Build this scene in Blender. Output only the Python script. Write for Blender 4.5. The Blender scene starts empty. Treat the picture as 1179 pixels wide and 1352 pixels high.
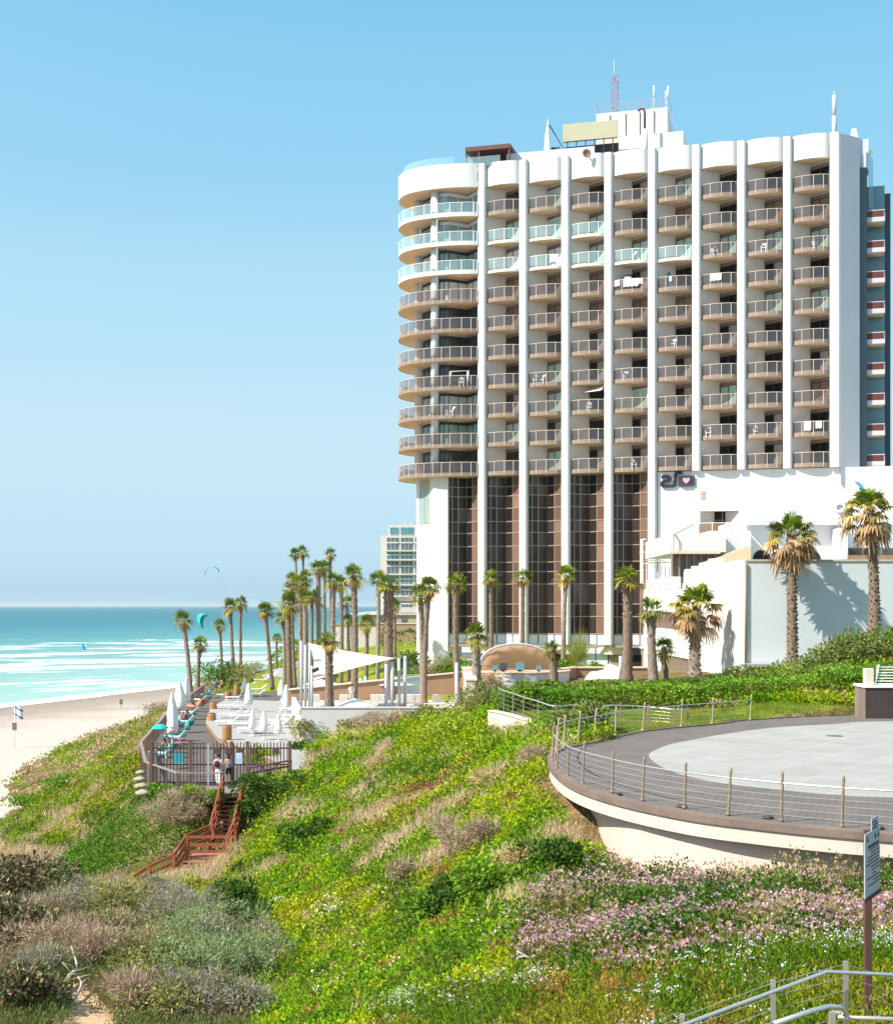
import bpy, math, random
import numpy as np
from mathutils import Vector, Matrix

random.seed(7)
rng = np.random.default_rng(11)
R = math.radians
scene = bpy.context.scene
col = scene.collection

# ------------------------------------------------------------------ frame of reference
# camera 5 m above the round terrace (z = 0); +Y looks along the coast, sea on -X side
F, U0, HZ, CZ = 1800.0, 589.5, 800.0, 5.0

def P(u, v, Z):
    """point seen at photo pixel (u, v) that lies Z metres ahead"""
    return Vector(((u - U0) * Z / F, Z, CZ - (v - HZ) * Z / F))

def G(u, v, z):
    """point of the level z seen at photo pixel (u, v)"""
    Z = F * (CZ - z) / (v - HZ)
    return Vector(((u - U0) * Z / F, Z, z))

# ------------------------------------------------------------------ materials
MATS = {}

def new_mat(name):
    m = bpy.data.materials.new(name)
    m.use_nodes = True
    nt = m.node_tree
    b = nt.nodes['Principled BSDF']
    MATS[name] = m
    return m, nt, b

def link(nt, a, b):
    nt.links.new(a, b)

def mat(name, color, rough=0.7, var=0.0, scale=3.0, color2=None, bump=0.0, bscale=20.0, metal=0.0, spec=0.35, detail=6.0, stretch=None):
    """principled surface whose own colour varies through a noise"""
    m, nt, b = new_mat(name)
    b.inputs['Roughness'].default_value = rough
    b.inputs['Metallic'].default_value = metal
    b.inputs['Specular IOR Level'].default_value = spec
    c = (*color, 1.0)
    tc = nt.nodes.new('ShaderNodeTexCoord')
    src = tc.outputs['Object']
    if stretch:
        mp = nt.nodes.new('ShaderNodeMapping')
        mp.inputs['Scale'].default_value = stretch
        link(nt, src, mp.inputs['Vector'])
        src = mp.outputs['Vector']
    if var > 0 or color2:
        n = nt.nodes.new('ShaderNodeTexNoise')
        n.inputs['Scale'].default_value = scale
        n.inputs['Detail'].default_value = detail
        n.inputs['Roughness'].default_value = 0.65
        link(nt, src, n.inputs['Vector'])
        r = nt.nodes.new('ShaderNodeValToRGB')
        r.color_ramp.elements[0].position = 0.32
        r.color_ramp.elements[1].position = 0.68
        c2 = color2 or tuple(max(0, x * (1 - var)) for x in color)
        r.color_ramp.elements[0].color = (*c2, 1)
        r.color_ramp.elements[1].color = c
        link(nt, n.outputs['Fac'], r.inputs['Fac'])
        link(nt, r.outputs['Color'], b.inputs['Base Color'])
    else:
        b.inputs['Base Color'].default_value = c
    if bump > 0:
        n2 = nt.nodes.new('ShaderNodeTexNoise')
        n2.inputs['Scale'].default_value = bscale
        n2.inputs['Detail'].default_value = 5
        link(nt, src, n2.inputs['Vector'])
        bp = nt.nodes.new('ShaderNodeBump')
        bp.inputs['Strength'].default_value = bump
        bp.inputs['Distance'].default_value = 0.05
        link(nt, n2.outputs['Fac'], bp.inputs['Height'])
        link(nt, bp.outputs['Normal'], b.inputs['Normal'])
    return m

def leaf_mat(name, trans=0.35, rough=0.6, spec=0.2):
    """leaf whose colour is stored per leaf in the attribute leaf_colour"""
    m, nt, b = new_mat(name)
    at = nt.nodes.new('ShaderNodeAttribute')
    at.attribute_name = 'leaf_colour'
    link(nt, at.outputs['Color'], b.inputs['Base Color'])
    b.inputs['Roughness'].default_value = rough
    b.inputs['Specular IOR Level'].default_value = spec
    t = nt.nodes.new('ShaderNodeBsdfTranslucent')
    link(nt, at.outputs['Color'], t.inputs['Color'])
    mx = nt.nodes.new('ShaderNodeMixShader')
    mx.inputs['Fac'].default_value = trans
    link(nt, b.outputs['BSDF'], mx.inputs[1])
    link(nt, t.outputs['BSDF'], mx.inputs[2])
    link(nt, mx.outputs['Shader'], nt.nodes['Material Output'].inputs['Surface'])
    return m

def attr_mat(name, rough=0.5, spec=0.4):
    m, nt, b = new_mat(name)
    at = nt.nodes.new('ShaderNodeAttribute')
    at.attribute_name = 'leaf_colour'
    link(nt, at.outputs['Color'], b.inputs['Base Color'])
    b.inputs['Roughness'].default_value = rough
    b.inputs['Specular IOR Level'].default_value = spec
    return m

def fabric_mat(name, color, t=.4):
    """thin cloth that lets some daylight through"""
    m, nt, b = new_mat(name)
    b.inputs['Base Color'].default_value = (*color, 1); b.inputs['Roughness'].default_value = .9; b.inputs['Specular IOR Level'].default_value = .1
    tr = nt.nodes.new('ShaderNodeBsdfTranslucent'); tr.inputs['Color'].default_value = (*color, 1)
    mx = nt.nodes.new('ShaderNodeMixShader'); mx.inputs['Fac'].default_value = t
    link(nt, b.outputs['BSDF'], mx.inputs[1]); link(nt, tr.outputs[0], mx.inputs[2])
    link(nt, mx.outputs[0], nt.nodes['Material Output'].inputs['Surface'])
    return m

def glass_mat(name, tint, dust, clear=0.55, dusty=0.3, ior=1.5):
    """thin glazing: see-through tint, a dusty body and a mirror sheen"""
    m, nt, b = new_mat(name)
    nt.nodes.remove(b)
    tr = nt.nodes.new('ShaderNodeBsdfTransparent'); tr.inputs['Color'].default_value = (*tint, 1)
    df = nt.nodes.new('ShaderNodeBsdfDiffuse'); df.inputs['Color'].default_value = (*dust, 1)
    gl = nt.nodes.new('ShaderNodeBsdfGlossy'); gl.inputs['Roughness'].default_value = 0.06
    gl.inputs['Color'].default_value = (0.9, 0.95, 1, 1)
    m1 = nt.nodes.new('ShaderNodeMixShader'); m1.inputs['Fac'].default_value = dusty
    link(nt, tr.outputs[0], m1.inputs[1]); link(nt, df.outputs[0], m1.inputs[2])
    lw = nt.nodes.new('ShaderNodeFresnel'); lw.inputs['IOR'].default_value = ior
    m2 = nt.nodes.new('ShaderNodeMixShader')
    link(nt, lw.outputs['Fac'], m2.inputs['Fac'])
    link(nt, m1.outputs[0], m2.inputs[1]); link(nt, gl.outputs[0], m2.inputs[2])
    link(nt, m2.outputs[0], nt.nodes['Material Output'].inputs['Surface'])
    return m

# ------------------------------------------------------------------ mesh builder
class MB:
    def __init__(s):
        s.v = []; s.f = []; s.m = []; s.c = []
        s.sm = []
    def add(s, vs, fs, mi=0, c=None, smooth=False):
        o = len(s.v)
        s.v.extend([tuple(x) for x in vs])
        for f in fs:
            s.f.append([i + o for i in f]); s.m.append(mi); s.c.append(c); s.sm.append(smooth)
        return s
    def box(s, c, d, mi=0, rz=0.0, col=None, rx=0.0, ry=0.0):
        hx, hy, hz = d[0] / 2, d[1] / 2, d[2] / 2
        vs = [Vector((x, y, z)) for x in (-hx, hx) for y in (-hy, hy) for z in (-hz, hz)]
        if rz or rx or ry:
            M = Matrix.Rotation(rz, 3, 'Z') @ Matrix.Rotation(ry, 3, 'Y') @ Matrix.Rotation(rx, 3, 'X')
            vs = [M @ v for v in vs]
        vs = [v + Vector(c) for v in vs]
        return s.add(vs, [(0, 1, 3, 2), (4, 6, 7, 5), (0, 4, 5, 1), (2, 3, 7, 6), (0, 2, 6, 4), (1, 5, 7, 3)], mi, col)
    def bx(s, x0, x1, y0, y1, z0, z1, mi=0, col=None):
        return s.box(((x0 + x1) / 2, (y0 + y1) / 2, (z0 + z1) / 2), (x1 - x0, y1 - y0, z1 - z0), mi, 0, col)
    def bar(s, a, b, w, h=None, mi=0, col=None, up=(0, 0, 1)):
        """box beam from a to b"""
        a, b = Vector(a), Vector(b); h = h or w
        d = (b - a)
        if d.length < 1e-6: return s
        d.normalize(); up = Vector(up)
        if abs(d.dot(up)) > 0.99: up = Vector((1, 0, 0))
        x = d.cross(up).normalized() * (w / 2); y = x.cross(d).normalized() * (h / 2)
        vs = [a - x - y, a + x - y, a + x + y, a - x + y, b - x - y, b + x - y, b + x + y, b - x + y]
        return s.add(vs, [(3, 2, 1, 0), (4, 5, 6, 7), (0, 1, 5, 4), (1, 2, 6, 5), (2, 3, 7, 6), (3, 0, 4, 7)], mi, col)
    def quad(s, a, b, c, d, mi=0, col=None):
        return s.add([a, b, c, d], [(0, 1, 2, 3)], mi, col)
    def prism(s, poly, z0, z1, mi=0, mi_side=None, col=None):
        n = len(poly)
        vs = [(p[0], p[1], z0) for p in poly] + [(p[0], p[1], z1) for p in poly]
        ms = mi if mi_side is None else mi_side
        s.add(vs, [list(range(n))[::-1], [i + n for i in range(n)]], mi, col)
        o = len(s.v) - 2 * n
        for i in range(n):
            j = (i + 1) % n
            s.f.append([o + i, o + j, o + j + n, o + i + n]); s.m.append(ms); s.c.append(col); s.sm.append(False)
        return s
    def ribbon(s, line, z0, z1, t, mi=0, col=None, smooth=False):
        """upright band of thickness t along a plan polyline"""
        n = len(line); L = [Vector((p[0], p[1])) for p in line]; off = []
        for i in range(n):
            d = (L[min(i + 1, n - 1)] - L[max(i - 1, 0)]).normalized()
            off.append(L[i] + Vector((-d.y, d.x)) * t)
        vs = []
        for i in range(n):
            vs += [(L[i].x, L[i].y, z0), (L[i].x, L[i].y, z1), (off[i].x, off[i].y, z1), (off[i].x, off[i].y, z0)]
        fs = []
        for i in range(n - 1):
            a, b = 4 * i, 4 * i + 4
            for k in range(4):
                fs.append((a + k, b + k, b + (k + 1) % 4, a + (k + 1) % 4))
        if smooth:      # every side a strip of its own, so that only the curve is shaded smooth
            for k in range(4):
                sv = []
                for i in range(n): sv += [vs[4 * i + k], vs[4 * i + (k + 1) % 4]]
                s.add(sv, [(2 * i, 2 * i + 2, 2 * i + 3, 2 * i + 1) for i in range(n - 1)], mi, col, True)
            return s.add([vs[0], vs[1], vs[2], vs[3]] + vs[-4:], [(0, 1, 2, 3), (7, 6, 5, 4)], mi, col)
        fs += [(0, 1, 2, 3), (4 * n - 1, 4 * n - 2, 4 * n - 3, 4 * n - 4)]
        return s.add(vs, fs, mi, col, smooth)
    def tube(s, pts, r, n=6, mi=0, col=None, smooth=True, cap=True):
        pts = [Vector(p) for p in pts]; k = len(pts)
        rs = r if isinstance(r, (list, tuple)) else [r] * k
        vs = []; px = None
        for i in range(k):
            d = (pts[min(i + 1, k - 1)] - pts[max(i - 1, 0)])
            d = d.normalized() if d.length > 1e-9 else Vector((0, 0, 1))
            if px is None:
                a = Vector((0, 0, 1)) if abs(d.z) < 0.9 else Vector((1, 0, 0))
                px = d.cross(a).normalized()
            else:
                px = (px - d * px.dot(d))
                px = px.normalized() if px.length > 1e-6 else d.orthogonal().normalized()
            py = d.cross(px)
            for j in range(n):
                a = 2 * math.pi * j / n
                vs.append(pts[i] + (px * math.cos(a) + py * math.sin(a)) * rs[i])
        fs = []
        for i in range(k - 1):
            for j in range(n):
                j2 = (j + 1) % n
                fs.append((i * n + j, i * n + j2, (i + 1) * n + j2, (i + 1) * n + j))
        s.add(vs, fs, mi, col, smooth)
        if cap:
            o = len(s.v) - k * n
            s.f.append([o + j for j in range(n)][::-1]); s.m.append(mi); s.c.append(col); s.sm.append(False)
            s.f.append([o + (k - 1) * n + j for j in range(n)]); s.m.append(mi); s.c.append(col); s.sm.append(False)
        return s
    def lathe(s, prof, n=12, c=(0, 0, 0), mi=0, col=None, smooth=True, jit=None):
        vs = []
        for i, (r, z) in enumerate(prof):
            for j in range(n):
                a = 2 * math.pi * j / n
                rr = r * (jit(i, j) if jit else 1)
                vs.append((c[0] + rr * math.cos(a), c[1] + rr * math.sin(a), c[2] + z))
        fs = []
        for i in range(len(prof) - 1):
            for j in range(n):
                j2 = (j + 1) % n
                fs.append((i * n + j, i * n + j2, (i + 1) * n + j2, (i + 1) * n + j))
        fs.append(list(range(n))[::-1]); fs.append([(len(prof) - 1) * n + j for j in range(n)])
        return s.add(vs, fs, mi, col, smooth)
    def ball(s, c, r, mi=0, n=10, m=7, col=None):
        r = r if isinstance(r, (list, tuple)) else (r, r, r)
        vs = [(c[0], c[1], c[2] - r[2])]
        for i in range(1, m):
            t = math.pi * i / m
            for j in range(n):
                a = 2 * math.pi * j / n
                vs.append((c[0] + r[0] * math.sin(t) * math.cos(a), c[1] + r[1] * math.sin(t) * math.sin(a), c[2] - r[2] * math.cos(t)))
        vs.append((c[0], c[1], c[2] + r[2]))
        fs = [(0, 1 + (j + 1) % n, 1 + j) for j in range(n)]
        for i in range(m - 2):
            for j in range(n):
                a, b = 1 + i * n + j, 1 + i * n + (j + 1) % n
                fs.append((a, b, b + n, a + n))
        e = len(vs) - 1; o = 1 + (m - 2) * n
        fs += [(o + j, o + (j + 1) % n, e) for j in range(n)]
        return s.add(vs, fs, mi, col, True)
    def mesh(s, name, mats):
        me = bpy.data.meshes.new(name)
        me.from_pydata(s.v, [], s.f)
        for m in (mats if isinstance(mats, (list, tuple)) else [mats]):
            me.materials.append(m)
        me.polygons.foreach_set('material_index', s.m)
        me.polygons.foreach_set('use_smooth', s.sm)
        if any(c is not None for c in s.c):
            at = me.attributes.new('leaf_colour', 'FLOAT_COLOR', 'CORNER')
            buf = []
            for f, c in zip(s.f, s.c):
                c = c or (0.5, 0.5, 0.5)
                buf.extend((c[0], c[1], c[2], 1.0) * len(f))
            at.data.foreach_set('color', buf)
        me.update()
        return me
    def build(s, name, mats, parent=None, loc=None):
        return put(name, s.mesh(name, mats), parent, loc)

def put(name, me, parent=None, loc=None, rz=0.0, scale=None):
    o = bpy.data.objects.new(name, me)
    col.objects.link(o)
    if parent is not None: o.parent = parent
    if loc is not None: o.location = loc
    if rz: o.rotation_euler = (0, 0, rz)
    if scale is not None: o.scale = scale
    return o

def tag(o, label=None, cat=None, group=None, kind=None):
    if label: o['label'] = label
    if cat: o['category'] = cat
    if group: o['group'] = group
    if kind: o['kind'] = kind
    return o

def thing(name, label, cat, loc=(0, 0, 0), rz=0.0, group=None):
    o = put(name, None, None, loc, rz)
    o.empty_display_size = 0.2
    return tag(o, label, cat, group, 'thing')

def dup(root, loc, rz=0.0, label=None, scale=None):
    """copy of a thing with its parts and their sub-parts"""
    r = root.copy(); col.objects.link(r); r.location = loc; r.rotation_euler = (0, 0, rz)
    if label: r['label'] = label
    if scale is not None: r.scale = scale
    for ch in list(root.children):
        c = ch.copy(); col.objects.link(c); c.parent = r
        for g in list(ch.children):
            d = g.copy(); col.objects.link(d); d.parent = c
    return r

# big foliage meshes straight from arrays ---------------------------------------------------
def leaf_mesh(name, V, C, m):
    """V: n x 4 x 3 leaf corners, C: n x 3 leaf colours"""
    n = len(V)
    me = bpy.data.meshes.new(name)
    me.vertices.add(n * 4); me.loops.add(n * 4); me.polygons.add(n)
    me.vertices.foreach_set('co', np.ascontiguousarray(V, dtype=np.float32).ravel())
    me.loops.foreach_set('vertex_index', np.arange(n * 4, dtype=np.int32))
    me.polygons.foreach_set('loop_start', np.arange(n, dtype=np.int32) * 4)
    me.materials.append(m)
    at = me.attributes.new('leaf_colour', 'FLOAT_COLOR', 'FACE')
    cc = np.ones((n, 4), dtype=np.float32); cc[:, :3] = np.clip(C, 0, 1)
    at.data.foreach_set('color', cc.ravel())
    me.update(calc_edges=True)
    return me

def leaves(pos, size, aspect=0.5, up=0.5, colr=(0.1, 0.2, 0.03), var=0.3, dirs=None):
    """a rhombic leaf at every position; up: how far the leaf tips rise"""
    n = len(pos)
    size = np.broadcast_to(np.asarray(size, dtype=float), (n,))
    a = rng.uniform(0, 2 * np.pi, n)
    if dirs is None:
        el = rng.normal(up, 0.45, n)
        d = np.stack([np.cos(a) * np.cos(el), np.sin(a) * np.cos(el), np.sin(el)], 1)
    else:
        d = dirs + rng.normal(0, 0.25, (n, 3))
        d /= np.linalg.norm(d, axis=1, keepdims=True) + 1e-9
    q = rng.normal(0, 1, (n, 3))
    s = np.cross(d, q); s /= np.linalg.norm(s, axis=1, keepdims=True) + 1e-9
    L = size[:, None]
    V = np.empty((n, 4, 3))
    V[:, 0] = pos
    V[:, 1] = pos + d * L * 0.55 + s * L * aspect * 0.5
    V[:, 2] = pos + d * L
    V[:, 3] = pos + d * L * 0.55 - s * L * aspect * 0.5
    colr = np.asarray(colr, dtype=float)
    C = np.broadcast_to(colr, (n, 3)) * (1 + rng.uniform(-var, var, (n, 1)))
    C = C * (1 + rng.uniform(-0.12, 0.12, (n, 3)))
    return V, C

# value noise ------------------------------------------------------------------------------
_perm = rng.uniform(0, 1, (256, 256))
def vnoise(x, y):
    xi = np.floor(x).astype(int); yi = np.floor(y).astype(int)
    fx = x - xi; fy = y - yi
    fx = fx * fx * (3 - 2 * fx); fy = fy * fy * (3 - 2 * fy)
    a = _perm[xi % 256, yi % 256]; b = _perm[(xi + 1) % 256, yi % 256]
    c = _perm[xi % 256, (yi + 1) % 256]; d = _perm[(xi + 1) % 256, (yi + 1) % 256]
    return (a * (1 - fx) + b * fx) * (1 - fy) + (c * (1 - fx) + d * fx) * fy
def fbm(x, y, o=4):
    s = 0; a = 0.5
    for i in range(o):
        s = s + a * vnoise(x * 2 ** i + 17.3 * i, y * 2 ** i + 5.1 * i); a *= 0.5
    return s / (1 - 0.5 ** o)

def inside(x, y, poly):
    """which points lie in a polygon (arrays)"""
    r = np.zeros(np.shape(x), bool); n = len(poly)
    for i in range(n):
        x1, y1 = poly[i][0], poly[i][1]; x2, y2 = poly[(i + 1) % n][0], poly[(i + 1) % n][1]
        c = (y1 > y) != (y2 > y)
        r ^= c & (x < (x2 - x1) * (y - y1) / ((y2 - y1) if y2 != y1 else 1e-9) + x1)
    return r

def catmull(pts, n=6, closed=False):
    pts = [Vector(p) for p in pts]; out = []; k = len(pts)
    rg = range(k if closed else k - 1)
    for i in rg:
        if closed:
            p0, p1, p2, p3 = pts[(i - 1) % k], pts[i], pts[(i + 1) % k], pts[(i + 2) % k]
        else:
            p0, p1, p2, p3 = pts[max(i - 1, 0)], pts[i], pts[i + 1], pts[min(i + 2, k - 1)]
        for j in range(n):
            t = j / n
            out.append(0.5 * ((2 * p1) + (p2 - p0) * t + (2 * p0 - 5 * p1 + 4 * p2 - p3) * t * t + (3 * p1 - p0 - 3 * p2 + p3) * t ** 3))
    if not closed: out.append(pts[-1])
    return out
# ------------------------------------------------------------------ terrain heights
CTRL_PX = [  # photo pixel and distance of points on the bare ground
 # around the round terrace
 (753,1095,38),(800,1150,36.2),(727,1030,43.9),(715,990,49),(700,1020,45),
 (650,1000,55),(600,1000,62),(500,1010,70),(450,1030,70),(400,1060,68),(330,1100,66.5),(350,1150,58),(300,1150,62),(200,1163,65.5),
 (700,1100,38),(650,1100,42),(600,1100,47),(500,1100,55),(420,1120,57),
 (700,1200,31),(600,1200,36),(500,1200,42),(400,1200,48),(330,1215,50),
 (700,1340,22),(600,1340,25),(500,1340,30),(400,1340,35),(330,1340,38),
 (1150,1345,18.5),(1400,1345,18.5),(900,1340,19.5),(800,1340,20.5),(1179,1250,23),(1000,1250,24),(850,1250,26),(750,1250,27.5),
 (1179,1196,27),(1000,1206,28.5),(850,1200,31),(1179,1206,27.6),
 # near spur at lower left
 (250,1200,49),(330,1262,45),(200,1252,42),(100,1285,40),(0,1260,44),(0,1160,60),(0,1360,34),(150,1365,35),(-150,1300,42),
 (150,1160,68),(100,1135,75),(0,1125,80),(-120,1140,84),
 # cliff below the deck
 (180,1046,77),(237,1055,71),(203,1050,74.3),(165,1040,81),(100,1060,95),(50,1082,106),(178,998,88),(150,1000,110),(100,1020,130),(170,970,160),(205,955,118),(215,935,140),
 (210,925,230),(60,1003,176),(10,1032,154),(150,966,215),(-60,1075,128),
 # crest in front of the pool terrace
 (600,952,84),(500,966,84),(400,986,82),(385,1002,79),(345,1040,74.5),(620,945,72),(645,976,63),(700,987,52),
 # plateau
 (660,940,64),(730,960,56),(850,968,55.5),(990,953,60.5),(1140,945,62.5),(1000,924,66),(900,936,66),(760,941,66),
 (1179,878,73),(1100,903,69.5),(1179,930,64.5),(1179,852,88),(1000,905,85),(900,909,85),(1130,884,82),(1300,880,73),
]
CTRL_XYZ = [(-10,84,-5.4),(-16,90,-5.4),(-18,120,-5.4),(-22,140,-5.2),(-12,120,-5.1),(-14,140,-5.1),(-20,160,-5.0),(-24,175,-4.6),(-28,165,-6.2),
 (-26.5,190,-4.0),(-20,190,-3.5),(-10,160,-3.2),(-4,130,-1.6),(-12,117,-2.6),(2,118,-0.8),(-27,230,-2.9),(-31,300,-2.2),(-15,200,-1.9),(-8,160,-1.7),
 (-6,190,-.8),(0,150,-1.3),(20,140,-1.3),(10,126,-1.1),(19,122,-.9),(45,130,-.2),(40,100,0.2),(60,70,2.4),(0,260,-.4),(60,200,-.2),(-38,300,-9),(-35,240,-9),(-45,300,-15.5),(-42,240,-15.5),(-33,200,-9.5),
 (-36,400,-2),(-55,400,-15.5),(0,400,0),(80,400,0),(-8,100,-3.3),(0,100,-3.0),(5,108,-1.0),(10,98,-.4),(8,80,-.1),(20,75,0.1),
 (-42,129,-16.2),(-46,118,-15.7),(-40.5,124,-15.2),(-75,128,-17),(-80,180,-17.5),(-60,100,-15.5),(-110,120,-18),(-80,240,-17.5),(-40,70,-9.4),(-60,60,-11),(-30,20,-6),(-12,12,-4),(0,8,-2.4),(9,8,-.6),(20,8,-.2),(40,30,.3),(14,40,-.4),(20,52,-.3)]
_c = [tuple(P(*p)) for p in CTRL_PX] + CTRL_XYZ
_c = np.array(_c)
def _warp(x, y):
    # measure distances in units that grow with range, so that far points are not crowded by near ones
    y = np.maximum(y, 4.0)
    return np.stack([x / (y + 25.0) * 3.0, np.log(y + 25.0) * 1.6], -1)
_w = _warp(_c[:, 0], _c[:, 1]); _n = len(_c)
_K = np.linalg.norm(_w[:, None] - _w[None], axis=-1)
_A = np.zeros((_n + 3, _n + 3)); _A[:_n, :_n] = _K - np.eye(_n) * 0.012
_A[:_n, _n] = 1; _A[:_n, _n + 1:] = _w; _A[_n, :_n] = 1; _A[_n + 1:, :_n] = _w.T
_sol = np.linalg.solve(_A, np.concatenate([_c[:, 2], np.zeros(3)]))
def th_smooth(x, y):
    x = np.asarray(x, float); y = np.asarray(y, float); sh = x.shape
    q = _warp(x.ravel(), y.ravel()); out = np.empty(len(q))
    for i in range(0, len(q), 20000):
        b = q[i:i + 20000]
        out[i:i + 20000] = np.linalg.norm(b[:, None] - _w[None], axis=-1) @ _sol[:_n] + _sol[_n] + b @ _sol[_n + 1:]
    return out.reshape(sh)

# outlines in plan ------------------------------------------------------------------------
DECK_RAIL = [(-27, 152), (-24.6, 128), (-22.7, 110.4), (-19.6, 87.5), (-16.9, 76.6), (-14.05, 71.4), (-11.75, 71.4)]
DECK = DECK_RAIL + [(-10.55, 71.4), (-10.4, 73.2), (-8.0, 73.8), (-8.4, 93.0), (-9.9, 93.2), (-12.6, 114), (-13.5, 135), (-17, 160)]
POOL = [(-9.9, 93), (1.6, 93), (2.4, 114.2), (-12.9, 114.2)]
EDGE_PX = [(1300,1112),(1179,1103),(1090,1096),(1000,1087),(900,1074),(800,1052),(745,1030),(723,1006),(733,990),(784,979),(848,965),(940,956),(990,950),(1140,943.5)]
EDGE = [G(u, v, 0.0) for u, v in EDGE_PX] + [Vector((27, 63, 0)), Vector((36, 56, 0)), Vector((38, 42, 0)), Vector((28, 31, 0)), Vector((17, 28.2, 0))]
EDGE_S = catmull(EDGE, 8, True)
EDGE2 = [(p.x, p.y) for p in EDGE_S]
def shrink(poly, d):
    """polygon moved inwards by d"""
    n = len(poly); out = []
    a = sum(poly[i][0] * poly[(i + 1) % n][1] - poly[(i + 1) % n][0] * poly[i][1] for i in range(n))
    s = 1 if a > 0 else -1
    for i in range(n):
        p0, p1 = Vector(poly[i - 1]), Vector(poly[(i + 1) % n])
        t = (p1 - p0).normalized()
        out.append((poly[i][0] - t.y * d * s, poly[i][1] + t.x * d * s))
    return out
_in = lambda p: .24 + .34 * min(1, max(0, (p[0] - 4.2) / 5))
WALL2 = []
for _p, _q in zip(EDGE2, zip(shrink(EDGE2, 1.0), EDGE2)):
    _p, _q = tuple(Vector(_p).lerp(Vector(_q[0]), _in(_p))), tuple(Vector(_p).lerp(Vector(_q[0]), .95))
    _f = min(1, max(0, (_p[1] - 34.8) / 4.5)) if _p[0] < 9 else 0
    WALL2.append((_p[0] + (_q[0] - _p[0]) * _f, _p[1] + (_q[1] - _p[1]) * _f))

def th(x, y, bumps=True):
    x = np.asarray(x, float); y = np.asarray(y, float)
    z = th_smooth(x, y)
    if bumps:
        k = np.clip((y - 5) / 60, 0.15, 1.2)
        z = z + (fbm(x * 0.35, y * 0.35, 4) - 0.5) * 0.8 * k * np.where((y > 64) & (x > -6) & (z > -2), 0.25, 1)
    # rough eroded face below the deck
    # the coast runs straight on: beyond the deck the bluff drops to the beach
    far = np.clip((y - 172) / 40, 0, 1)
    lim = -15.8 + 16.2 * np.clip((x + 44) / 15, 0, 1) ** .8 + 30 * (1 - far) + np.maximum(0, x + 26) * .5
    z = np.minimum(z, lim)
    # gully that carries the timber stairs
    for (ax, ay, az), (bx_, by, bz), w in (((-11.1, 71.6, -5.2), (-11.4, 68.0, -7.35), .75), ((-11.4, 68.0, -7.6), (-11.9, 66.3, -7.9), 1.0), ((-12.2, 66.6, -7.75), (-15.2, 65.4, -8.5), .5)):
        t = np.clip(((x - ax) * (bx_ - ax) + (y - ay) * (by - ay)) / ((bx_ - ax) ** 2 + (by - ay) ** 2), 0, 1)
        d = np.hypot(x - ax - (bx_ - ax) * t, y - ay - (by - ay) * t)
        z = np.minimum(z, az + (bz - az) * t - .12 + np.maximum(0, d - w) * 1.1)
    z = np.where(inside(x, y, POOL), np.minimum(z, -3.2), z)
    z = np.where(inside(x, y, DECK), np.minimum(z, -5.2), z)
    z = np.where(inside(x, y, shrink(EDGE2, 0.35)), np.minimum(z, -0.55), z)
    return z

def ground_at(u, v, z0=6.0, z1=330.0):
    """first ground point on the line of sight through a photo pixel"""
    Z = np.geomspace(z0, z1, 900)
    x = (u - U0) * Z / F; z = CZ - (v - HZ) * Z / F
    h = th(x, Z)
    k = np.nonzero(z <= h)[0]
    i = k[0] if len(k) else len(Z) - 1
    return Vector((x[i], Z[i], h[i]))

def on_ground(x, y):
    return float(th(np.array([x]), np.array([y]))[0])

# ------------------------------------------------------------------ ground sheet
soil, nt, b = new_mat('soil')
b.inputs['Roughness'].default_value = 0.95; b.inputs['Specular IOR Level'].default_value = 0.05
tc = nt.nodes.new('ShaderNodeTexCoord')
n1 = nt.nodes.new('ShaderNodeTexNoise'); n1.inputs['Scale'].default_value = 0.55; n1.inputs['Detail'].default_value = 9; n1.inputs['Roughness'].default_value = 0.7
n2 = nt.nodes.new('ShaderNodeTexNoise'); n2.inputs['Scale'].default_value = 9; n2.inputs['Detail'].default_value = 6
link(nt, tc.outputs['Object'], n1.inputs['Vector']); link(nt, tc.outputs['Object'], n2.inputs['Vector'])
r1 = nt.nodes.new('ShaderNodeValToRGB'); e = r1.color_ramp.elements
e[0].position = .38; e[0].color = (.10, .11, .025, 1); e[1].position = .66; e[1].color = (.42, .28, .17, 1)
x = r1.color_ramp.elements.new(.5); x.color = (.16, .125, .05, 1)
mxx = nt.nodes.new('ShaderNodeMixRGB'); mxx.blend_type = 'MULTIPLY'; mxx.inputs['Fac'].default_value = .55
r2 = nt.nodes.new('ShaderNodeValToRGB'); r2.color_ramp.elements[0].color = (.45, .42, .35, 1); r2.color_ramp.elements[0].position = .3; r2.color_ramp.elements[1].position = .7
link(nt, n1.outputs['Fac'], r1.inputs['Fac']); link(nt, n2.outputs['Fac'], r2.inputs['Fac'])
link(nt, r1.outputs['Color'], mxx.inputs['Color1']); link(nt, r2.outputs['Color'], mxx.inputs['Color2'])
link(nt, mxx.outputs['Color'], b.inputs['Base Color'])
bp = nt.nodes.new('ShaderNodeBump'); bp.inputs['Strength'].default_value = .9; bp.inputs['Distance'].default_value = .15
link(nt, n2.outputs['Fac'], bp.inputs['Height']); link(nt, bp.outputs['Normal'], b.inputs['Normal'])

mat('lawn', (.24, .27, .035), .9, 0, .8, (.15, .20, .02), .6, 60, spec=.05)
mat('sand', (.66, .55, .44), .95, 0, .05, (.60, .48, .37), .35, 1.5, spec=.05)
mat('cliff_sand', (.62, .42, .26), .95, 0, .8, (.42, .27, .15), .9, 4, spec=.05)

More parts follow.
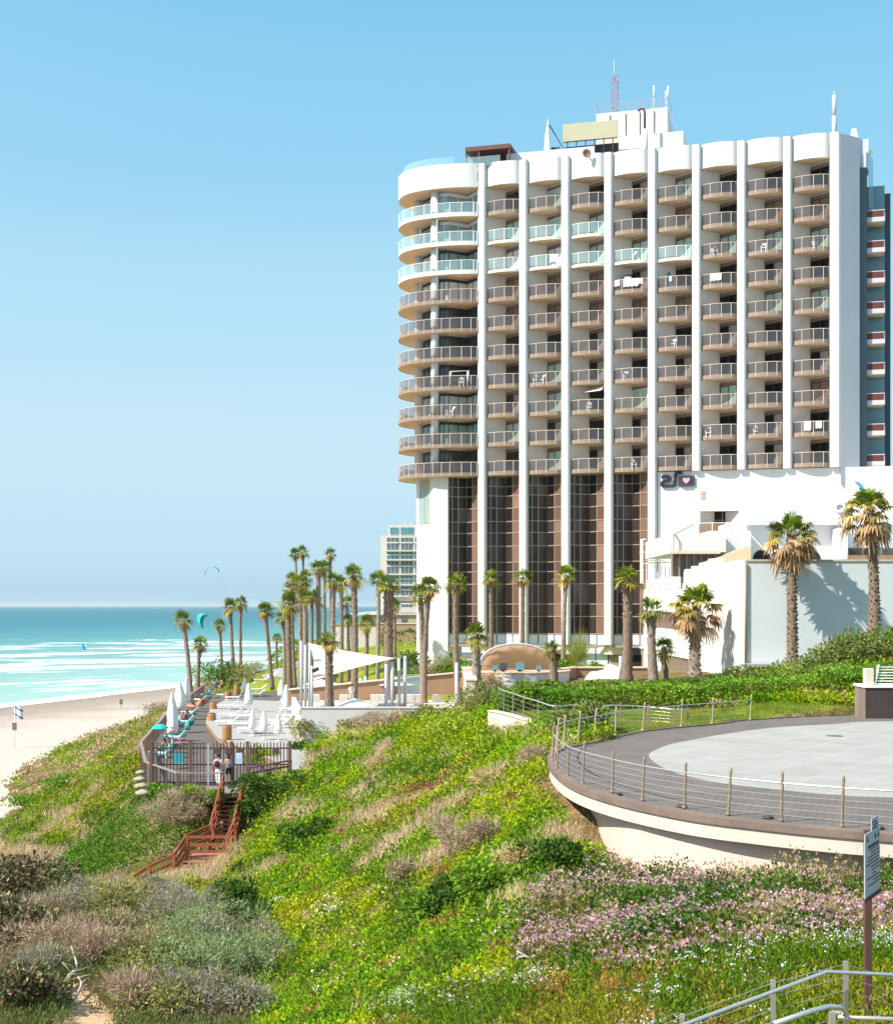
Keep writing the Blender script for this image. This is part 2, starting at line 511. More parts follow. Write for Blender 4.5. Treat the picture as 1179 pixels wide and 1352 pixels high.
def ground_sheet():
    ys = np.concatenate([np.geomspace(5.5, 200, 420), np.geomspace(202, 700, 60)])
    us = np.concatenate([np.linspace(-0.95, -0.36, 36)[:-1], np.linspace(-0.36, 0.36, 300), np.linspace(0.36, 1.0, 40)[1:]])
    Yg, Ug = np.meshgrid(ys, us, indexing='ij'); Xg = Ug * Yg
    Z = th(Xg, Yg)
    ny, nx = Yg.shape
    V = np.stack([Xg, Yg, Z], -1).reshape(-1, 3)
    idx = np.arange(ny * nx).reshape(ny, nx)
    Fq = np.stack([idx[:-1, :-1], idx[:-1, 1:], idx[1:, 1:], idx[1:, :-1]], -1).reshape(-1, 4)
    me = bpy.data.meshes.new('ground')
    me.vertices.add(len(V)); me.loops.add(Fq.size); me.polygons.add(len(Fq))
    me.vertices.foreach_set('co', V.astype(np.float32).ravel())
    me.loops.foreach_set('vertex_index', Fq.astype(np.int32).ravel())
    me.polygons.foreach_set('loop_start', np.arange(len(Fq), dtype=np.int32) * 4)
    for m in ('soil', 'lawn', 'cliff_sand'): me.materials.append(MATS[m])
    c = V[Fq].mean(1); cx, cy, cz = c.T
    mi = np.zeros(len(Fq), np.int32)
    mi[(cy > 114) & (cy < 330) & (cx > -0.2 * cy + 9) & (cx > -28) & (cz > -5.5)] = 1
    mi[inside(cx, cy, [(-21, 140), (-13.5, 136), (-12, 116), (0, 116), (0, 260), (-24, 260)])] = 1
    mi[inside(cx, cy, [(2.2, 64), (5.5, 52), (9, 56.3), (13, 60.2), (17, 62.2), (19, 63.3), (12, 65), (8, 66), (4, 66)])] = 1
    vv = HZ + (CZ - cz) * F / cy; uu = U0 + cx * F / cy
    mi[inside(uu, vv, [(70, 1352), (82, 1318), (105, 1296), (130, 1314), (156, 1352), (150, 1400), (60, 1400)])] = 2
    me.polygons.foreach_set('material_index', mi)
    me.polygons.foreach_set('use_smooth', np.ones(len(Fq), bool))
    me.update(calc_edges=True)
    return tag(put('ground', me), kind='structure')
ground_sheet()

# ------------------------------------------------------------------ beach and sea
SEA = -15.45
SH0 = np.array((-89.0, 272.0)); SHN = np.array((.955, -.296))      # a point on the waterline, landward normal
def beach_sheet():
    xs = np.linspace(-260, -18, 120); ys = np.geomspace(60, 900, 150)
    Yg, Xg = np.meshgrid(ys, xs, indexing='ij')
    d = (Xg - SH0[0]) * SHN[0] + (Yg - SH0[1]) * SHN[1]
    d = d + (fbm(Xg * .03, Yg * .03, 2) - .5) * 6
    Z = SEA + np.where(d > 0, .012 * d, .03 * d) + (fbm(Xg * .15, Yg * .15, 3) - .5) * .22 * np.clip(d / 15, 0, 1)
    ny, nx = Yg.shape; mb = MB()
    V = np.stack([Xg, Yg, Z], -1).reshape(-1, 3); idx = np.arange(ny * nx).reshape(ny, nx)
    Fq = np.stack([idx[:-1, :-1], idx[:-1, 1:], idx[1:, 1:], idx[1:, :-1]], -1).reshape(-1, 4)
    mb.add(V.tolist(), Fq.tolist(), 0, None, True)
    m, nt, b = new_mat('beach_sand')
    b.inputs['Roughness'].default_value = .95; b.inputs['Specular IOR Level'].default_value = .1
    g = nt.nodes.new('ShaderNodeNewGeometry'); sx = nt.nodes.new('ShaderNodeSeparateXYZ'); link(nt, g.outputs['Position'], sx.inputs[0])
    mr = nt.nodes.new('ShaderNodeMapRange'); mr.inputs['From Min'].default_value = SEA; mr.inputs['From Max'].default_value = SEA + .45
    link(nt, sx.outputs['Z'], mr.inputs['Value'])
    rp = nt.nodes.new('ShaderNodeValToRGB'); e = rp.color_ramp.elements
    e[0].position = 0; e[0].color = (.27, .225, .185, 1); e[1].position = 1; e[1].color = (.52, .45, .39, 1)
    q = rp.color_ramp.elements.new(.35); q.color = (.36, .29, .235, 1)
    link(nt, mr.outputs[0], rp.inputs['Fac'])
    n = nt.nodes.new('ShaderNodeTexNoise'); n.inputs['Scale'].default_value = .7; n.inputs['Detail'].default_value = 8
    link(nt, g.outputs['Position'], n.inputs['Vector'])
    mx = nt.nodes.new('ShaderNodeMixRGB'); mx.blend_type = 'MULTIPLY'; mx.inputs['Fac'].default_value = .25
    link(nt, rp.outputs[0], mx.inputs['Color1']); link(nt, n.outputs['Color'], mx.inputs['Color2'])
    hs = nt.nodes.new('ShaderNodeMixRGB'); hs.blend_type = 'MIX'; hs.inputs['Fac'].default_value = .0
    link(nt, mx.outputs[0], b.inputs['Base Color'])
    bp = nt.nodes.new('ShaderNodeBump'); bp.inputs['Strength'].default_value = .7; bp.inputs['Distance'].default_value = .3
    link(nt, n.outputs['Fac'], bp.inputs['Height']); link(nt, bp.outputs['Normal'], b.inputs['Normal'])
    tag(mb.build('beach', m), kind='structure')
beach_sheet()

def sea():
    m, nt, b = new_mat('sea_water')
    N = nt.nodes.new
    g = N('ShaderNodeNewGeometry'); sx = N('ShaderNodeSeparateXYZ'); link(nt, g.outputs['Position'], sx.inputs[0])
    def math_(op, a, c=None, clamp=False):
        n = N('ShaderNodeMath'); n.operation = op; n.use_clamp = clamp
        for i, q in enumerate((a, c)):
            if q is None: continue
            if isinstance(q, (int, float)): n.inputs[i].default_value = q
            else: link(nt, q, n.inputs[i])
        return n.outputs[0]
    X, Y = sx.outputs['X'], sx.outputs['Y']
    # distance seaward of the waterline
    d = math_('ADD', math_('MULTIPLY', math_('ADD', X, -SH0[0]), -SHN[0]), math_('MULTIPLY', math_('ADD', Y, -SH0[1]), -SHN[1]))
    gq = math_('MINIMUM', math_('MAXIMUM', math_('SUBTRACT', .9, math_('DIVIDE', math_('SUBTRACT', Y, 290), 500)), 0), .9)
    q = math_('SUBTRACT', Y, math_('MULTIPLY', gq, math_('ADD', X, math_('MULTIPLY', Y, .2))))
    cv = N('ShaderNodeCombineXYZ'); link(nt, math_('MULTIPLY', X, .011), cv.inputs[0]); link(nt, math_('MULTIPLY', q, .026), cv.inputs[1])
    nz = N('ShaderNodeTexNoise'); nz.inputs['Scale'].default_value = 1; nz.inputs['Detail'].default_value = 8; nz.inputs['Roughness'].default_value = .62; nz.inputs['Distortion'].default_value = .5
    link(nt, cv.outputs[0], nz.inputs['Vector'])
    cv2 = N('ShaderNodeCombineXYZ'); link(nt, math_('MULTIPLY', X, .085), cv2.inputs[0]); link(nt, math_('MULTIPLY', Y, .05), cv2.inputs[1])
    nf = N('ShaderNodeTexNoise'); nf.inputs['Scale'].default_value = 1; nf.inputs['Detail'].default_value = 7; nf.inputs['Roughness'].default_value = .7
    link(nt, cv2.outputs[0], nf.inputs['Vector'])
    # surf zone weight
    zone = N('ShaderNodeValToRGB'); mr = N('ShaderNodeMapRange'); mr.inputs['From Min'].default_value = 270; mr.inputs['From Max'].default_value = 1000
    link(nt, Y, mr.inputs['Value']); link(nt, mr.outputs[0], zone.inputs['Fac'])
    e = zone.color_ramp.elements; e[0].position = 0; e[0].color = (.47,) * 3 + (1,); e[1].position = 1; e[1].color = (.33,) * 3 + (1,)
    for p, c in ((.14, .50), (.3, .555), (.62, .56), (.76, .50), (.82, .36)):
        x = e.new(p); x.color = (c,) * 3 + (1,)
    f1 = math_('MULTIPLY', math_('SUBTRACT', math_('ADD', nz.outputs['Fac'], zone.outputs[0]), 1.05), 14, True)
    f1 = math_('MULTIPLY', f1, math_('MULTIPLY', math_('SUBTRACT', nf.outputs['Fac'], .38), 6, True))
    # far whitecaps
    cv3 = N('ShaderNodeCombineXYZ'); link(nt, math_('MULTIPLY', X, .028), cv3.inputs[0]); link(nt, math_('MULTIPLY', Y, .017), cv3.inputs[1])
    nw = N('ShaderNodeTexNoise'); nw.inputs['Scale'].default_value = 1; nw.inputs['Detail'].default_value = 5; nw.inputs['Roughness'].default_value = .65
    link(nt, cv3.outputs[0], nw.inputs['Vector'])
    f2 = math_('MULTIPLY', math_('SUBTRACT', nw.outputs['Fac'], .69), 12, True)
    # swash along the waterline
    dn = math_('ADD', d, math_('MULTIPLY', math_('SUBTRACT', nf.outputs['Fac'], .5), 14))
    f3 = math_('MULTIPLY', math_('SUBTRACT', 9, dn), .25, True)
    foam = math_('MAXIMUM', math_('MAXIMUM', f1, f2), f3)
    dep = N('ShaderNodeMapRange'); dep.inputs['From Min'].default_value = 0; dep.inputs['From Max'].default_value = 900
    link(nt, d, dep.inputs['Value'])
    rc = N('ShaderNodeValToRGB'); link(nt, math_('ADD', dep.outputs[0], math_('MULTIPLY', math_('SUBTRACT', nz.outputs['Fac'], .5), .28)), rc.inputs['Fac'])
    e = rc.color_ramp.elements; e[0].position = 0; e[0].color = (.30, .44, .39, 1); e[1].position = 1; e[1].color = (.018, .125, .17, 1)
    for p, c in ((.12, (.15, .30, .275)), (.35, (.065, .215, .225)), (.6, (.03, .16, .195))):
        x = e.new(p); x.color = (*c, 1)
    b.inputs['Roughness'].default_value = .4; b.inputs['Specular IOR Level'].default_value = .14
    link(nt, rc.outputs[0], b.inputs['Base Color'])
    nb = N('ShaderNodeTexNoise'); nb.inputs['Scale'].default_value = .25; nb.inputs['Detail'].default_value = 8
    mp = N('ShaderNodeMapping'); mp.inputs['Scale'].default_value = (.35, 1, 1); link(nt, g.outputs['Position'], mp.inputs['Vector']); link(nt, mp.outputs[0], nb.inputs['Vector'])
    bp = N('ShaderNodeBump'); bp.inputs['Strength'].default_value = .8; bp.inputs['Distance'].default_value = 1.2
    link(nt, nb.outputs['Fac'], bp.inputs['Height']); link(nt, bp.outputs['Normal'], b.inputs['Normal'])
    w = N('ShaderNodeBsdfDiffuse'); w.inputs['Color'].default_value = (.80, .83, .84, 1)
    mx = N('ShaderNodeMixShader'); link(nt, foam, mx.inputs['Fac']); link(nt, b.outputs['BSDF'], mx.inputs[1]); link(nt, w.outputs[0], mx.inputs[2])
    link(nt, mx.outputs[0], nt.nodes['Material Output'].inputs['Surface'])
    mb = MB()
    mb.quad((-40000, 60, SEA), (-14, 60, SEA), (9000, 60000, SEA), (-40000, 60000, SEA))
    tag(mb.build('sea', m), kind='structure')
sea()

# headland far up the coast
def headland():
    xs = np.linspace(-230, 420, 70); mb = MB(); m = mat('far_hill', (.40, .40, .36), .9, .25, .02)
    prof = lambda x: SEA + 15 + 26 * math.exp(-((x + 10) / 95) ** 2) + 16 * math.exp(-((x - 200) / 120) ** 2) - 15 * max(0, min(1, (-100 - x) / 130)) + 3 * math.sin(x * .05)
    vs = []
    for x in xs:
        h = prof(x)
        vs += [(x, 3000, SEA - 1), (x + 4, 3030, SEA + (h - SEA) * .6), (x + 8, 3090, h), (x + 8, 3500, h * .9), (x, 3600, SEA - 1)]
    fs = []
    for i in range(len(xs) - 1):
        for k in range(4):
            fs.append((5 * i + k, 5 * i + 5 + k, 5 * i + 6 + k, 5 * i + 1 + k))
    mb.add(vs, fs, 0, None, True)
    tag(mb.build('hill', m), kind='structure')
headland()

# ------------------------------------------------------------------ sky, sun, camera
SUN = Vector((-.90, -.44, 0)).normalized(); EL = R(44)
sunv = Vector((SUN.x * math.cos(EL), SUN.y * math.cos(EL), math.sin(EL)))
w = bpy.data.worlds.new('World'); scene.world = w; w.use_nodes = True
nt = w.node_tree; bg = nt.nodes['Background']
sk = nt.nodes.new('ShaderNodeTexSky'); sk.sky_type = 'NISHITA'; sk.sun_disc = False
sk.sun_elevation = EL; sk.sun_rotation = math.atan2(SUN.x, SUN.y) % (2 * math.pi)
sk.air_density = .5; sk.dust_density = .8; sk.ozone_density = 6; sk.altitude = 10
hs = nt.nodes.new('ShaderNodeHueSaturation'); hs.inputs['Saturation'].default_value = 2.8; hs.inputs['Hue'].default_value = .475; hs.inputs['Value'].default_value = 2.45
gm = nt.nodes.new('ShaderNodeGamma'); gm.inputs['Gamma'].default_value = .22
link(nt, sk.outputs[0], gm.inputs['Color']); link(nt, gm.outputs[0], hs.inputs['Color'])
# aureole added to the sky on the sun's side to lift the shade
tcw = nt.nodes.new('ShaderNodeTexCoord'); dp = nt.nodes.new('ShaderNodeVectorMath'); dp.operation = 'DOT_PRODUCT'
dp.inputs[1].default_value = sunv; link(nt, tcw.outputs['Generated'], dp.inputs[0])
mx0 = nt.nodes.new('ShaderNodeMath'); mx0.operation = 'MAXIMUM'; mx0.inputs[1].default_value = 0; link(nt, dp.outputs['Value'], mx0.inputs[0])
pw = nt.nodes.new('ShaderNodeMath'); pw.operation = 'POWER'; pw.inputs[1].default_value = 1.9; link(nt, mx0.outputs[0], pw.inputs[0])
gl = nt.nodes.new('ShaderNodeMixRGB'); gl.blend_type = 'ADD'; gl.inputs['Color2'].default_value = (1.2, 1.05, .9, 1)
link(nt, pw.outputs[0], gl.inputs['Fac']); link(nt, hs.outputs[0], gl.inputs['Color1'])
# sea haze whitens the lowest part of the sky
sz = nt.nodes.new('ShaderNodeSeparateXYZ'); link(nt, tcw.outputs['Generated'], sz.inputs[0])
hr = nt.nodes.new('ShaderNodeValToRGB'); link(nt, sz.outputs['Z'], hr.inputs['Fac']); e = hr.color_ramp.elements
hr.color_ramp.interpolation = 'EASE'
e[0].position = 0; e[0].color = (.36, .56, .69, .95); e[1].position = .46; e[1].color = (.50, .70, .78, 0)
for p_, c_ in ((.05, (.46, .65, .75, .88)), (.11, (.545, .70, .775, .8)), (.21, (.535, .71, .79, .55)), (.32, (.52, .71, .79, .22))):
    x = e.new(p_); x.color = c_
hm = nt.nodes.new('ShaderNodeVectorMath'); hm.operation = 'SCALE'; hm.inputs['Scale'].default_value = 4.0; link(nt, hr.outputs['Color'], hm.inputs[0])
hz = nt.nodes.new('ShaderNodeMixRGB'); link(nt, hr.outputs['Alpha'], hz.inputs['Fac']); link(nt, gl.outputs[0], hz.inputs['Color1']); link(nt, hm.outputs[0], hz.inputs['Color2'])
link(nt, hz.outputs[0], bg.inputs['Color']); bg.inputs['Strength'].default_value = .15
sl = bpy.data.lights.new('sun', 'SUN'); sl.energy = 4.3; sl.angle = R(.53); sl.color = (1, .94, .83)
so = bpy.data.objects.new('sun', sl); col.objects.link(so)
so.rotation_euler = (-sunv).to_track_quat('-Z', 'Y').to_euler(); so.location = (-30, -20, 60)

cam = bpy.data.cameras.new('camera'); co = bpy.data.objects.new('camera', cam); col.objects.link(co)
co.location = (0, 0, CZ); co.rotation_euler = (R(90), 0, 0)
cam.sensor_width = 36; cam.lens = 36 * F / 1352; cam.shift_y = (HZ - 676) / 1352; cam.shift_x = 0
cam.clip_start = .5; cam.clip_end = 80000
scene.camera = co
vs_ = scene.view_settings
scene.display_settings.display_device = 'sRGB'
vs_.view_transform = 'Standard'; vs_.look = 'None'; vs_.exposure = .98; vs_.gamma = 1
scene.cycles.max_bounces = 6; scene.cycles.transparent_max_bounces = 12; scene.cycles.diffuse_bounces = 3
# ------------------------------------------------------------------ materials used all over
mat('white_plaster', (.80, .775, .74), .85, .07, .35, bump=.15, bscale=9)
mat('white_clean', (.80, .785, .765), .8, .05, .2)
mat('cream_plaster', (.66, .565, .46), .9, .1, .5, bump=.25, bscale=14)
mat('dark_metal', (.05, .04, .035), .45)
mat('steel', (.66, .64, .61), .34, metal=.75)
mat('tan_metal', (.42, .32, .23), .5)
mat('rope', (.34, .25, .17), .9, .35, 22, bump=.6, bscale=60)
mat('white_paint', (.78, .78, .77), .5)
mat('grey_paint', (.42, .46, .50), .45)
mat('coping', (.20, .145, .12), .85, .35, .9, bump=.3, bscale=10)

def grid_pave(name, c1, c2, sx, sy, rz, mortar, rough=.85, var=.2, off=.5, msize=.012):
    m, nt, b = new_mat(name)
    tc = nt.nodes.new('ShaderNodeTexCoord'); mp = nt.nodes.new('ShaderNodeMapping')
    mp.inputs['Rotation'].default_value = (0, 0, rz)
    link(nt, tc.outputs['Object'], mp.inputs['Vector'])
    br = nt.nodes.new('ShaderNodeTexBrick'); br.inputs['Scale'].default_value = 1
    br.inputs['Brick Width'].default_value = sx; br.inputs['Row Height'].default_value = sy; br.inputs['Mortar Size'].default_value = msize
    br.inputs['Color1'].default_value = (*c1, 1); br.inputs['Color2'].default_value = (*c2, 1); br.inputs['Mortar'].default_value = (*mortar, 1)
    br.offset = off
    link(nt, mp.outputs[0], br.inputs['Vector'])
    n = nt.nodes.new('ShaderNodeTexNoise'); n.inputs['Scale'].default_value = .6; n.inputs['Detail'].default_value = 8; n.inputs['Roughness'].default_value = .7
    link(nt, tc.outputs['Object'], n.inputs['Vector'])
    mr = nt.nodes.new('ShaderNodeMapRange'); mr.inputs['From Min'].default_value = .3; mr.inputs['From Max'].default_value = .7
    mr.inputs['To Min'].default_value = 1 - var; mr.inputs['To Max'].default_value = 1
    link(nt, n.outputs['Fac'], mr.inputs['Value'])
    mx = nt.nodes.new('ShaderNodeMixRGB'); mx.blend_type = 'MULTIPLY'; mx.inputs['Fac'].default_value = 1
    link(nt, br.outputs['Color'], mx.inputs['Color1']); link(nt, mr.outputs[0], mx.inputs['Color2'])
    link(nt, mx.outputs[0], b.inputs['Base Color']); b.inputs['Roughness'].default_value = rough; b.inputs['Specular IOR Level'].default_value = .2
    bp = nt.nodes.new('ShaderNodeBump'); bp.inputs['Strength'].default_value = .3; bp.inputs['Distance'].default_value = .01
    link(nt, br.outputs['Fac'], bp.inputs['Height']); bp.invert = True
    link(nt, bp.outputs['Normal'], b.inputs['Normal'])
    return m
grid_pave('ring_pavers', (.17, .143, .13), (.20, .17, .155), .4, .2, .3, (.10, .088, .08), var=.3)
grid_pave('disc_pavers', (.34, .325, .305), (.365, .35, .33), 1.6, 1.6, .62, (.44, .425, .40), var=.2, off=0, msize=.022)

# ------------------------------------------------------------------ round lookout terrace
def lookout():
    t = thing('round_terrace', 'round raised lookout terrace with dark ring paving and pale disc', 'terrace', (0, 0, 0))
    inner = shrink(EDGE2, .27)
    mb = MB(); mb.prism(inner, -.5, 0.0, 0); mb.build('paving_ring', MATS['ring_pavers'], t)
    # coping: outer lip
    mb = MB(); n = len(EDGE2)
    out = EDGE2; inn = inner
    vs = []
    for i in range(n):
        vs += [(out[i][0], out[i][1], -.15), (out[i][0], out[i][1], .02), (inn[i][0], inn[i][1], .045), (inn[i][0], inn[i][1], -.15)]
    fs = []
    for i in range(n):
        a, c = 4 * i, 4 * ((i + 1) % n)
        for k in range(4): fs.append((a + k, c + k, c + (k + 1) % 4, a + (k + 1) % 4))
    mb.add(vs, fs); mb.build('coping', MATS['coping'], t)
    band = shrink(EDGE2, .06)
    mb = MB(); mb.prism(band, -.5, -.154, 0); mb.build('edge_beam', MATS['terrace_wall'], t)
    mb = MB(); mb.prism(WALL2, -4.2, -.503, 0); mb.build('curved_wall', MATS['terrace_wall'], t)
    disc = catmull([G(u, v, 0) for u, v in [(857,1000),(866,990),(900,979.5),(1000,963),(1100,956),(1179,952.5)]] + [Vector((27, 58, 0)), Vector((30, 50, 0)), Vector((26, 39, 0)), Vector((18, 34.6, 0))] +
                   [G(u, v, 0) for u, v in [(1179,1053),(1110,1050),(1050,1045),(950,1033.5),(885,1018)]], 6, True)
    mb = MB(); mb.prism([(p.x, p.y) for p in disc], .001, .006, 0); mb.build('paving_disc', MATS['disc_pavers'], t)
    p = G(1101, 972, 0.0); mb = MB(); mb.lathe([(.34, 0), (.34, .006), (.1, .008)], 14, (p.x, p.y, .007)); mb.build('drain_cover', MATS['coping'], t)
    # spotlight covers let into the ring and the pipe under the beam
    for u, v in [(815,1050),(1014,1081),(900,1066),(1160,1095)]:
        p = G(u, v, 0.0); mb = MB(); mb.lathe([(.13, 0), (.13, .03), (.09, .06), (.03, .065)], 10, (p.x, p.y, .01)); mb.build('ground_light', MATS['dark_metal'], t)
    mb = MB()
    k = [p for p in WALL2 if 3.5 < p[0] < 7.0 and p[1] < 40]
    k.sort(key=lambda p: p[0]); k = [(p[0] - .09, p[1] - .14, -.66) for p in k]
    if len(k) > 4: mb.tube(k[2:5], .045, 6); mb.build('drain_pipe', MATS['tan_metal'], t)
mat('terrace_wall', (.60, .485, .42), .9, .12, .9, bump=.35, bscale=16, stretch=(1, 1, .35))
lookout()

def lookout_railing():
    t = thing('terrace_railing', 'rope wrapped posts with steel wires round the lookout terrace edge', 'railing', (0, 0, 0))
    px = [(1300,1103),(1200,1097),(1111,1090),(1031,1082.5),(961,1074.5),(903,1065.5),(848,1055.5),(808,1045),(769,1033),(749,1024),(735,1013.5),(729,1004),(728,997),
          (734,990),(744,985),(763,979.5),(784,975.5),(812,970),(848,964),(899,958.5),(940,954.5),(990,949.5)]
    base = [G(u, v, .05) for u, v in px]
    rnd = random.Random(3); tops = []
    for i, p in enumerate(base):
        far = i > 12
        c = Vector((12.0, 46, 0)); dr = (Vector((p.x, p.y, 0)) - c).normalized()
        h = 1.12 + rnd.uniform(-.03, .03)
        lean = dr * (-.02) + Vector((rnd.uniform(.02, .09), rnd.uniform(-.03, .03), 0))
        pts = []; rs = []
        for k in range(15):
            f = k / 14
            pts.append(p + lean * f + Vector((rnd.uniform(-.008, .008), 0, h * f - .02)))
            rs.append((.036 if k % 2 else .029) * (1.0))
        mb = MB(); mb.tube(pts, rs, 7); mb.lathe([(.06, -.03), (.06, .01), (.04, .03)], 8, tuple(p))
        mb.build('post', MATS['rope' if not far else 'tan_metal'], t)
        tops.append((p, lean))
    def wire(f, r, m, name, off=0.0):
        pts = catmull([p + l * f + Vector((0, 0, 1.12 * f + off)) for p, l in tops], 5)
        mb = MB(); mb.tube(pts, r, 6); mb.build(name, MATS[m], t)
    wire(.76, .021, 'steel', 'handrail')
    for f in (.1, .24, .38, .51, .64): wire(f, .0032, 'grey_paint', 'wire')
lookout_railing()

def low_wall_and_lawn_fence():
    line = [P(644, 943, 64.5), P(665, 948, 62.6), P(690, 955, 59.5), P(715, 962.5, 56), P(733, 968, 53)]
    L = catmull([Vector((p.x, p.y, 0)) for p in line], 4)
    t = thing('garden_wall', 'low curved cream wall holding up the lawn at the slope edge', 'wall', (0, 0, 0))
    mb = MB(); mb.ribbon([(p.x, p.y) for p in L], -1.7, .02, .3, 0); mb.build('wall_face', MATS['cream_plaster'], t)
    mb = MB(); mb.ribbon([(p.x - .04, p.y - .04) for p in L], .022, .08, .38, 0); mb.build('wall_cap', MATS['terrace_wall'], t)
    f = thing('lawn_fence', 'low steel wire fence along the cream wall beside the lawn', 'fence', (0, 0, 0))
    base = [P(655, 938, 66), P(662, 943, 64), P(674, 946, 62.3), P(688, 950, 60), P(707, 956, 57.4), P(730, 962, 54.7), P(757, 958, 56.9), P(785, 958, 57.2), P(816, 958, 57.4), P(853, 959, 57.6), P(887, 962, 57.0), P(905, 962, 57.2)]
    base = [Vector((p.x + .1, p.y + .15, .0)) for p in base]
    hs = [1.02, 1.02, 1.0, .98, .98, .96, .86, .8, .8, .72, .66, .62]
    for p, h in zip(base, hs):
        mb = MB(); mb.bar(p + Vector((0, 0, -.1)), p + Vector((.02, 0, h + .12)), .055, .055); mb.build('post', MATS['wood_grey'], f)
    mb = MB(); mb.tube(catmull([p + Vector((0, 0, h)) for p, h in zip(base, hs)], 4), .03, 6); mb.build('handrail', MATS['steel'], f)
    for k in (.18, .38, .58, .78):
        mb = MB(); mb.tube(catmull([p + Vector((0, 0, h * k)) for p, h in zip(base, hs)], 4), .006, 4); mb.build('wire', MATS['steel'], f)
mat('wood_grey', (.27, .22, .17), .85, .3, 3, stretch=(8, 8, 1))
low_wall_and_lawn_fence()

# ------------------------------------------------------------------ handrails and notice board in front
def path_handrail():
    t = thing('path_handrail', 'steel wire railing beside the footpath with a bent tubular handrail', 'railing', (0, 0, 0))
    # upper rail: level part at the far end, then it follows the path downhill
    Zc = 14.0
    a = P(1320, 1293, 14.6); b_ = P(1091, 1283, Zc); c = P(905, 1352, 13.3); d = P(700, 1440, 12.4)
    top = [a, P(1200, 1288, 14.2), b_, c, d]
    mb = MB(); mb.tube(top, .020, 10); mb.build('handrail', MATS['steel'], t)
    posts = [(1320, 14.7), (1117, 14.12), (1021, 13.8), (901, 13.4), (770, 12.8)]
    def top_v(u):
        for p, q in zip(top, top[1:]):
            u1 = U0 + F * p.x / p.y; u2 = U0 + F * q.x / q.y
            if min(u1, u2) <= u <= max(u1, u2):
                f = (u - u1) / (u2 - u1); v1 = HZ + F * (CZ - p.z) / p.y; v2 = HZ + F * (CZ - q.z) / q.y
                return v1 + (v2 - v1) * f
        return 1350
    tp = []
    for u, Z in posts:
        h = P(u, top_v(u) - 14, Z); g = on_ground(h.x, h.y) - .1
        mb = MB(); mb.bar((h.x, h.y + .03, g), (h.x, h.y + .03, h.z), .045, .045); mb.bar((h.x, h.y - .0, h.z - .11), (h.x, h.y + .05, h.z - .11), .02)
        mb.build('post', MATS['steel_warm'], t); tp.append((h, g))
    for k in range(6):
        pts = [Vector((h.x, h.y + .03, h.z - .03 - .135 * k)) for h, g in tp]
        mb = MB(); mb.tube(pts, .0045, 5); mb.build('wire', MATS['steel_warm'], t)
    t2 = thing('lower_handrail', 'short looped steel handrail in front of the wire railing', 'railing', (0, 0, 0))
    Z = 12.2
    loop = [P(1400, 1348, Z + .6), P(1230, 1345, Z + .3), P(1104, 1342, Z), P(1060, 1352, Z - .1), P(1000, 1375, Z - .4), P(930, 1400, Z - .7)]
    mb = MB(); mb.tube([P(1020, 1352, 11.6), P(1070, 1335, 11.8), P(1093, 1329, 11.9), P(1108, 1330, 12.0), P(1114, 1334, 12.1), P(1111, 1338, 12.25), P(1098, 1337, 12.35)], .022, 10); 
    mb.tube([P(940, 1382, 11.3), P(1020, 1352, 11.6)], .022, 10); mb.build('handrail', MATS['steel'], t2)
    p = P(1098, 1336, 12.2); mb = MB(); mb.bar((p.x, p.y, on_ground(p.x, p.y) - .1), (p.x, p.y, p.z), .05, .05); mb.build('post', MATS['steel_warm'], t2)
    mb = MB(); mb.tube([P(1104, 1343, 12.2), P(1250, 1348, 12.5), P(1400, 1353, 12.8)], .02, 8); mb.build('side_rail', MATS['steel_warm'], t2)
mat('steel_warm', (.46, .40, .33), .4, metal=.6)
path_handrail()

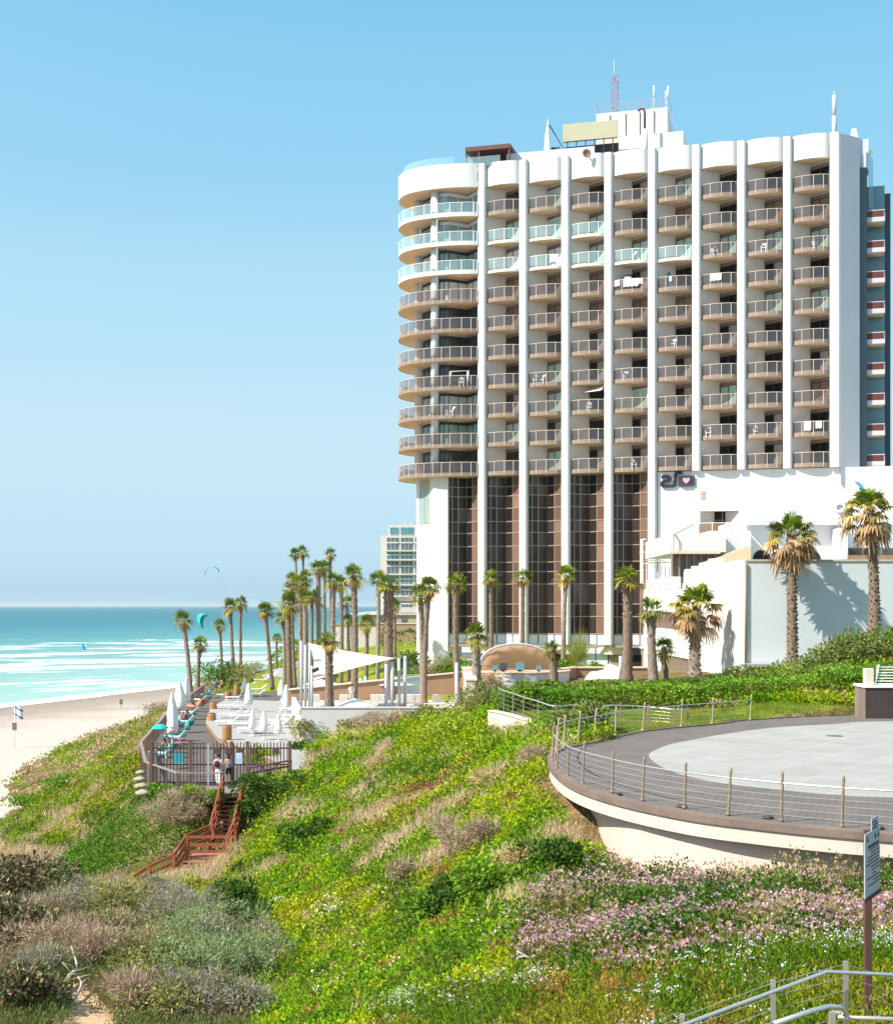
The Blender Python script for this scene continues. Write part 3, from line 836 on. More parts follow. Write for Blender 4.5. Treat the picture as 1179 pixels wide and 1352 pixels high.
mat('sign_wood', (.115, .055, .038), .75, .35, 2.5, stretch=(14, 14, 1), bump=.3, bscale=30)
mat('sign_face', (.42, .44, .45), .5)
mat('sign_ink', (.16, .07, .06), .8)
mat('sign_ink_dark', (.04, .04, .05), .8)
def notice_board():
    Z = 18.2; top = P(1145, 1096, Z); g = on_ground(top.x, top.y)
    t = thing('notice_board', 'white notice board with lines of small print on a dark wooden post', 'sign', (top.x, top.y, g))
    H = top.z - g
    mb = MB(); mb.box((0, 0, H / 2 - .1), (.088, .088, H + .2)); mb.build('post', MATS['sign_wood'], t)
    # the board faces right and towards the path, so it is seen at a slant
    ang = R(59); d = Vector((math.cos(ang), math.sin(ang), 0)); nrm = Vector((d.y, -d.x, 0))
    w, h = .80, .84; zc = H - .42
    W = lambda s, z, o: Vector((.0, 0, 0)) + d * s + nrm * o + Vector((0, 0, z))
    o0 = -.075 if nrm.y > 0 else .075
    o0 = .075
    fr = -1 if nrm.y > 0 else 1
    def slab(mb, s0, s1, z0, z1, a, b, mi=0):
        vs = [W(s, z, fr * o) for o in (a, b) for s, z in ((s0, z0), (s1, z0), (s1, z1), (s0, z1))]
        mb.add(vs, [(0, 1, 2, 3), (7, 6, 5, 4), (0, 4, 5, 1), (1, 5, 6, 2), (2, 6, 7, 3), (3, 7, 4, 0)], mi)
    mb = MB(); slab(mb, -w / 2, w / 2, zc - h / 2, zc + h / 2, .052, .064); board = mb.build('board', MATS['sign_face'], t)
    mb = MB(); slab(mb, -w / 2, w / 2, zc - h / 2 - .06, zc - h / 2, .045, .07); mb.build('board_rail', MATS['sign_wood'], t)
    mb = MB(); rr = random.Random(5)
    zz = zc + h / 2 - .21
    slab(mb, -.24, .34, zz, zz + .035, .066, .069, 1); zz -= .03
    slab(mb, -.2, .3, zz, zz + .012, .066, .069, 1)
    z = zz - .05
    for k, (a, b) in enumerate([(-.1,.36),(-.25,.36),(-.26,.36),(-.36,.36),(-.1,.36),(-.04,.36),(.0,.16),(-.28,.36),(.05,.36),(-.22,.36)]):
        s = a
        while s < b:
            e_ = min(b, s + rr.uniform(.02, .06)); slab(mb, s, e_, z, z + .016, .066, .069, 0); s = e_ + .008
        z -= .047
    # two round emblems at the top of the board
    for s, k in ((-.26, 0), (.14, 1), (.3, 1)):
        slab(mb, s - .03, s + .03, zc + h / 2 - .12, zc + h / 2 - .075, .066, .069, k); slab(mb, s - .015, s + .018, zc + h / 2 - .075, zc + h / 2 - .045, .066, .069, k)
    mb.build('printing', [MATS['sign_ink'], MATS['sign_ink_dark']], board)
    mb = MB(); slab(mb, -.02, .34, H - .03, H + .16, .05, .058); pl = mb.build('small_plate', MATS['sign_face'], t)
    mb = MB()
    for k, (a, b) in enumerate([(.0, .3), (.04, .32), (.0, .25)]): slab(mb, a, b, H + .015 + .04 * k, H + .033 + .04 * k, .06, .062)
    mb.build('printing', MATS['sign_ink_dark'], pl)
notice_board()

def planter_wall():
    t = thing('planter_wall', 'dark stone planter block with white slatted guard on top', 'wall', (0, 0, 0))
    Z = 60.5; a = P(1142, 945, Z); top = CZ - (908 - HZ) * Z / F
    mb = MB(); mb.bx(a.x, a.x + 7, Z, Z + 1.6, -.5, top); mb.build('stone_block', MATS['planter_stone'], t)
    mb = MB(); mb.bx(a.x - .06, a.x + 7, Z - .06, Z + 1.66, top + .002, top + .1); mb.build('coping', MATS['white_plaster'], t)
    mb = MB(); mb.bx(a.x + .05, a.x + .4, Z + .1, Z + .5, top + .102, top + .85); mb.build('pillar', MATS['cream_plaster'], t)
    mb = MB()
    for k in range(7):
        z = top + .16 + k * .125
        mb.bar((a.x + .48 + .012 * k, Z + .25, z), (a.x + 7, Z + .25, z), .045, .04)
    mb.bar((a.x + .48, Z + .2, top + .1), (a.x + .66, Z + .2, top + 1.02), .06, .06); mb.build('slat_guard', MATS['white_paint'], t)
grid_pave('planter_stone', (.20, .15, .125), (.28, .215, .18), .9, .55, 0, (.07, .055, .05), var=.4)
planter_wall()
# ------------------------------------------------------------------ the hotel
mat('hotel_white', (.69, .675, .655), .85, .13, .9, bump=.1, bscale=4, stretch=(1, 1, .09), detail=9)
mat('hotel_grey', (.60, .57, .58), .85, .06, .3)
mat('recess_beige', (.74, .65, .57), .9, .06, .3)
mat('soffit', (.74, .53, .34), .9, .05, .3)
mat('bronze', (.27, .198, .155), .55, .2, 1.2)
mat('tan_rail', (.56, .45, .35), .5)
mat('door_bronze', (.045, .033, .027), .45)
mat('shutter_brown', (.26, .16, .10), .7, .15, .5)
mat('shutter_white', (.70, .67, .63), .7)
mat('slate_wall', (.075, .11, .13), .6, .15, .8)
mat('red_panel', (.10, .028, .022), .6)
mat('blue_glass', (.13, .25, .28), .15, spec=.6)
mat('wing_dark', (.05, .075, .09), .5)
glass_mat('bronze_glass', (.58, .545, .54), (.25, .235, .25), dusty=.17)
glass_mat('clear_glass', (.80, .94, .94), (.50, .68, .72), dusty=.25)
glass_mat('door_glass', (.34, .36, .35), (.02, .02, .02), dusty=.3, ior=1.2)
mat('curtain_green', (.44, .58, .48), .3, .25, 3, stretch=(14, 14, .2))
mat('curtain_cream', (.34, .29, .25), .5, .25, 3, stretch=(14, 14, .2))
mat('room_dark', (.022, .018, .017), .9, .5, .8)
attr_mat('curtain_glass', .15, .3)

HA = math.atan2(134.2 - 143.6, 37.69 - 3.39)
BAY = 35.56 / 8
hotel = thing('hotel_tower', 'tall white hotel tower with white fins and rows of curved balconies', 'hotel', (3.39, 143.6, 0), HA)
def HP(x, y, z): return hotel.matrix_basis @ Vector((x, y, z))
FLOOR0, FH, NF = 18.7, 3.03, 10
TOP = 51.4

def hbuild(mb, name, m, parent=hotel, loc=None): return mb.build(name, m, parent, loc)

# structural fins
for k in range(9):
    z0 = 1.0 if k < 5 else 18.63
    mb = MB(); x = k * BAY
    w = .85 if k < 8 else 1.0
    poly = [(x, .4), (x, -.40), (x + .06, -.46), (x + w - .17, -.46), (x + w, -.29), (x + w, .4)]
    mb.prism(poly, z0, TOP + .05); mb.build('fin', MATS['hotel_white'], hotel)

# zig-zag recess wall over the full height, and the body behind
mb = MB()
zz = []
for k in range(8):
    x = k * BAY
    zz += [(x + .8, .22), (x + 2.62, 1.66), (x + BAY + .02, .25)]
zz2 = [(-3.35, .1), (-3.3, .22), (-1.65, 1.97), (.02, .25)] + zz
n = len(zz2)
for i in range(n - 1):
    a, b = zz2[i], zz2[i + 1]
    mb.quad((a[0], a[1], 0), (b[0], b[1], 0), (b[0], b[1], TOP), (a[0], a[1], TOP))
hbuild(mb, 'recess_wall', MATS['recess_beige'])
mb = MB(); mb.prism([(-7.2, 3.4), (-4.6, 3.4), (-3.2, 3.0), (8 * BAY + .9, 3.0), (8 * BAY + .9, 18), (-6, 18), (-7.6, 16)], -.5, 50.2); hbuild(mb, 'core_block', MATS['hotel_white'])
# chamfered end wall
mb = MB(); x = 8 * BAY + 1.0
mb.prism([(x + .003, -.40), (x + 1.85, 1.45), (x + 1.7, 1.9), (x + .003, .4)], 17, TOP - .1); hbuild(mb, 'end_wall', MATS['hotel_grey'])  # shade on this side is put into the grey wall colour

# balconies of the regular bays ------------------------------------------------------------
BOW = [(.87, .02), (1.15, -.2), (1.6, -.4), (2.2, -.56), (2.9, -.62), (3.5, -.6), (4.0, -.5), (4.3, -.33), (4.43, -.05)]
BOWS = [(p.x, p.y) for p in catmull([(a, b, 0) for a, b in BOW], 3)]
def inset(line, d):
    n = len(line); out = []
    for i in range(n):
        t = (Vector(line[min(i + 1, n - 1)]) - Vector(line[max(i - 1, 0)])).normalized()
        out.append((line[i][0] - t.y * d, line[i][1] + t.x * d))
    return out
def slab_mesh(line, back):
    mb = MB(); mb.prism(inset(line, .06) + back, 0, .2, 0); mb.ribbon(line, -.02, .40, .055, 1); return mb.mesh('balcony', [MATS['soffit'], MATS['bronze']])
def panels_mesh(line, m):
    mb = MB(); L = inset(line, .03)
    for i in range(len(L) - 1):
        a, b = L[i], L[i + 1]
        mb.quad((a[0], a[1], .41), (b[0], b[1], .41), (b[0], b[1], 1.4), (a[0], a[1], 1.4))
    return mb.mesh('glass_panel', m)
def rail_mesh(line, step, m):
    mb = MB(); L = inset(line, .02)
    mb.tube([(a, b, 1.43) for a, b in L], .035, 5)
    d = 0; last = -9
    for i, p in enumerate(L):
        if i: d += (Vector(p) - Vector(L[i - 1])).length
        if d - last > step or i == len(L) - 1:
            mb.bar((p[0], p[1], .02), (p[0], p[1], 1.43), .07, .06); last = d
    return mb.mesh('handrail', m)
BACK = [(4.44, .2), (2.62, 1.64), (.86, .2)]
SLAB = slab_mesh(BOWS, BACK)
mbw = MB(); mbw.prism(inset(BOWS, .06) + BACK, 0, .2, 0); mbw.ribbon(BOWS, -.02, .28, .055, 1, None, True)
SLAB_W = mbw.mesh('balcony', [MATS['soffit'], MATS['hotel_white']])
G_B = panels_mesh(BOWS, MATS['bronze_glass']); G_C = panels_mesh(BOWS, MATS['clear_glass'])
R_B = rail_mesh(BOWS, .95, MATS['tan_rail']); R_C = rail_mesh(BOWS, .95, MATS['white_paint'])

# sliding doors in the slanted half of each recess
DA, DB = Vector((2.66, 1.61)), Vector((4.42, .245))
def door_meshes(kind):
    d = (DB - DA); L = d.length; d.normalize(); nn = Vector((d.y, -d.x))  # towards the outside
    nn = nn if nn.y < 0 else -nn
    def W(s, z, o): p = DA + d * s + nn * o; return (p.x, p.y, z)
    def slab(mb, s0, s1, z0, z1, a, b, mi=0):
        vs = [W(s, z, o) for o in (a, b) for s, z in ((s0, z0), (s1, z0), (s1, z1), (s0, z1))]
        mb.add(vs, [(0, 1, 2, 3), (7, 6, 5, 4), (0, 4, 5, 1), (1, 5, 6, 2), (2, 6, 7, 3), (3, 7, 4, 0)], mi)
    fr = 'white_paint' if kind == 'white' else 'door_bronze'
    mb = MB()
    slab(mb, 0, L, 2.5, 2.83, .0, .09, 1)                       # lintel
    for s in (0, L * .5 - .04, L - .08): slab(mb, s, s + .08, .2, 2.5, .0, .08, 0)
    slab(mb, .08, L - .08, .2, .28, 0, .07, 0); slab(mb, .08, L - .08, 2.42, 2.5, 0, .07, 0)
    frame = mb.mesh('balcony_door', [MATS[fr], MATS['shutter_brown']])
    mb = MB()
    if kind in ('brown', 'shut'):
        for k in range(14):
            z = .29 + k * .152
            slab(mb, .09, L - .09, z, z + .14, .02, .05)
        pane = mb.mesh('shutter', MATS['shutter_brown' if kind == 'brown' else 'shutter_white']); nm = 'shutter'
    else:
        gi = 0 if kind == 'dark' else (2 if kind == 'cream' else 3)
        slab(mb, .08, L / 2 - .04, .28, 2.42, .035, .045, 0 if kind == 'cream' else gi); slab(mb, L / 2 + .04, L - .08, .28, 2.42, .035, .045, gi)
        if kind == 'dark':
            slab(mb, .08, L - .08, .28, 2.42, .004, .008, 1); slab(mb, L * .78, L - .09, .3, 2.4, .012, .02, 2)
        elif kind == 'cream':
            slab(mb, .08, L * .45, .28, 2.42, .004, .008, 1); slab(mb, L * .45, L - .09, .3, 2.4, .012, .02, 2)
        else:
            slab(mb, .08, L - .08, .28, 2.42, .004, .02, 3)
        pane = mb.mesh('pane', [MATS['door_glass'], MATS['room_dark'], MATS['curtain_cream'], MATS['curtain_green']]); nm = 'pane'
    return frame, pane, nm
DOORS = {k: door_meshes(k) for k in ('dark', 'cream', 'green', 'white', 'brown', 'shut')}
# rows from the top, bays from the sea side: kind of door; capital = clear glass guard
KIND = ['d w d c g d d d',
        'G W G d b d b b',
        'S S G G G g g g',
        'b b b c d d c d',  # brown shutters in this row and the next stand in for sunlit patches
        'b b b b b d g g',
        'd d c d d c d d',
        'd g c d c d d c',
        'c g d w c g d b',
        'g c d c d d c d',
        'd g c c c d c d']
KEY = {'d': 'dark', 'c': 'cream', 'g': 'green', 'w': 'white', 'b': 'brown', 's': 'shut'}
for r in range(NF):
    z = FLOOR0 + FH * (NF - 1 - r)
    row = KIND[r].split()
    for k in range(8):
        ch = row[k]; clear = ch.isupper(); kind = KEY[ch.lower()]
        if clear and ch == 'G': kind = 'green'
        b = put('balcony', SLAB_W if clear else SLAB, hotel, (k * BAY, 0, z))
        put('glass_panel', G_C if clear else G_B, b); put('handrail', R_C if clear else R_B, b)
        fr, pane, nm = DOORS[kind]
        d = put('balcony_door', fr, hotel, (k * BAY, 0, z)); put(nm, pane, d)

# curved parapets at the top of every bay
mbp = MB(); mbp.ribbon(BOWS, 0, 2.4, .16, 0, None, True); mbp.prism(inset(BOWS, .1) + BACK, .003, .2, 1)
PAR = mbp.mesh('parapet', [MATS['hotel_white'], MATS['soffit']])
for k in range(8): put('parapet', PAR, hotel, (k * BAY, 0, FLOOR0 + FH * NF + .05))

# corner block at the sea end ------------------------------------------------------------
CORN = [(-.02, -.55), (-.9, -.9), (-2.4, -1.15), (-4.2, -1.2), (-6.2, -.9), (-8.0, -.05), (-9.3, 1.6), (-9.75, 3.6), (-9.4, 5.6), (-8.6, 7.0), (-7.55, 7.9)]
CORNS = [(p.x, p.y) for p in catmull([(a, b, 0) for a, b in CORN], 4)][::-1]
CBACK = [(-.02, .3), (-1.65, 1.9), (-3.3, .2), (-4.8, .2), (-7.55, 2.9)]
CSLAB = None
def corner_slab(fascia):
    mb = MB(); mb.prism(inset(CORNS, .07) + CBACK, 0, .2, 0); mb.ribbon(CORNS, -.02, .36 if fascia == 'bronze' else .42, .065, 1, None, True)
    return mb.mesh('corner_balcony', [MATS['soffit'], MATS[fascia]])
C_BR, C_WH = corner_slab('bronze'), corner_slab('hotel_white')
CG_B, CG_C = panels_mesh(CORNS, MATS['bronze_glass']), panels_mesh(CORNS, MATS['clear_glass'])
CR_B, CR_C = rail_mesh(CORNS, .85, MATS['tan_rail']), rail_mesh(CORNS, 1.1, MATS['white_paint'])
for r in range(NF):
    z = FLOOR0 + FH * (NF - 1 - r) - .05
    clear = r < 3
    b = put('corner_balcony', C_WH if clear else C_BR, hotel, (0, 0, z))
    put('glass_panel', CG_C if clear else CG_B, b); put('handrail', CR_C if clear else CR_B, b)
mb = MB(); mb.ribbon(CORNS, 0, 2.5, .2, 0, None, True); mb.prism(inset(CORNS, .1) + CBACK, .003, .2, 1)
mb.build('corner_parapet', [MATS['hotel_white'], MATS['soffit']], hotel, (0, 0, FLOOR0 + FH * NF - .05))
# glass screen on the corner roof
mb = MB(); L = inset(CORNS, .5)
for i in range(6, len(L) - 9):
    a, b = L[i], L[i + 1]
    mb.quad((a[0], a[1], 51.3), (b[0], b[1], 51.3), (b[0], b[1], 52.35), (a[0], a[1], 52.35))
mb.build('roof_glass_screen', MATS['clear_glass'], hotel)

# plinth of the corner: white flanks, big green window, white column
mb = MB()
mb.prism([(-3.3, .15), (-3.3, -.25), (-4.85, -.25), (-7.6, 2.6), (-7.6, 12), (-3.3, 12)], -2.2, FLOOR0 - .06); hbuild(mb, 'corner_plinth', MATS['hotel_white'])
def flank(s, z, o):      # along the 45 degree seaward flank
    a, b = Vector((-4.85, -.25)), Vector((-7.6, 2.6)); d = (b - a).normalized(); n_ = Vector((-d.y, d.x)); n_ = n_ if n_.x < 0 else -n_
    p = a + d * s + n_ * o; return (p.x, p.y, z)
def flank_box(mb, s0, s1, z0, z1, o0, o1, mi=0):
    vs = [flank(s, z, o) for o in (o0, o1) for s, z in ((s0, z0), (s1, z0), (s1, z1), (s0, z1))]
    mb.add(vs, [(0, 1, 2, 3), (7, 6, 5, 4), (0, 4, 5, 1), (1, 5, 6, 2), (2, 6, 7, 3), (3, 7, 4, 0)], mi)
def flank_window(z0, z1, s0, s1, glass, name, header=0):
    mb = MB()
    for s in (s0, (s0 + s1) / 2, s1 - .08): flank_box(mb, s, s + .08, z0, z1, .0, .07)
    flank_box(mb, s0, s1, z0 - .08, z0, 0, .07); flank_box(mb, s0, s1, z1, z1 + .08, 0, .07)
    if header: flank_box(mb, s0, s1, z1 + .083, z1 + header, 0, .06)
    w_ = mb.build(name, MATS['tan_metal' if header else 'door_bronze'], hotel)
    mb = MB(); flank_box(mb, s0 + .09, s1 - .09, z0 + .002, z1 - .002, .004, .03); mb.build('pane', MATS[glass], w_)
mat('green_pane', (.26, .40, .37), .12, .25, .6, spec=.6)
mat('dark_pane', (.07, .08, .085), .1, .6, .5, spec=.6)
mat('curtain_pane', (.52, .55, .55), .25, .35, .8, spec=.5)
flank_window(13.9, 17.4, 1.0, 3.1, 'green_pane', 'stair_window', 1.1)
flank_window(.3, 5.4, 1.2, 3.1, 'green_pane', 'lobby_window')
# upper storeys: flanks with windows between round columns
mb = MB(); mb.prism([(-3.3, .3), (-4.85, .3), (-7.55, 3.05), (-7.55, 12), (-3.3, 12)], FLOOR0 - .06, TOP - .4); hbuild(mb, 'corner_wall', MATS['recess_beige'])
for (x, y) in ((-4.75, -.2), (-7.35, 2.5)):
    mb = MB(); mb.lathe([(.42, FLOOR0 - .06), (.42, TOP - 2.4)], 14, (x, y, 0)); mb.build('column', MATS['hotel_white'], hotel)
CW = ['curtain_pane', 'green_pane', 'shutter_white', 'shutter_white', 'dark_pane', 'dark_pane', 'dark_pane', 'curtain_pane', 'green_pane', 'dark_pane']
CV = ['green_pane', 'green_pane', 'green_pane', 'shutter_white', 'dark_pane', 'dark_pane', 'dark_pane', 'curtain_pane', 'green_pane', 'dark_pane']
for r in range(NF):
    z = FLOOR0 + FH * (NF - 1 - r)
    mb = MB()
    def fb(s0, s1, z0, z1, o0, o1): flank_box(mb, s0, s1, z0, z1, o0, o1)
    for s in (.75, 1.85, 2.95): fb(s, s + .07, z + .2, z + 2.5, -.36, -.27)
    fb(.75, 3.02, z + 2.5, z + 2.8, -.36, -.26)
    w_ = mb.build('corner_window', MATS['door_bronze'], hotel)
    mb = MB(); fb(.83, 2.94, z + .2, z + 2.5, -.37, -.31); mb.build('pane', MATS[CW[r]], w_)
    # glazed bay between the column and the first fin
    mb = MB(); a, m_, c = (-4.3, .25), (-1.65, 1.9), (-.04, .28)
    pts = [(-4.3, .18), (-3.3, .18), (-1.7, 1.82), (-.06, .22)]
    for i, (p, q) in enumerate(zip(pts, pts[1:])):
        p, q = Vector(p), Vector(q)
        for j in range(3):
            s = p.lerp(q, j / 2.0 if i else j / 2.0)
            mb.bar((s.x, s.y - .03, z + .2), (s.x, s.y - .03, z + 2.55), .07, .07)
        mb.bar((p.x, p.y - .03, z + 2.66), (q.x, q.y - .03, z + 2.66), .07, .3)
    w_ = mb.build('corner_bay_window', MATS['white_paint' if r < 2 else 'door_bronze'], hotel)
    mb = MB()
    for p, q in zip(pts, pts[1:]): mb.quad((p[0], p[1] - .02, z + .2), (q[0], q[1] - .02, z + .2), (q[0], q[1] - .02, z + 2.55), (p[0], p[1] - .02, z + 2.55))
    mb.build('pane', MATS[CV[r]], w_)
# balconies round the seaward flank, further back
WB = [(p.x, p.y) for p in catmull([(0, 0, 0), (-.7, .5, 0), (-1.3, 1.6, 0), (-1.35, 3.0, 0), (-.8, 4.1, 0), (0, 4.6, 0)], 3)][::-1]
mbs = MB(); mbs.prism(WB + [(.6, 0.3), (.6, 4.3)], 0, .2, 0); mbs.ribbon(WB, .203, .5, .07, 1); W_S = mbs.mesh('flank_balcony', [MATS['hotel_white'], MATS['hotel_white']])
W_G, W_R = panels_mesh(WB, MATS['bronze_glass']), rail_mesh(WB, .8, MATS['tan_rail'])
for i, z in enumerate([27.8, 24.8, 21.8, 18.7, 15.2]):
    b = put('flank_balcony', W_S, hotel, (-7.55 if i < 4 else -7.45, 8.0 - (1.2 if i == 4 else 0), z)); put('glass_panel', W_G, b); put('handrail', W_R, b)

# tall bronze curtain walls under the first bays --------------------------------------------
def curtain_bay(x0, xa, x1, seed):
    rr = random.Random(seed)
    L = [Vector((x0, .12)), Vector((xa, 1.45)), Vector((x1, .12))]
    zs = [2.1, 3.9, 5.2, 7.3, 8.6, 9.6, 11.3, 12.7, 13.9, 15.3, 16.6, 17.6, FLOOR0 - .08]
    fr = MB(); gl = MB()
    for w_, (p, q) in enumerate(((L[0], L[1]), (L[1], L[2]))):
        nn = 3 if w_ == 0 else 2
        cuts = [0, .2, .52, 1] if w_ == 0 else [0, .5, 1]
        for i in range(nn + 1):
            s = p.lerp(q, cuts[i]); fr.bar((s.x, s.y - .05, 2.05), (s.x, s.y - .05, FLOOR0 - .07), .09, .09)
        for z in zs: fr.bar((p.x, p.y - .045, z), (q.x, q.y - .045, z), .07, .09)
        for i in range(nn):
            a, b = p.lerp(q, cuts[i]), p.lerp(q, cuts[i + 1])
            for j in range(len(zs) - 1):
                base = rr.choice([(.028, .02, .018), (.04, .029, .026), (.022, .016, .015)]) if (w_ == 0 or i == 0) else rr.choice([(.15, .085, .06), (.17, .10, .07), (.12, .07, .055), (.20, .12, .085)])  # last strip of the second wing coloured brown as if sunlit
                if w_ == 0 and rr.random() < .12: base = (.075, .06, .06)
                k = rr.uniform(.75, 1.2); c_ = tuple(v * k for v in base)
                t = rr.uniform(-.006, .006)
                gl.quad((a.x, a.y - .02 + t, zs[j]), (b.x, b.y - .02 - t, zs[j]), (b.x, b.y - .02 + t, zs[j + 1]), (a.x, a.y - .02 - t, zs[j + 1]), 0, c_)
    g = gl.build('curtain_wall', MATS['curtain_glass'], hotel); fr.build('mullion_frame', MATS['tan_frame'], g)
    # white spandrel panels and dark ground floor glazing
    mb = MB(); 
    for w_, (p, q) in enumerate(((L[0], L[1]), (L[1], L[2]))):
        for i in range(2):
            a, b = p.lerp(q, .04 + i * .5), p.lerp(q, .46 + i * .5); mb.bar((a.x, a.y - .05, 1.5), (b.x, b.y - .05, 1.5), .1, .98)
    mb.build('spandrel_panel', MATS['spandrel'], hotel)
    mb = MB(); mb.bx(x0 - .05, x1 + .05, -.1, .2, .72, .97); mb.build('sill_beam', MATS['tan_frame'], hotel)
mat('tan_frame', (.30, .23, .185), .55)
mat('spandrel', (.55, .60, .68), .35, .12, .4)
curtain_bay(-3.28, -1.65, -.03, 1)
for k in range(4): curtain_bay(k * BAY + .87, k * BAY + 2.62, (k + 1) * BAY - .02, k + 2)
# ground floor: glazed lobby with pale panels, set back under the tower
rr = random.Random(9)
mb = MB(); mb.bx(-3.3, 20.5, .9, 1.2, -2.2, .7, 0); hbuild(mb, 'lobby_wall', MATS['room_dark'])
x = -3.2
i = 0
while x < 20:
    w_ = rr.choice([1.0, 1.05, 1.3])
    if i % 6 in (0, 1, 2, 3):
        mb = MB(); mb.bx(x, x + w_ - .1, .82, .88, -1.9, .66); mb.build('lobby_panel', MATS['spandrel' if i % 6 < 3 else 'tan_frame'], hotel)
    x += w_; i += 1
mb = MB(); mb.bx(17.2, 21.5, -2.6, .6, .75, .92); hbuild(mb, 'canopy', MATS['white_clean'])
for x in (17.4, 19.4, 21.3):
    mb = MB(); mb.bx(x, x + .2, -2.4, -2.2, -1.6, .75); hbuild(mb, 'canopy_post', MATS['tan_frame'])

# roof ----------------------------------------------------------------------------------------
mb = MB(); mb.bx(-6.5, 8 * BAY + .5, .6, 17, 50.203, 50.3); hbuild(mb, 'roof', MATS['hotel_grey'])
def rooft(u0, u1, v0, v1, Z, dep, name, m, z0=None):
    """roof structure seen between photo columns u0..u1 and rows v0..v1, front face Z away"""
    a, b = P(u0, v0, Z), P(u1, v1, Z); inv = hotel.matrix_basis.inverted()
    la, lb = inv @ Vector((a.x, Z, a.z)), inv @ Vector((b.x, Z, a.z))
    y = (la.y + lb.y) / 2
    mb = MB(); mb.bx(la.x, lb.x, y, y + dep, (b.z if z0 is None else z0), a.z); return mb.build(name, MATS[m], hotel), la.x, lb.x, y, a.z, b.z
mat('roof_plaster', (.74, .70, .65), .9, .14, .5, bump=.2)
mat('olive_panel', (.46, .43, .29), .7, .12, 2, stretch=(.3, .3, 6))
mat('corrugated', (.62, .65, .66), .6, .3, 6, stretch=(3, 3, .02))
mat('pergola_wood', (.13, .065, .05), .7, .2, 2)
T1 = rooft(785, 882, 146, 200, 146, 6, 'lift_tower', 'roof_plaster', 50.3)
T2 = rooft(787, 903, 178, 205, 143.5, 9, 'plant_room', 'roof_plaster', 50.303)
for f in (.2, .42, .62, .82):
    x = T1[1] + (T1[2] - T1[1]) * f; mb = MB(); mb.bx(x - .05, x + .05, T1[3] - .06, T1[3] - .003, 50.5, T1[4] - .3); mb.build('wall_joint', MATS['dark_metal'], T1[0])
T3 = rooft(665, 787, 198, 215, 142.5, .25, 'roof_screen', 'corrugated', 50.306)
T4 = rooft(741, 816, 161, 184, 142.8, .4, 'roof_billboard', 'olive_panel')
mb = MB()
for k in range(6):
    x = T4[1] + (T4[2] - T4[1]) * (k + .5) / 6; mb.bar((x, T4[3] + .2, 50.3), (x, T4[3] + .2, T4[5] - .003), .1)
mb.bx(T4[1], T4[2], T4[3] + .9, T4[3] + 1.1, 50.3, T4[5] - .3); mb.build('billboard_frame', MATS['dark_metal'], hotel)
# tall white blade with steel props
p = P(719, 155, 143); q = P(727, 155, 143); inv = hotel.matrix_basis.inverted(); lp, lq = inv @ p, inv @ q
mb = MB(); mb.add([(lp.x - .2, lp.y, 50.3), (lq.x + .1, lp.y, 50.3), (lq.x - .1, lp.y, 53.0), (lp.x + .35, lp.y, 56.2), (lp.x, lp.y, 54.2),
                   (lp.x - .2, lp.y + .5, 50.3), (lq.x + .1, lp.y + .5, 50.3), (lq.x - .1, lp.y + .5, 53.0), (lp.x + .35, lp.y + .5, 56.2), (lp.x, lp.y + .5, 54.2)],
                  [(0, 1, 2, 3, 4), (9, 8, 7, 6, 5), (0, 5, 6, 1), (1, 6, 7, 2), (2, 7, 8, 3), (3, 8, 9, 4), (4, 9, 5, 0)]); mb.build('roof_blade', MATS['hotel_white'], hotel)
mb = MB()
for a, b in (((lp.x + .4, 55.6), (lp.x + 2.2, 52.4)), ((lp.x + .8, 53.2), (lp.x + 2.2, 52.4)), ((lp.x + 2.2, 52.4), (lp.x + 3.4, 50.4)), ((lp.x + .8, 51.5), (lp.x + 2.4, 51.6)), ((lp.x + .5, 50.6), (lp.x + 2.2, 52.4)), ((lp.x + .8, 52.3), (lp.x + 2.6, 52.0))):
    mb.bar((a[0], lp.y + .6, a[1]), (b[0], lp.y + .6, b[1]), .12)
mb.bx(lp.x + .6, lp.x + 1.5, lp.y + .5, lp.y + .6, 50.4, 53.2); mb.build('blade_prop', MATS['wing_dark'], hotel)
# timber pergola with brown roof over the corner terrace
a = inv @ P(616, 197, 144.5); b = inv @ P(676, 197, 143.5)
mb = MB(); mb.bx(a.x, b.x, a.y - .6, a.y + 3.5, a.z - .45, a.z); mb.build('pergola_roof', MATS['pergola_wood'], hotel)
mb = MB(); mb.bx(a.x + .3, b.x - .2, a.y + 1.6, a.y + 3.4, 50.3, a.z - .46); mb.build('pergola_room', MATS['red_room'] if 'red_room' in MATS else mat('red_room', (.12, .03, .02), .8), hotel)
for f in (0.02, .3, .97):
    x = a.x + (b.x - a.x) * f; mb = MB(); mb.bx(x - .08, x + .08, a.y - .5, a.y - .3, 50.3, a.z - .453); mb.build('pergola_post', MATS['pergola_wood'], hotel)
mb = MB(); mb.bx(a.x - .2, b.x - 1, a.y - .9, a.y - .86, 51.2, 52.2); mb.build('pergola_glass', MATS['clear_glass'], hotel)
# lift tower railing
zt = T1[4]; mb = MB(); x0, x1, y0 = T1[1] - .1, T1[2], T1[3]
for k in range(10):
    x = x0 + (x1 - x0) * k / 9; mb.bar((x, y0 + .2, zt), (x, y0 + .2, zt + 1.15), .06)
    if k in (0, 9): mb.bar((x, y0 + 5, zt), (x, y0 + 5, zt + 1.15), .06)
for z in (.4, .8, 1.15): mb.bar((x0, y0 + .2, zt + z), (x1, y0 + .2, zt + z), .05)
for x in (x0, x1): mb.bar((x, y0 + .2, zt + 1.15), (x, y0 + 5, zt + 1.15), .05)
mb.build('roof_railing', MATS['mauve_metal'] if 'mauve_metal' in MATS else mat('mauve_metal', (.30, .29, .42), .6), hotel)
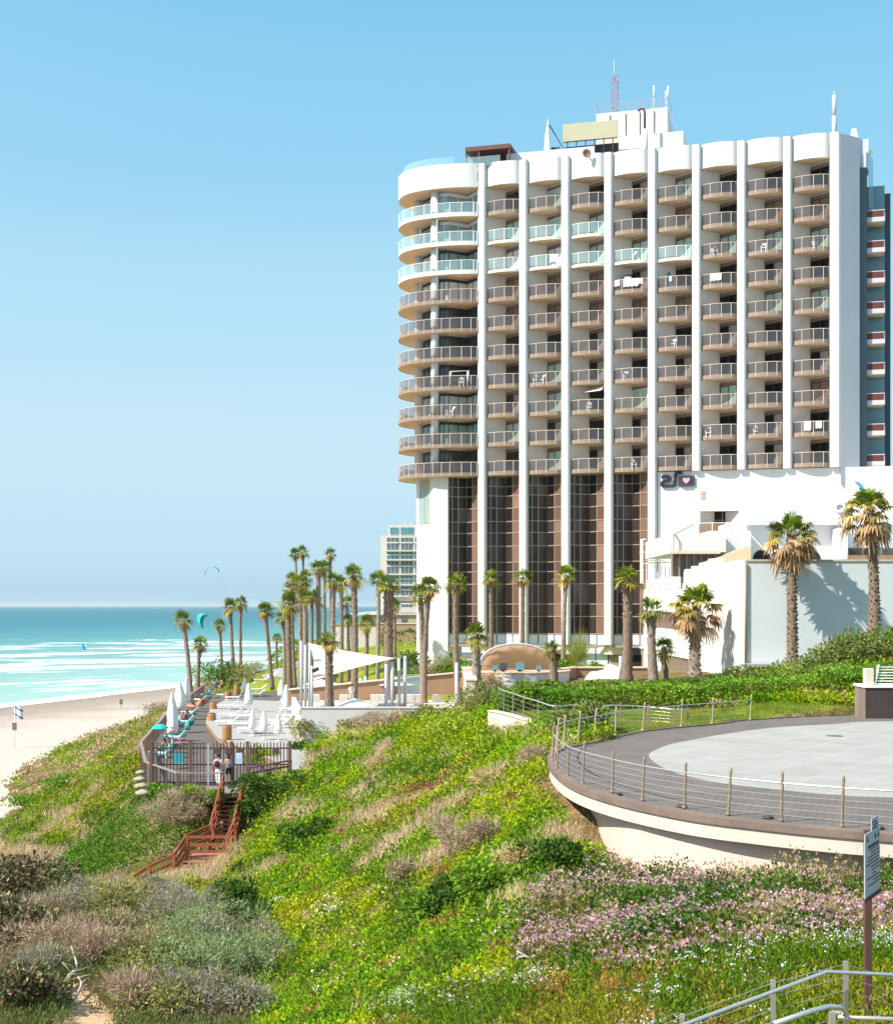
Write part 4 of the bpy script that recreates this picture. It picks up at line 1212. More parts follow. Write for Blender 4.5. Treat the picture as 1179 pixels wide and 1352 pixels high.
# vent pipe with a bent cowl
a = inv @ P(851, 200, 142.0); mb = MB()
mb.tube([(a.x, a.y, 50.8), (a.x, a.y, 54.6)], .34, 10); mb.build('vent_pipe', MATS['hotel_white'], hotel)
mb = MB(); mb.tube([(a.x, a.y, 54.6), (a.x, a.y, 56.4), (a.x - .1, a.y, 56.75), (a.x - .45, a.y, 56.8), (a.x - .7, a.y, 56.6)], .13, 8); mb.build('vent_cowl', MATS['pergola_wood'], hotel)
# east wing behind the chamfered end: slate wall, teal glass, a column of balconies
XE = 8 * BAY + 2.72
mb = MB(); mb.bx(XE, XE + .85, 1.95, 6, 15, 48.5); mb.build('wing_slate_wall', MATS['slate_wall'], hotel)
mb = MB(); mb.bx(XE + .853, XE + 2.6, 4.2, 6, 15, 47.2); mb.build('wing_glass_wall', MATS['blue_glass'], hotel)
mb = MB(); mb.bx(XE + 2.3, XE + 3.25, 6.0, 9, 15, 46.9); mb.build('wing_end_wall', MATS['wing_dark'], hotel)
mb = MB(); mb.bx(XE - .2, XE + 1.0, 2.6, 5, 48.503, 51.5); mb.build('wing_roof_box', MATS['spandrel'], hotel)
mb = MB(); mb.bx(XE + 1.0, XE + 1.45, 2.8, 4.1, 44.2, 50.4); mb.build('wing_roof_glass', MATS['clear_glass'], hotel)
mbb = MB(); mbb.bx(.0, 1.7, 0, 1.85, 0, .3, 0); mbb.bx(.0, 1.7, 0, .12, .303, .45, 0); mbb.bx(1.56, 1.7, .12, 1.85, .303, 1.15, 0); mbb.bx(0, 1.7, 0, .1, 1.08, 1.16, 0)
WBAL = mbb.mesh('wing_balcony', mat('wing_trim', (.48, .46, .50), .7))
mbb = MB(); mbb.bx(0.0, 1.55, .02, .08, .452, 1.078, 0); WPAN = mbb.mesh('front_panel', MATS['red_panel'])
mbb = MB(); mbb.bx(.05, 1.55, .1, 1.8, -.05, -.003, 0); WSOF = mbb.mesh('underside', MATS['soffit'])
for i in range(9):
    b = put('wing_balcony', WBAL, hotel, (XE + .853, 2.3, 18.9 + 3.03 * i)); put('front_panel', WPAN, b); put('underside', WSOF, b)
mb = MB(); mb.add([(XE + .1, 3, 51.503), (XE + .1, 3.4, 51.503), (XE - .15, 3, 52.8), (XE - .15, 3.4, 52.8), (XE - .6, 3, 52.8), (XE - .6, 3.4, 52.8), (XE - .9, 3, 51.0), (XE - .9, 3.4, 51.0)],
     [(0, 2, 4, 6), (1, 7, 5, 3), (0, 1, 3, 2), (2, 3, 5, 4), (4, 5, 7, 6)]); mb.build('roof_chimney', MATS['hotel_white'], hotel)

# things that stand on the roof ----------------------------------------------------------------
def mast():
    p = HP(*(inv @ P(812, 146, 147.5))); g = HP(T1[1], T1[3], zt).z
    t = thing('lattice_mast', 'red and white lattice radio mast on the hotel lift tower', 'mast', (p.x, p.y, zt))
    H = 4.3; w_ = .42; mb = MB()
    for sx, sy in ((-1, -1), (1, -1), (1, 1), (-1, 1)): mb.bar((sx * w_, sy * w_, 0), (sx * w_ * .8, sy * w_ * .8, H), .07)
    n_ = 7
    for k in range(n_):
        z0, z1 = H * k / n_, H * (k + 1) / n_; a = w_ * (1 - .2 * k / n_)
        cs = [(-a, -a), (a, -a), (a, a), (-a, a)]
        for j in range(4):
            (x0, y0), (x1, y1) = cs[j], cs[(j + 1) % 4]
            mb.bar((x0, y0, z0), (x1, y1, z1), .045, None, k % 2); mb.bar((x0, y0, z1), (x1, y1, z1), .045, None, k % 2)
    mb.build('lattice_tower', [MATS['mauve_metal'], mat('mast_red', (.5, .25, .24), .6)], t)
    mb = MB(); mb.tube([(0, 0, H - .6), (-.1, 0, H + .5), (-.12, 0, H + 1.7)], [.07, .05, .03], 6); mb.build('whip', MATS['grey_paint'], t)
mast()
for u, v0, Z, lab in ((863, 110, 146.5, 'thin white aerial in the middle of the lift tower edge'), (879, 117, 146.5, 'short white aerial beside the tall corner aerial'), (881.5, 112, 146.2, 'tall plain aerial at the corner of the lift tower')):
    p = P(u, 146, Z); t = thing('aerial', lab, 'antenna', (p.x, p.y, zt - .05), 0, 'aerials on the lift tower')
    h = (146 - v0) * Z / F
    mb = MB(); mb.tube([(0, 0, 0), (0, 0, h)], .05, 6); mb.build('pole', MATS['white_paint'], t)
    mb = MB(); mb.tube([(0, 0, h * .55), (0, 0, h * .95)], .1, 6); mb.build('antenna_sleeve', MATS['white_paint'], t)
p = P(1101, 180, 134.5); t = thing('roof_pole', 'thick grey pole antenna on the roof edge at the shaded end', 'antenna', (p.x, p.y, 51.3))
mb = MB(); mb.tube([(0, 0, -.4), (0, 0, 2.0)], .24, 10); mb.build('pole', MATS['grey_paint'], t)
mb = MB(); mb.tube([(0, 0, 2.0), (0, 0, 4.1)], .19, 10); mb.tube([(0, 0, 4.1), (0, 0, 4.5)], .05, 6); mb.build('antenna_sleeve', MATS['spandrel'], t)
p = P(774, 203, 139.5); t = thing('satellite_dish', 'rust brown satellite dish on a bent arm above the parapets', 'satellite dish', (p.x, p.y, p.z))
mb = MB(); mb.lathe([(.02, 0), (.25, .03), (.42, .1), (.45, .14), (.40, .13), (.24, .07), (.02, .05)], 14)
o = mb.build('dish', mat('dish_rust', (.30, .20, .12), .7, .3, 3), t); o.rotation_euler = (R(90), 0, R(10))
mb = MB(); mb.tube([(0, .1, 0), (.5, .3, -.5), (.9, .5, -1.2)], .05, 6); mb.build('arm', MATS['tan_metal'], t)
p = P(760, 203, 141); 
p = P(832, 198, 139.5); t = thing('roof_unit', 'pale metal air unit box between a parapet and the vent pipe', 'air conditioner', (p.x, p.y, 51.0), HA)
mb = MB(); mb.bx(-.5, .4, -.3, .3, -.7, .38); mb.build('case', MATS['spandrel'], t)
mb = MB(); mb.bx(-.55, .45, -.35, .35, .383, .45); mb.build('lid', MATS['grey_paint'], t)
# ------------------------------------------------------------------ white podium to the right of the tower
inv = hotel.matrix_basis.inverted()
def loc_x(u, v, y):
    """x along the hotel front where photo column u meets the vertical plane y"""
    lo, hi = -20.0, 90.0
    for _ in range(50):
        m = (lo + hi) / 2; p = HP(m, y, 0); uu = U0 + F * p.x / p.y
        if uu < u: lo = m
        else: hi = m
    p = HP(lo, y, 0)
    return lo, CZ - (v - HZ) * p.y / F
wing = thing('podium_wing', 'broad white windowless hotel wing with sign lettering under the balconies', 'building', (3.39, 143.6, 0), HA)
yw = .03
xl = 4 * BAY + .93
wx0, wz1 = loc_x(924, 675, yw); wx1, wz0 = loc_x(975, 706, yw)
mb = MB()
mb.bx(xl, wx0, yw, 2.5, -1, 18.62); mb.bx(wx1, 70, yw, 2, -1, 18.62); mb.bx(wx0, wx1, yw, 2, wz1, 18.62); mb.bx(wx0, wx1, yw, 2, -1, wz0)
mb.build('wall', MATS['hotel_white'], wing)
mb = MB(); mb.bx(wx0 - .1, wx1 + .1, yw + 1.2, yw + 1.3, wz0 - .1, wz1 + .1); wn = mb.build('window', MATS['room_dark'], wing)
mb = MB()
for k in range(4): mb.bx(wx0 + .1 + k * 1.0, wx0 + .16 + k * 1.0, yw + 1.1, yw + 1.197, wz0, wz1)
mb.bx(wx0, wx1, yw + 1.05, yw + 1.1, wz1 - .9, wz1 - .84); mb.build('window_frame', MATS['tan_metal'], wn)
mb = MB(); mb.bx(wx0 - .1, wx1 + .1, yw - .55, yw - .003, wz0 - .1, wz0 + .03); bb = mb.build('window_balcony', MATS['tan_frame'], wing)
mb = MB()
for k in range(26):
    x = wx0 - .05 + (wx1 - wx0 + .1) * k / 25
    mb.bx(x - .06, x + .06, yw - .50, yw - .46, wz0 + .05, wz0 + 1.12, 1)
mb.bar((wx0 - .1, yw - .5, wz0 + 1.2), (wx1 + .1, yw - .5, wz0 + 1.2), .06, .06, 0)
for k in range(4): 
    x = wx0 - .1 + (wx1 - wx0 + .2) * k / 3; mb.bar((x, yw - .53, wz0), (x, yw - .53, wz0 + 1.2), .06, .06, 0)
mb.build('slat_guard', [MATS['white_paint'], mat('slat_brown', (.30, .17, .11), .8, .3, 3)], bb)
x, z = loc_x(928, 655, yw)
for dz in (.35, -.12):
    mb = MB(); mb.bx(x - .25, x + .25, yw - .05, yw - .003, z + dz - .2, z + dz + .16); mb.build('wall_vent', MATS['tan_metal'], wing)

# lettering: a 2, an integral shaped stroke, comb lines and a dark box with a pink heart
mat('sign_black', (.04, .045, .06), .5); mat('heart_pink', (.80, .32, .38), .5); mat('sign_silver', (.50, .53, .57), .4); mat('sign_blue', (.02, .28, .52), .4)
def wp(cx, cy, o=.14):
    """pixel of the enlarged sign view to a point in front of the wing wall"""
    x, z = loc_x(860 + cx / 3.696, 600 + cy / 3.696, yw); return Vector((x, yw - o, z))
logo = thing('wall_sign', 'black lettering sign with a pink heart in a dark box on the white wing', 'sign', (3.39, 143.6, 0), HA)
def stroke(pts, w=.3, name='letter', m='sign_black'):
    L = catmull([wp(*p) for p in pts], 4); mb = MB()
    for a, b in zip(L, L[1:]):
        d = (b - a).normalized() * .06; mb.bar(a - d, b + d, w, .2, 0, None, (0, 1, 0))
    mb.build(name, MATS[m], logo)
stroke([(50, 110), (75, 108), (90, 116), (86, 128), (62, 132), (50, 143), (58, 154), (92, 155)])
stroke([(99, 155), (113, 150), (116, 130), (117, 108), (124, 92), (148, 89)])
for i, yy in enumerate((110, 120, 130, 140, 150)):
    for a, b in ((131, 146), (197, 213)):
        mb = MB(); mb.bar(wp(a, yy), wp(b, yy + 2), .12, .1, 0, None, (0, 1, 0)); mb.build('comb_line', MATS['sign_black'], logo)
a, b = wp(147, 105), wp(194, 156)
mb = MB(); mb.bx(a.x, b.x, yw - .3, yw - .003, b.z, a.z); bxo = mb.build('sign_box', MATS['sign_black'], logo)
hp = []
for k in range(28):
    t = 2 * math.pi * k / 28
    hp.append((16 * math.sin(t) ** 3, 13 * math.cos(t) - 5 * math.cos(2 * t) - 2 * math.cos(3 * t) - math.cos(4 * t)))
cx, cz, s_ = (a.x + b.x) / 2, (a.z + b.z) / 2 + .05, .022
mb = MB(); n = len(hp)
vs = [(cx + x * s_, yw - .37, cz + z * s_) for x, z in hp] + [(cx + x * s_, yw - .302, cz + z * s_) for x, z in hp]
mb.add(vs, [list(range(n)), [i + n for i in range(n)][::-1]] + [(i, i + n, (i + 1) % n + n, (i + 1) % n) for i in range(n)]); mb.build('heart', MATS['heart_pink'], bxo)
# swoosh emblem and silver letter at the other end
em = thing('wave_emblem', 'grey and blue crescent wave emblem above the silver letter on the white wing', 'sign', (3.39, 143.6, 0), HA)
def blade(outer, inner, m, o):
    L1, L2 = catmull([wp(*p, o) for p in outer], 6), catmull([wp(*p, o) for p in inner], 6)
    mb = MB(); n = len(L1); dy = Vector((0, .12, 0))
    vs = []
    for p, q in zip(L1, L2): vs += [p, q, q + dy, p + dy]
    fs = []
    for i in range(n - 1):
        for k in range(4): fs.append((4 * i + k, 4 * i + 4 + k, 4 * i + 4 + (k + 1) % 4, 4 * i + (k + 1) % 4))
    mb.add(vs, fs); return mb
blade([(985, 124), (1012, 128), (1040, 138), (1056, 158), (1050, 182)], [(985, 128), (1010, 138), (1028, 152), (1032, 168), (1018, 182)], 'sign_silver', .2).build('crescent', MATS['sign_silver'], em)
blade([(992, 134), (1016, 143), (1029, 156), (1030, 168), (1020, 178)], [(994, 138), (1008, 146), (1014, 156), (1014, 166), (1008, 176)], 'sign_blue', .24).build('blue_crescent', MATS['sign_blue'], em)
dl = thing('wall_letter', 'silver lower case letter d on the white wing beside a palm crown', 'sign', (3.39, 143.6, 0), HA)
mb = MB(); cpt = [(918 + 22 * math.cos(t), 260 + 20 * math.sin(t)) for t in [2 * math.pi * k / 16 for k in range(17)]]
L = [wp(*p) for p in cpt]
for a, b in zip(L, L[1:]): mb.bar(a, b, .24, .2, 0, None, (0, 1, 0))
mb.bar(wp(938, 228), wp(938, 282), .24, .21, 0, None, (0, 1, 0)); mb.build('stroke', MATS['sign_silver'], dl)

# annex: flank wall with slot windows that runs toward the viewer, white front wall tinted by the sky -----------
annex = thing('hotel_annex', 'low white hotel annex with stepped parapet slot windows and sky tinted front', 'building', (0, 0, 0))
FL = [(850, 133.0), (880, 121.3), (914, 109.6), (936, 103.4), (985, 92.0)]
def fx(Z): return 19.2 + (133 - Z) * .0245
def flank_part(mb, Za, Zb, z0, z1, o0=0.0, o1=.6, mi=0):
    a, b = fx(Za), fx(Zb)
    mb.prism([(a + o0, Za), (b + o0, Zb), (b + o1, Zb), (a + o1, Za)], z0, z1, mi)
mb = MB()
segs = [(133, 127), (127, 110), (110, 92.0)]
flank_part(mb, 133, 127, -2, 6.6); flank_part(mb, 127, 110, 4.46, 6.9); flank_part(mb, 127, 121, -2, 2.95); flank_part(mb, 121, 110, .66, 2.95); flank_part(mb, 121, 110, -3, -1.0); flank_part(mb, 110, 103.4, -2, 7.2); flank_part(mb, 103.4, 92.3, -2, 8.15)
mb.build('flank_wall', MATS['hotel_white'], annex)
# stepped parapet
for i in range(9):
    Za = 131 - i * 3.0; mb = MB(); flank_part(mb, Za, Za - 1.7, 6.5, 7.0 + i * .17, -.06, .5); mb.build('parapet_step', MATS['hotel_white'], annex)
mb = MB(); flank_part(mb, 103.4, 101.8, -2, 8.55, -.12, .8); mb.build('corner_pier', MATS['hotel_white'], annex)
for za, zb, z0, z1, nm in ((127, 110, 2.9, 4.5, 'slot_window'), (121, 110, -1.05, .7, 'slot_window')):
    mb = MB(); flank_part(mb, za, zb, z0, z1, .28, .34); w_ = mb.build(nm, mat('slot_glass', (.20, .17, .15), .3, .4, .4, spec=.5) if 'slot_glass' not in MATS else MATS['slot_glass'], annex)
    mb = MB(); k = 12
    for i in range(k + 1):
        Z = za + (zb - za) * i / k; mb.bx(fx(Z) + .08, fx(Z) + .275, Z - .09, Z + .09, z0 + .05, z1 - .05)
    flank_part(mb, za, zb, z0 + .05, z0 + .12, .08, .27); flank_part(mb, za, zb, z1 - .12, z1 - .05, .08, .27)
    mb.build('mullion_frame', MATS['tan_frame'], w_)
mb = MB(); mb.bx(fx(92) + .003, 55, 92.0, 92.6, -2, 8.0); mb.build('front_wall', mat('sky_tinted_wall', (.60, .645, .67), .85, .06, .3, bump=.1, bscale=3), annex)  # white wall with the blue tint of skylight put into its colour
mb = MB(); mb.bx(fx(92) - .05, 55, 91.93, 92.7, 8.003, 8.14); mb.build('front_coping', mat('stained_coping', (.62, .54, .46), .8, .4, 1.2), annex)
mb = MB(); mb.tube([(fx(92) - .06, 91.9, .8), (fx(92) - .06, 91.9, 7.9)], .09, 8); mb.build('drain_pipe', MATS['tan_frame'], annex)
mb = MB(); mb.bx(fx(92) - .5, 28, 90.6, 91.9, .95, 1.13); mb.bx(fx(92) + .8, 28, 91.0, 91.9, -.6, .947); mb.build('ledge', mat('ledge_concrete', (.42, .40, .38), .9, .3, .8), annex)
mb = MB(); mb.bx(fx(110) + .6, 55, 92.6, 140, 6.4, 7.6); mb.build('roof_deck', MATS['hotel_white'], annex)

# upper storeys of the annex: terraces, awnings and arches
def wbox(u0, u1, v0, v1, Z, dep, z0=None):
    a, b = P(u0, v0, Z), P(u1, v1, Z); return (a.x, b.x, Z, Z + dep, b.z if z0 is None else z0, a.z)
def ab(u0, u1, v0, v1, Z, dep, name, m, parent=annex, z0=None):
    mb = MB(); mb.bx(*wbox(u0, u1, v0, v1, Z, dep, z0)); return mb.build(name, MATS[m], parent)
ab(889, 958, 704, 729, 113.0, 16, 'upper_block', 'hotel_white')
ab(936, 991, 701, 742, 114.5, 15, 'upper_block', 'hotel_white', z0=7.4)
w_ = ab(886, 957, 729.5, 745, 113.6, .3, 'terrace_window', 'slot_glass', z0=7.45)
mb = MB()
for k in range(8): x0 = P(886 + 9.5 * k, 740, 113.4).x; mb.bx(x0, x0 + .12, 113.3, 113.597, 7.45, 9.45)
mb.build('mullion_frame', MATS['tan_frame'], w_)
mb = MB(); a = wbox(884, 951, 727, 731, 112.0, 1.0); mb.bx(*a); mb.build('awning', MATS['cream_plaster'], annex)
mat('straw', (.50, .36, .22), .95, .35, 5, stretch=(9, 9, .6))
a, b, c, d = P(938, 741.5, 106), P(991, 741.5, 106), P(991, 722, 110), P(986, 722, 110)
mb = MB(); mb.add([a, b, P(991, 721, 108), P(968, 731, 108), a + Vector((0, 5, 0)), b + Vector((0, 5, 0)), P(991, 721, 108) + Vector((0, 5, 0)), P(968, 731, 108) + Vector((0, 5, 0))],
    [(0, 1, 2, 3), (7, 6, 5, 4), (0, 4, 5, 1), (1, 5, 6, 2), (2, 6, 7, 3), (3, 7, 4, 0)]); mb.build('straw_roof', MATS['straw'], annex)
ab(985, 1112, 684, 742, 116, 12, 'terrace_wall', 'hotel_white', z0=7.3)
ab(983, 1106, 683.5, 693, 115.2, .797, 'cornice', 'sky_tinted_wall')
for u0, u1 in ((994, 1017), (1031, 1050), (1058, 1083)):
    p, q = P(u0, 742, 115.9), P(u1, 726, 115.9); r_ = (q.x - p.x) / 2; mb = MB(); cx = (p.x + q.x) / 2
    prof = [(p.x, 7.6)] + [(cx - r_ * math.cos(t), q.z - .75 + .75 * math.sin(t)) for t in [math.pi * k / 10 for k in range(11)]] + [(q.x, 7.6)]
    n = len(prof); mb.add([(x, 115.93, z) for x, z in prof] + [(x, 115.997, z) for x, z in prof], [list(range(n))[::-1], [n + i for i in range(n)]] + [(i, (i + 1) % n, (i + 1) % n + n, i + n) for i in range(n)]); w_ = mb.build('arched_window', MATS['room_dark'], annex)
    mb = MB(); mb.bx(p.x + .05, cx + .1, 115.87, 115.927, 7.6, q.z - .95); mb.build('shutter', MATS['slat_brown'], w_)
ab(1108, 1119, 697, 742, 113.5, 14, 'terrace_pier', 'hotel_grey', z0=7.3)
ab(1119.3, 1190, 690, 723, 114.0, 14, 'terrace_beam', 'sky_tinted_wall')
ab(1119.3, 1190, 723.5, 742, 118.0, .5, 'terrace_recess', 'tan_frame', z0=7.4)
for u in (1137, 1161):
    ab(u, u + 3, 724, 742, 115, .4, 'recess_post', 'hotel_grey', z0=7.3)
ab(1119, 1190, 733, 742, 113.2, .1, 'terrace_guard', 'slat_brown', z0=7.4)
# open stair at the tower side: slatted screen, white rails
st = ab(850, 868, 727, 728.5, 131, 3, 'stair_landing', 'hotel_white')
mb = MB()
for k in range(6): a = wbox(852, 878, 729 + 2.6 * k, 730.6 + 2.6 * k, 130, .1); mb.bx(*a)
mb.build('slat_screen', mat('slat_pale', (.55, .48, .38), .8), annex)
mb = MB()
for k in range(8):
    p = P(853 + 5 * k, 745, 129); mb.bar((p.x, p.y, 6.7), (p.x, p.y, 9.0 - .05 * k), .07)
a, b = P(850, 744, 129), P(892, 742, 129); mb.bar(a, b, .08); mb.bar(P(847, 712, 131), P(847, 770, 131), .25); mb.bar(P(847, 712, 131), P(853, 712, 131), .1)
mb.build('stair_rail', MATS['white_paint'], annex)
mb = MB(); mb.bar(P(889, 706, 112.7), P(916, 692, 118), .09); mb.bar(P(889, 706, 112.7), P(889, 728, 112.7), .09); mb.build('roof_rail', MATS['tan_metal'], annex)

# ------------------------------------------------------------------ far apartment block and garden walls
apt = thing('apartment_block', 'distant pale apartment block with banded windows beyond the hotel corner', 'building', (0, 0, 0))
Z = 234
mb = MB(); mb.bx(*wbox(502.5, 560, 707, 842, Z, 14, -1)); mb.build('facade', MATS['apt_wall'] if 'apt_wall' in MATS else mat('apt_wall', (.62, .58, .54), .85, .08, .2), apt)
mb = MB(); mb.bx(*wbox(513, 560, 693, 706.9, Z + 1.5, 11)); ph = mb.build('penthouse', MATS['apt_wall'], apt)
mat('far_glass', (.13, .17, .21), .2, .4, .3, spec=.5); mat('far_teal', (.10, .27, .31), .2, .3, .4, spec=.5)
for u0, u1 in ((515, 526), (529, 536.5), (538, 546)):
    mb = MB(); mb.bx(*wbox(u0, u1, 696.5, 705.5, Z + 1.4, .09)); mb.build('window', MATS['far_teal'], ph)
rows = [(710, 726), (729, 738), (741, 757), (760, 771), (774, 786), (794, 801), (809, 814)]
for i, (v0, v1) in enumerate(rows):
    for u0, u1 in ((511, 526.5), (529.5, 545), (548, 560)):
        if i >= 5 and u0 < 520: u0 += 4
        mb = MB(); mb.bx(*wbox(u0, u1, v0, v1, Z - .05, .04)); w_ = mb.build('window', MATS['far_teal' if i in (1, 3) else 'far_glass'], apt)
        mb = MB(); vm = v0 + (v1 - v0) * .38
        mb.bx(*wbox(u0, u1, vm - .7, vm + 1.3, Z - .12, .06)); 
        for f in (.33, .66): uu = u0 + (u1 - u0) * f; mb.bx(*wbox(uu - .25, uu + .25, v0, v1, Z - .1, .04))
        mb.build('window_frame', MATS['apt_wall'], w_)
    if i < 5:
        mb = MB(); mb.bx(*wbox(509, 560, v1 + .3, v1 + 2, Z - .6, .597)); mb.build('ledge', MATS['apt_wall'], apt)
for u, h in ((535, 2), (544, 3), (541, 1)):
    mb = MB(); p = P(u, 693, Z + 4); mb.bar((p.x, p.y, p.z - .1), (p.x, p.y, p.z + h * .4), .3); mb.build('roof_pipe', MATS['grey_paint'], apt)
gw = thing('tan_garden_wall', 'long tan garden wall at the far end of the hotel lawn', 'wall', (0, 0, 0))
mb = MB(); mb.bx(*wbox(497, 560, 824, 842, 212, .5, -1.2)); mb.build('wall_face', mat('tan_wall', (.42, .27, .18), .9, .12, .4), gw)
mb = MB(); mb.bx(*wbox(495.5, 560, 822.4, 823.9, 211.9, .7)); mb.build('wall_cap', MATS['cream_plaster'], gw)
gw = thing('white_garden_gate_wall', 'short white rendered wall end beside the tan garden wall', 'wall', (0, 0, 0))
mb = MB(); mb.bx(*wbox(440, 496.5, 826, 846, 209, .5, -1.6)); mb.build('wall_face', MATS['apt_wall'], gw)
mb = MB(); mb.bx(*wbox(438, 498, 824, 825.9, 208.9, .7)); mb.build('wall_cap', MATS['tan_wall'], gw)
lb = thing('low_villa', 'low beige flat roofed building under the apartment block', 'building', (0, 0, 0))
mb = MB(); mb.bx(*wbox(478, 560, 812, 830, 228, 4, -1)); mb.build('wall', mat('villa_wall', (.46, .37, .30), .9, .15, .2), lb)
mb = MB(); mb.bx(*wbox(476, 560, 810.5, 811.9, 227.7, 4.5)); mb.build('roof', MATS['apt_wall'], lb)
for u in (500, 515, 530):
    mb = MB(); mb.bx(*wbox(u, u + 7, 815, 821, 227.9, .06)); mb.build('window', MATS['far_glass'], lb)

# ------------------------------------------------------------------ pool terrace
mat('pool_floor', (.60, .52, .44), .85, .12, .5)
mat('concrete_wall', (.60, .585, .565), .9, .16, .35, bump=.2, bscale=5)
mat('brown_render', (.34, .21, .13), .9, .14, .5, bump=.15, bscale=8)
pt = thing('pool_terrace', 'sunbathing terrace behind a long pale concrete wall', 'terrace', (0, 0, 0))
mb = MB(); mb.prism([(-9.7, 93.3), (1.5, 93.3), (2.4, 113.9), (-12.7, 113.9)], -3.2, -2.9); mb.build('floor', MATS['pool_floor'], pt)
mb = MB(); mb.prism([(-9.9, 92.9), (1.9, 92.9), (1.9, 93.28), (-9.9, 93.28)], -5.2, -1.98); mb.build('front_wall', MATS['concrete_wall'], pt)
mb = MB(); mb.prism([(-9.95, 92.85), (1.9, 92.85), (1.9, 93.33), (-9.95, 93.33)], -1.977, -1.9); mb.build('wall_cap', MATS['concrete_wall'], pt)
mb = MB(); mb.prism([(-9.9, 93.29), (-9.6, 93.29), (-12.6, 113.8), (-12.9, 113.8)], -5.2, -2.6); mb.build('side_wall', MATS['concrete_wall'], pt)
rw = thing('brown_retaining_wall', 'brown rendered retaining wall behind the white loungers', 'wall', (0, 0, 0))
mb = MB(); x0, x1 = -13.2, 1.3
mb.add([(x0, 114, -3.3), (x1, 114, -3.3), (x1, 114, -.6), (-3, 114, -1.0), (x0, 114, -2.05), (x0, 114.5, -3.3), (x1, 114.5, -3.3), (x1, 114.5, -.6), (-3, 114.5, -1.0), (x0, 114.5, -2.05)],
       [(0, 1, 2, 3, 4), (9, 8, 7, 6, 5), (0, 5, 6, 1), (1, 6, 7, 2), (2, 7, 8, 3), (3, 8, 9, 4), (4, 9, 5, 0)]); mb.build('wall_face', MATS['brown_render'], rw)
mb = MB(); mb.bar((x0, 114.2, -2.0), (-3, 114.2, -.95), .7, .1); mb.bar((-3, 114.2, -.95), (x1, 114.2, -.55), .7, .1); mb.build('wall_cap', MATS['cream_plaster'], rw)
ew = thing('pink_end_wall', 'pale pink end wall closing the pool terrace beside the band shell', 'wall', (0, 0, 0))
mb = MB(); mb.bx(1.35, 2.0, 93.0, 113.95, -3.3, -.1); mb.build('wall_face', MATS['terrace_wall'], ew)
mb = MB(); mb.bx(1.25, 2.1, 92.95, 114, -.097, .0); mb.build('wall_cap', MATS['cream_plaster'], ew)

# band shell: a fabric half dome on a low concrete drum
ds = thing('band_shell', 'tan fabric band shell roof on a low curved concrete stage', 'stage', (0, 0, 0))
c = P(680, 886, 106.0); Rr = 2.75
drum = [(c.x + 4.1 * math.cos(t), 106 + 4.6 * math.sin(t) - 1.2) for t in [2 * math.pi * k / 40 for k in range(40)]]
mb = MB(); mb.prism(drum, -2.5, .0); mb.build('stage_wall', MATS['concrete_wall'], ds)
mb = MB(); mb.prism([(x * 1.0 + (x - c.x) * .02, y - .03) for x, y in drum], .003, .09); mb.build('stage_floor', MATS['tan_render'] if 'tan_render' in MATS else mat('tan_render', (.55, .39, .27), .9, .1, .6), ds)
mb = MB(); nu, nv = 16, 8; vs = []
for i in range(nu + 1):
    a = math.pi * i / nu
    for j in range(nv + 1):
        b = (math.pi / 2) * j / nv
        rr_ = 1 + (.02 if i % 2 else -.015)
        vs.append((c.x - Rr * 1.0 * math.cos(a) * math.cos(b * .55) * rr_, 104.0 + 2.2 * math.sin(b), .12 + 1.9 * math.sin(a) ** .8 * math.cos(b) ** .7 * rr_))
fs = [(i * (nv + 1) + j, (i + 1) * (nv + 1) + j, (i + 1) * (nv + 1) + j + 1, i * (nv + 1) + j + 1) for i in range(nu) for j in range(nv)]
mb.add(vs, fs, 0, None, False); mb.build('fabric_shell', fabric_mat('tan_fabric', (.66, .45, .28)), ds)
mb = MB(); mb.tube([(c.x - (Rr + .05) * math.cos(math.pi * i / 20), 103.95, .3 + 1.8 * math.sin(math.pi * i / 20) ** .8) for i in range(21)], .085, 8); mb.build('front_arch', MATS['grey_paint'], ds)
for dx in (-2.9, 2.9): mb = MB(); mb.bar((c.x + dx, 103.9, .0), (c.x + dx * .93, 103.95, .6), .18); mb.build('arch_foot', MATS['grey_paint'], ds)
for u, m_, s_ in ((654, 'sign_blue', .35), (665, 'sign_black', .5), (687, 'sign_blue', .55), (712, 'sign_blue', .32)):
    p = P(u, 886, 101.2); t = thing('stage_box', {654: 'small teal floodlight box at the sea end of the band shell stage', 665: 'black loudspeaker box on the band shell stage', 687: 'large teal floodlight box in the middle of the band shell stage', 712: 'small teal floodlight box beside the short palm at the stage'}[u], 'stage equipment', (p.x, 102.0, .092))
    mb = MB(); mb.box((0, 0, s_ / 2 + .1), (s_ * 1.1, .3, s_), 0, 0, None, R(-15)); mb.build('case', MATS[m_] if m_ == 'sign_black' else MATS['far_teal'], t)
    mb = MB(); mb.box((0, .1, .06), (s_ * .5, .2, .12)); mb.build('bracket', MATS['dark_metal'], t)
bw = thing('tan_terrace_wall', 'tan rendered terrace wall between band shell and white annex', 'wall', (0, 0, 0))
mb = MB(); p, q = P(755, 884, 108), P(858, 884, 108)
mb.prism([(p.x - .9, 104.5), (p.x + .3, 107.3), (q.x, 107.3), (q.x, 107.8), (p.x, 107.8), (p.x - 1.3, 105)], -2, .1); mb.build('wall_face', MATS['brown_render'], bw)
mb = MB(); mb.prism([(p.x - 1, 104.4), (p.x + .3, 107.2), (q.x, 107.2), (q.x, 107.9), (p.x, 107.9), (p.x - 1.4, 105)], .103, .2); mb.build('wall_cap', MATS['cream_plaster'], bw)
cv = thing('covered_heap', 'heap of garden furniture under a white sheet before the tan wall', 'cover', (0, 0, 0))
p = P(800, 908, 100); mb = MB(); nx_, ny_ = 22, 10; vs = []
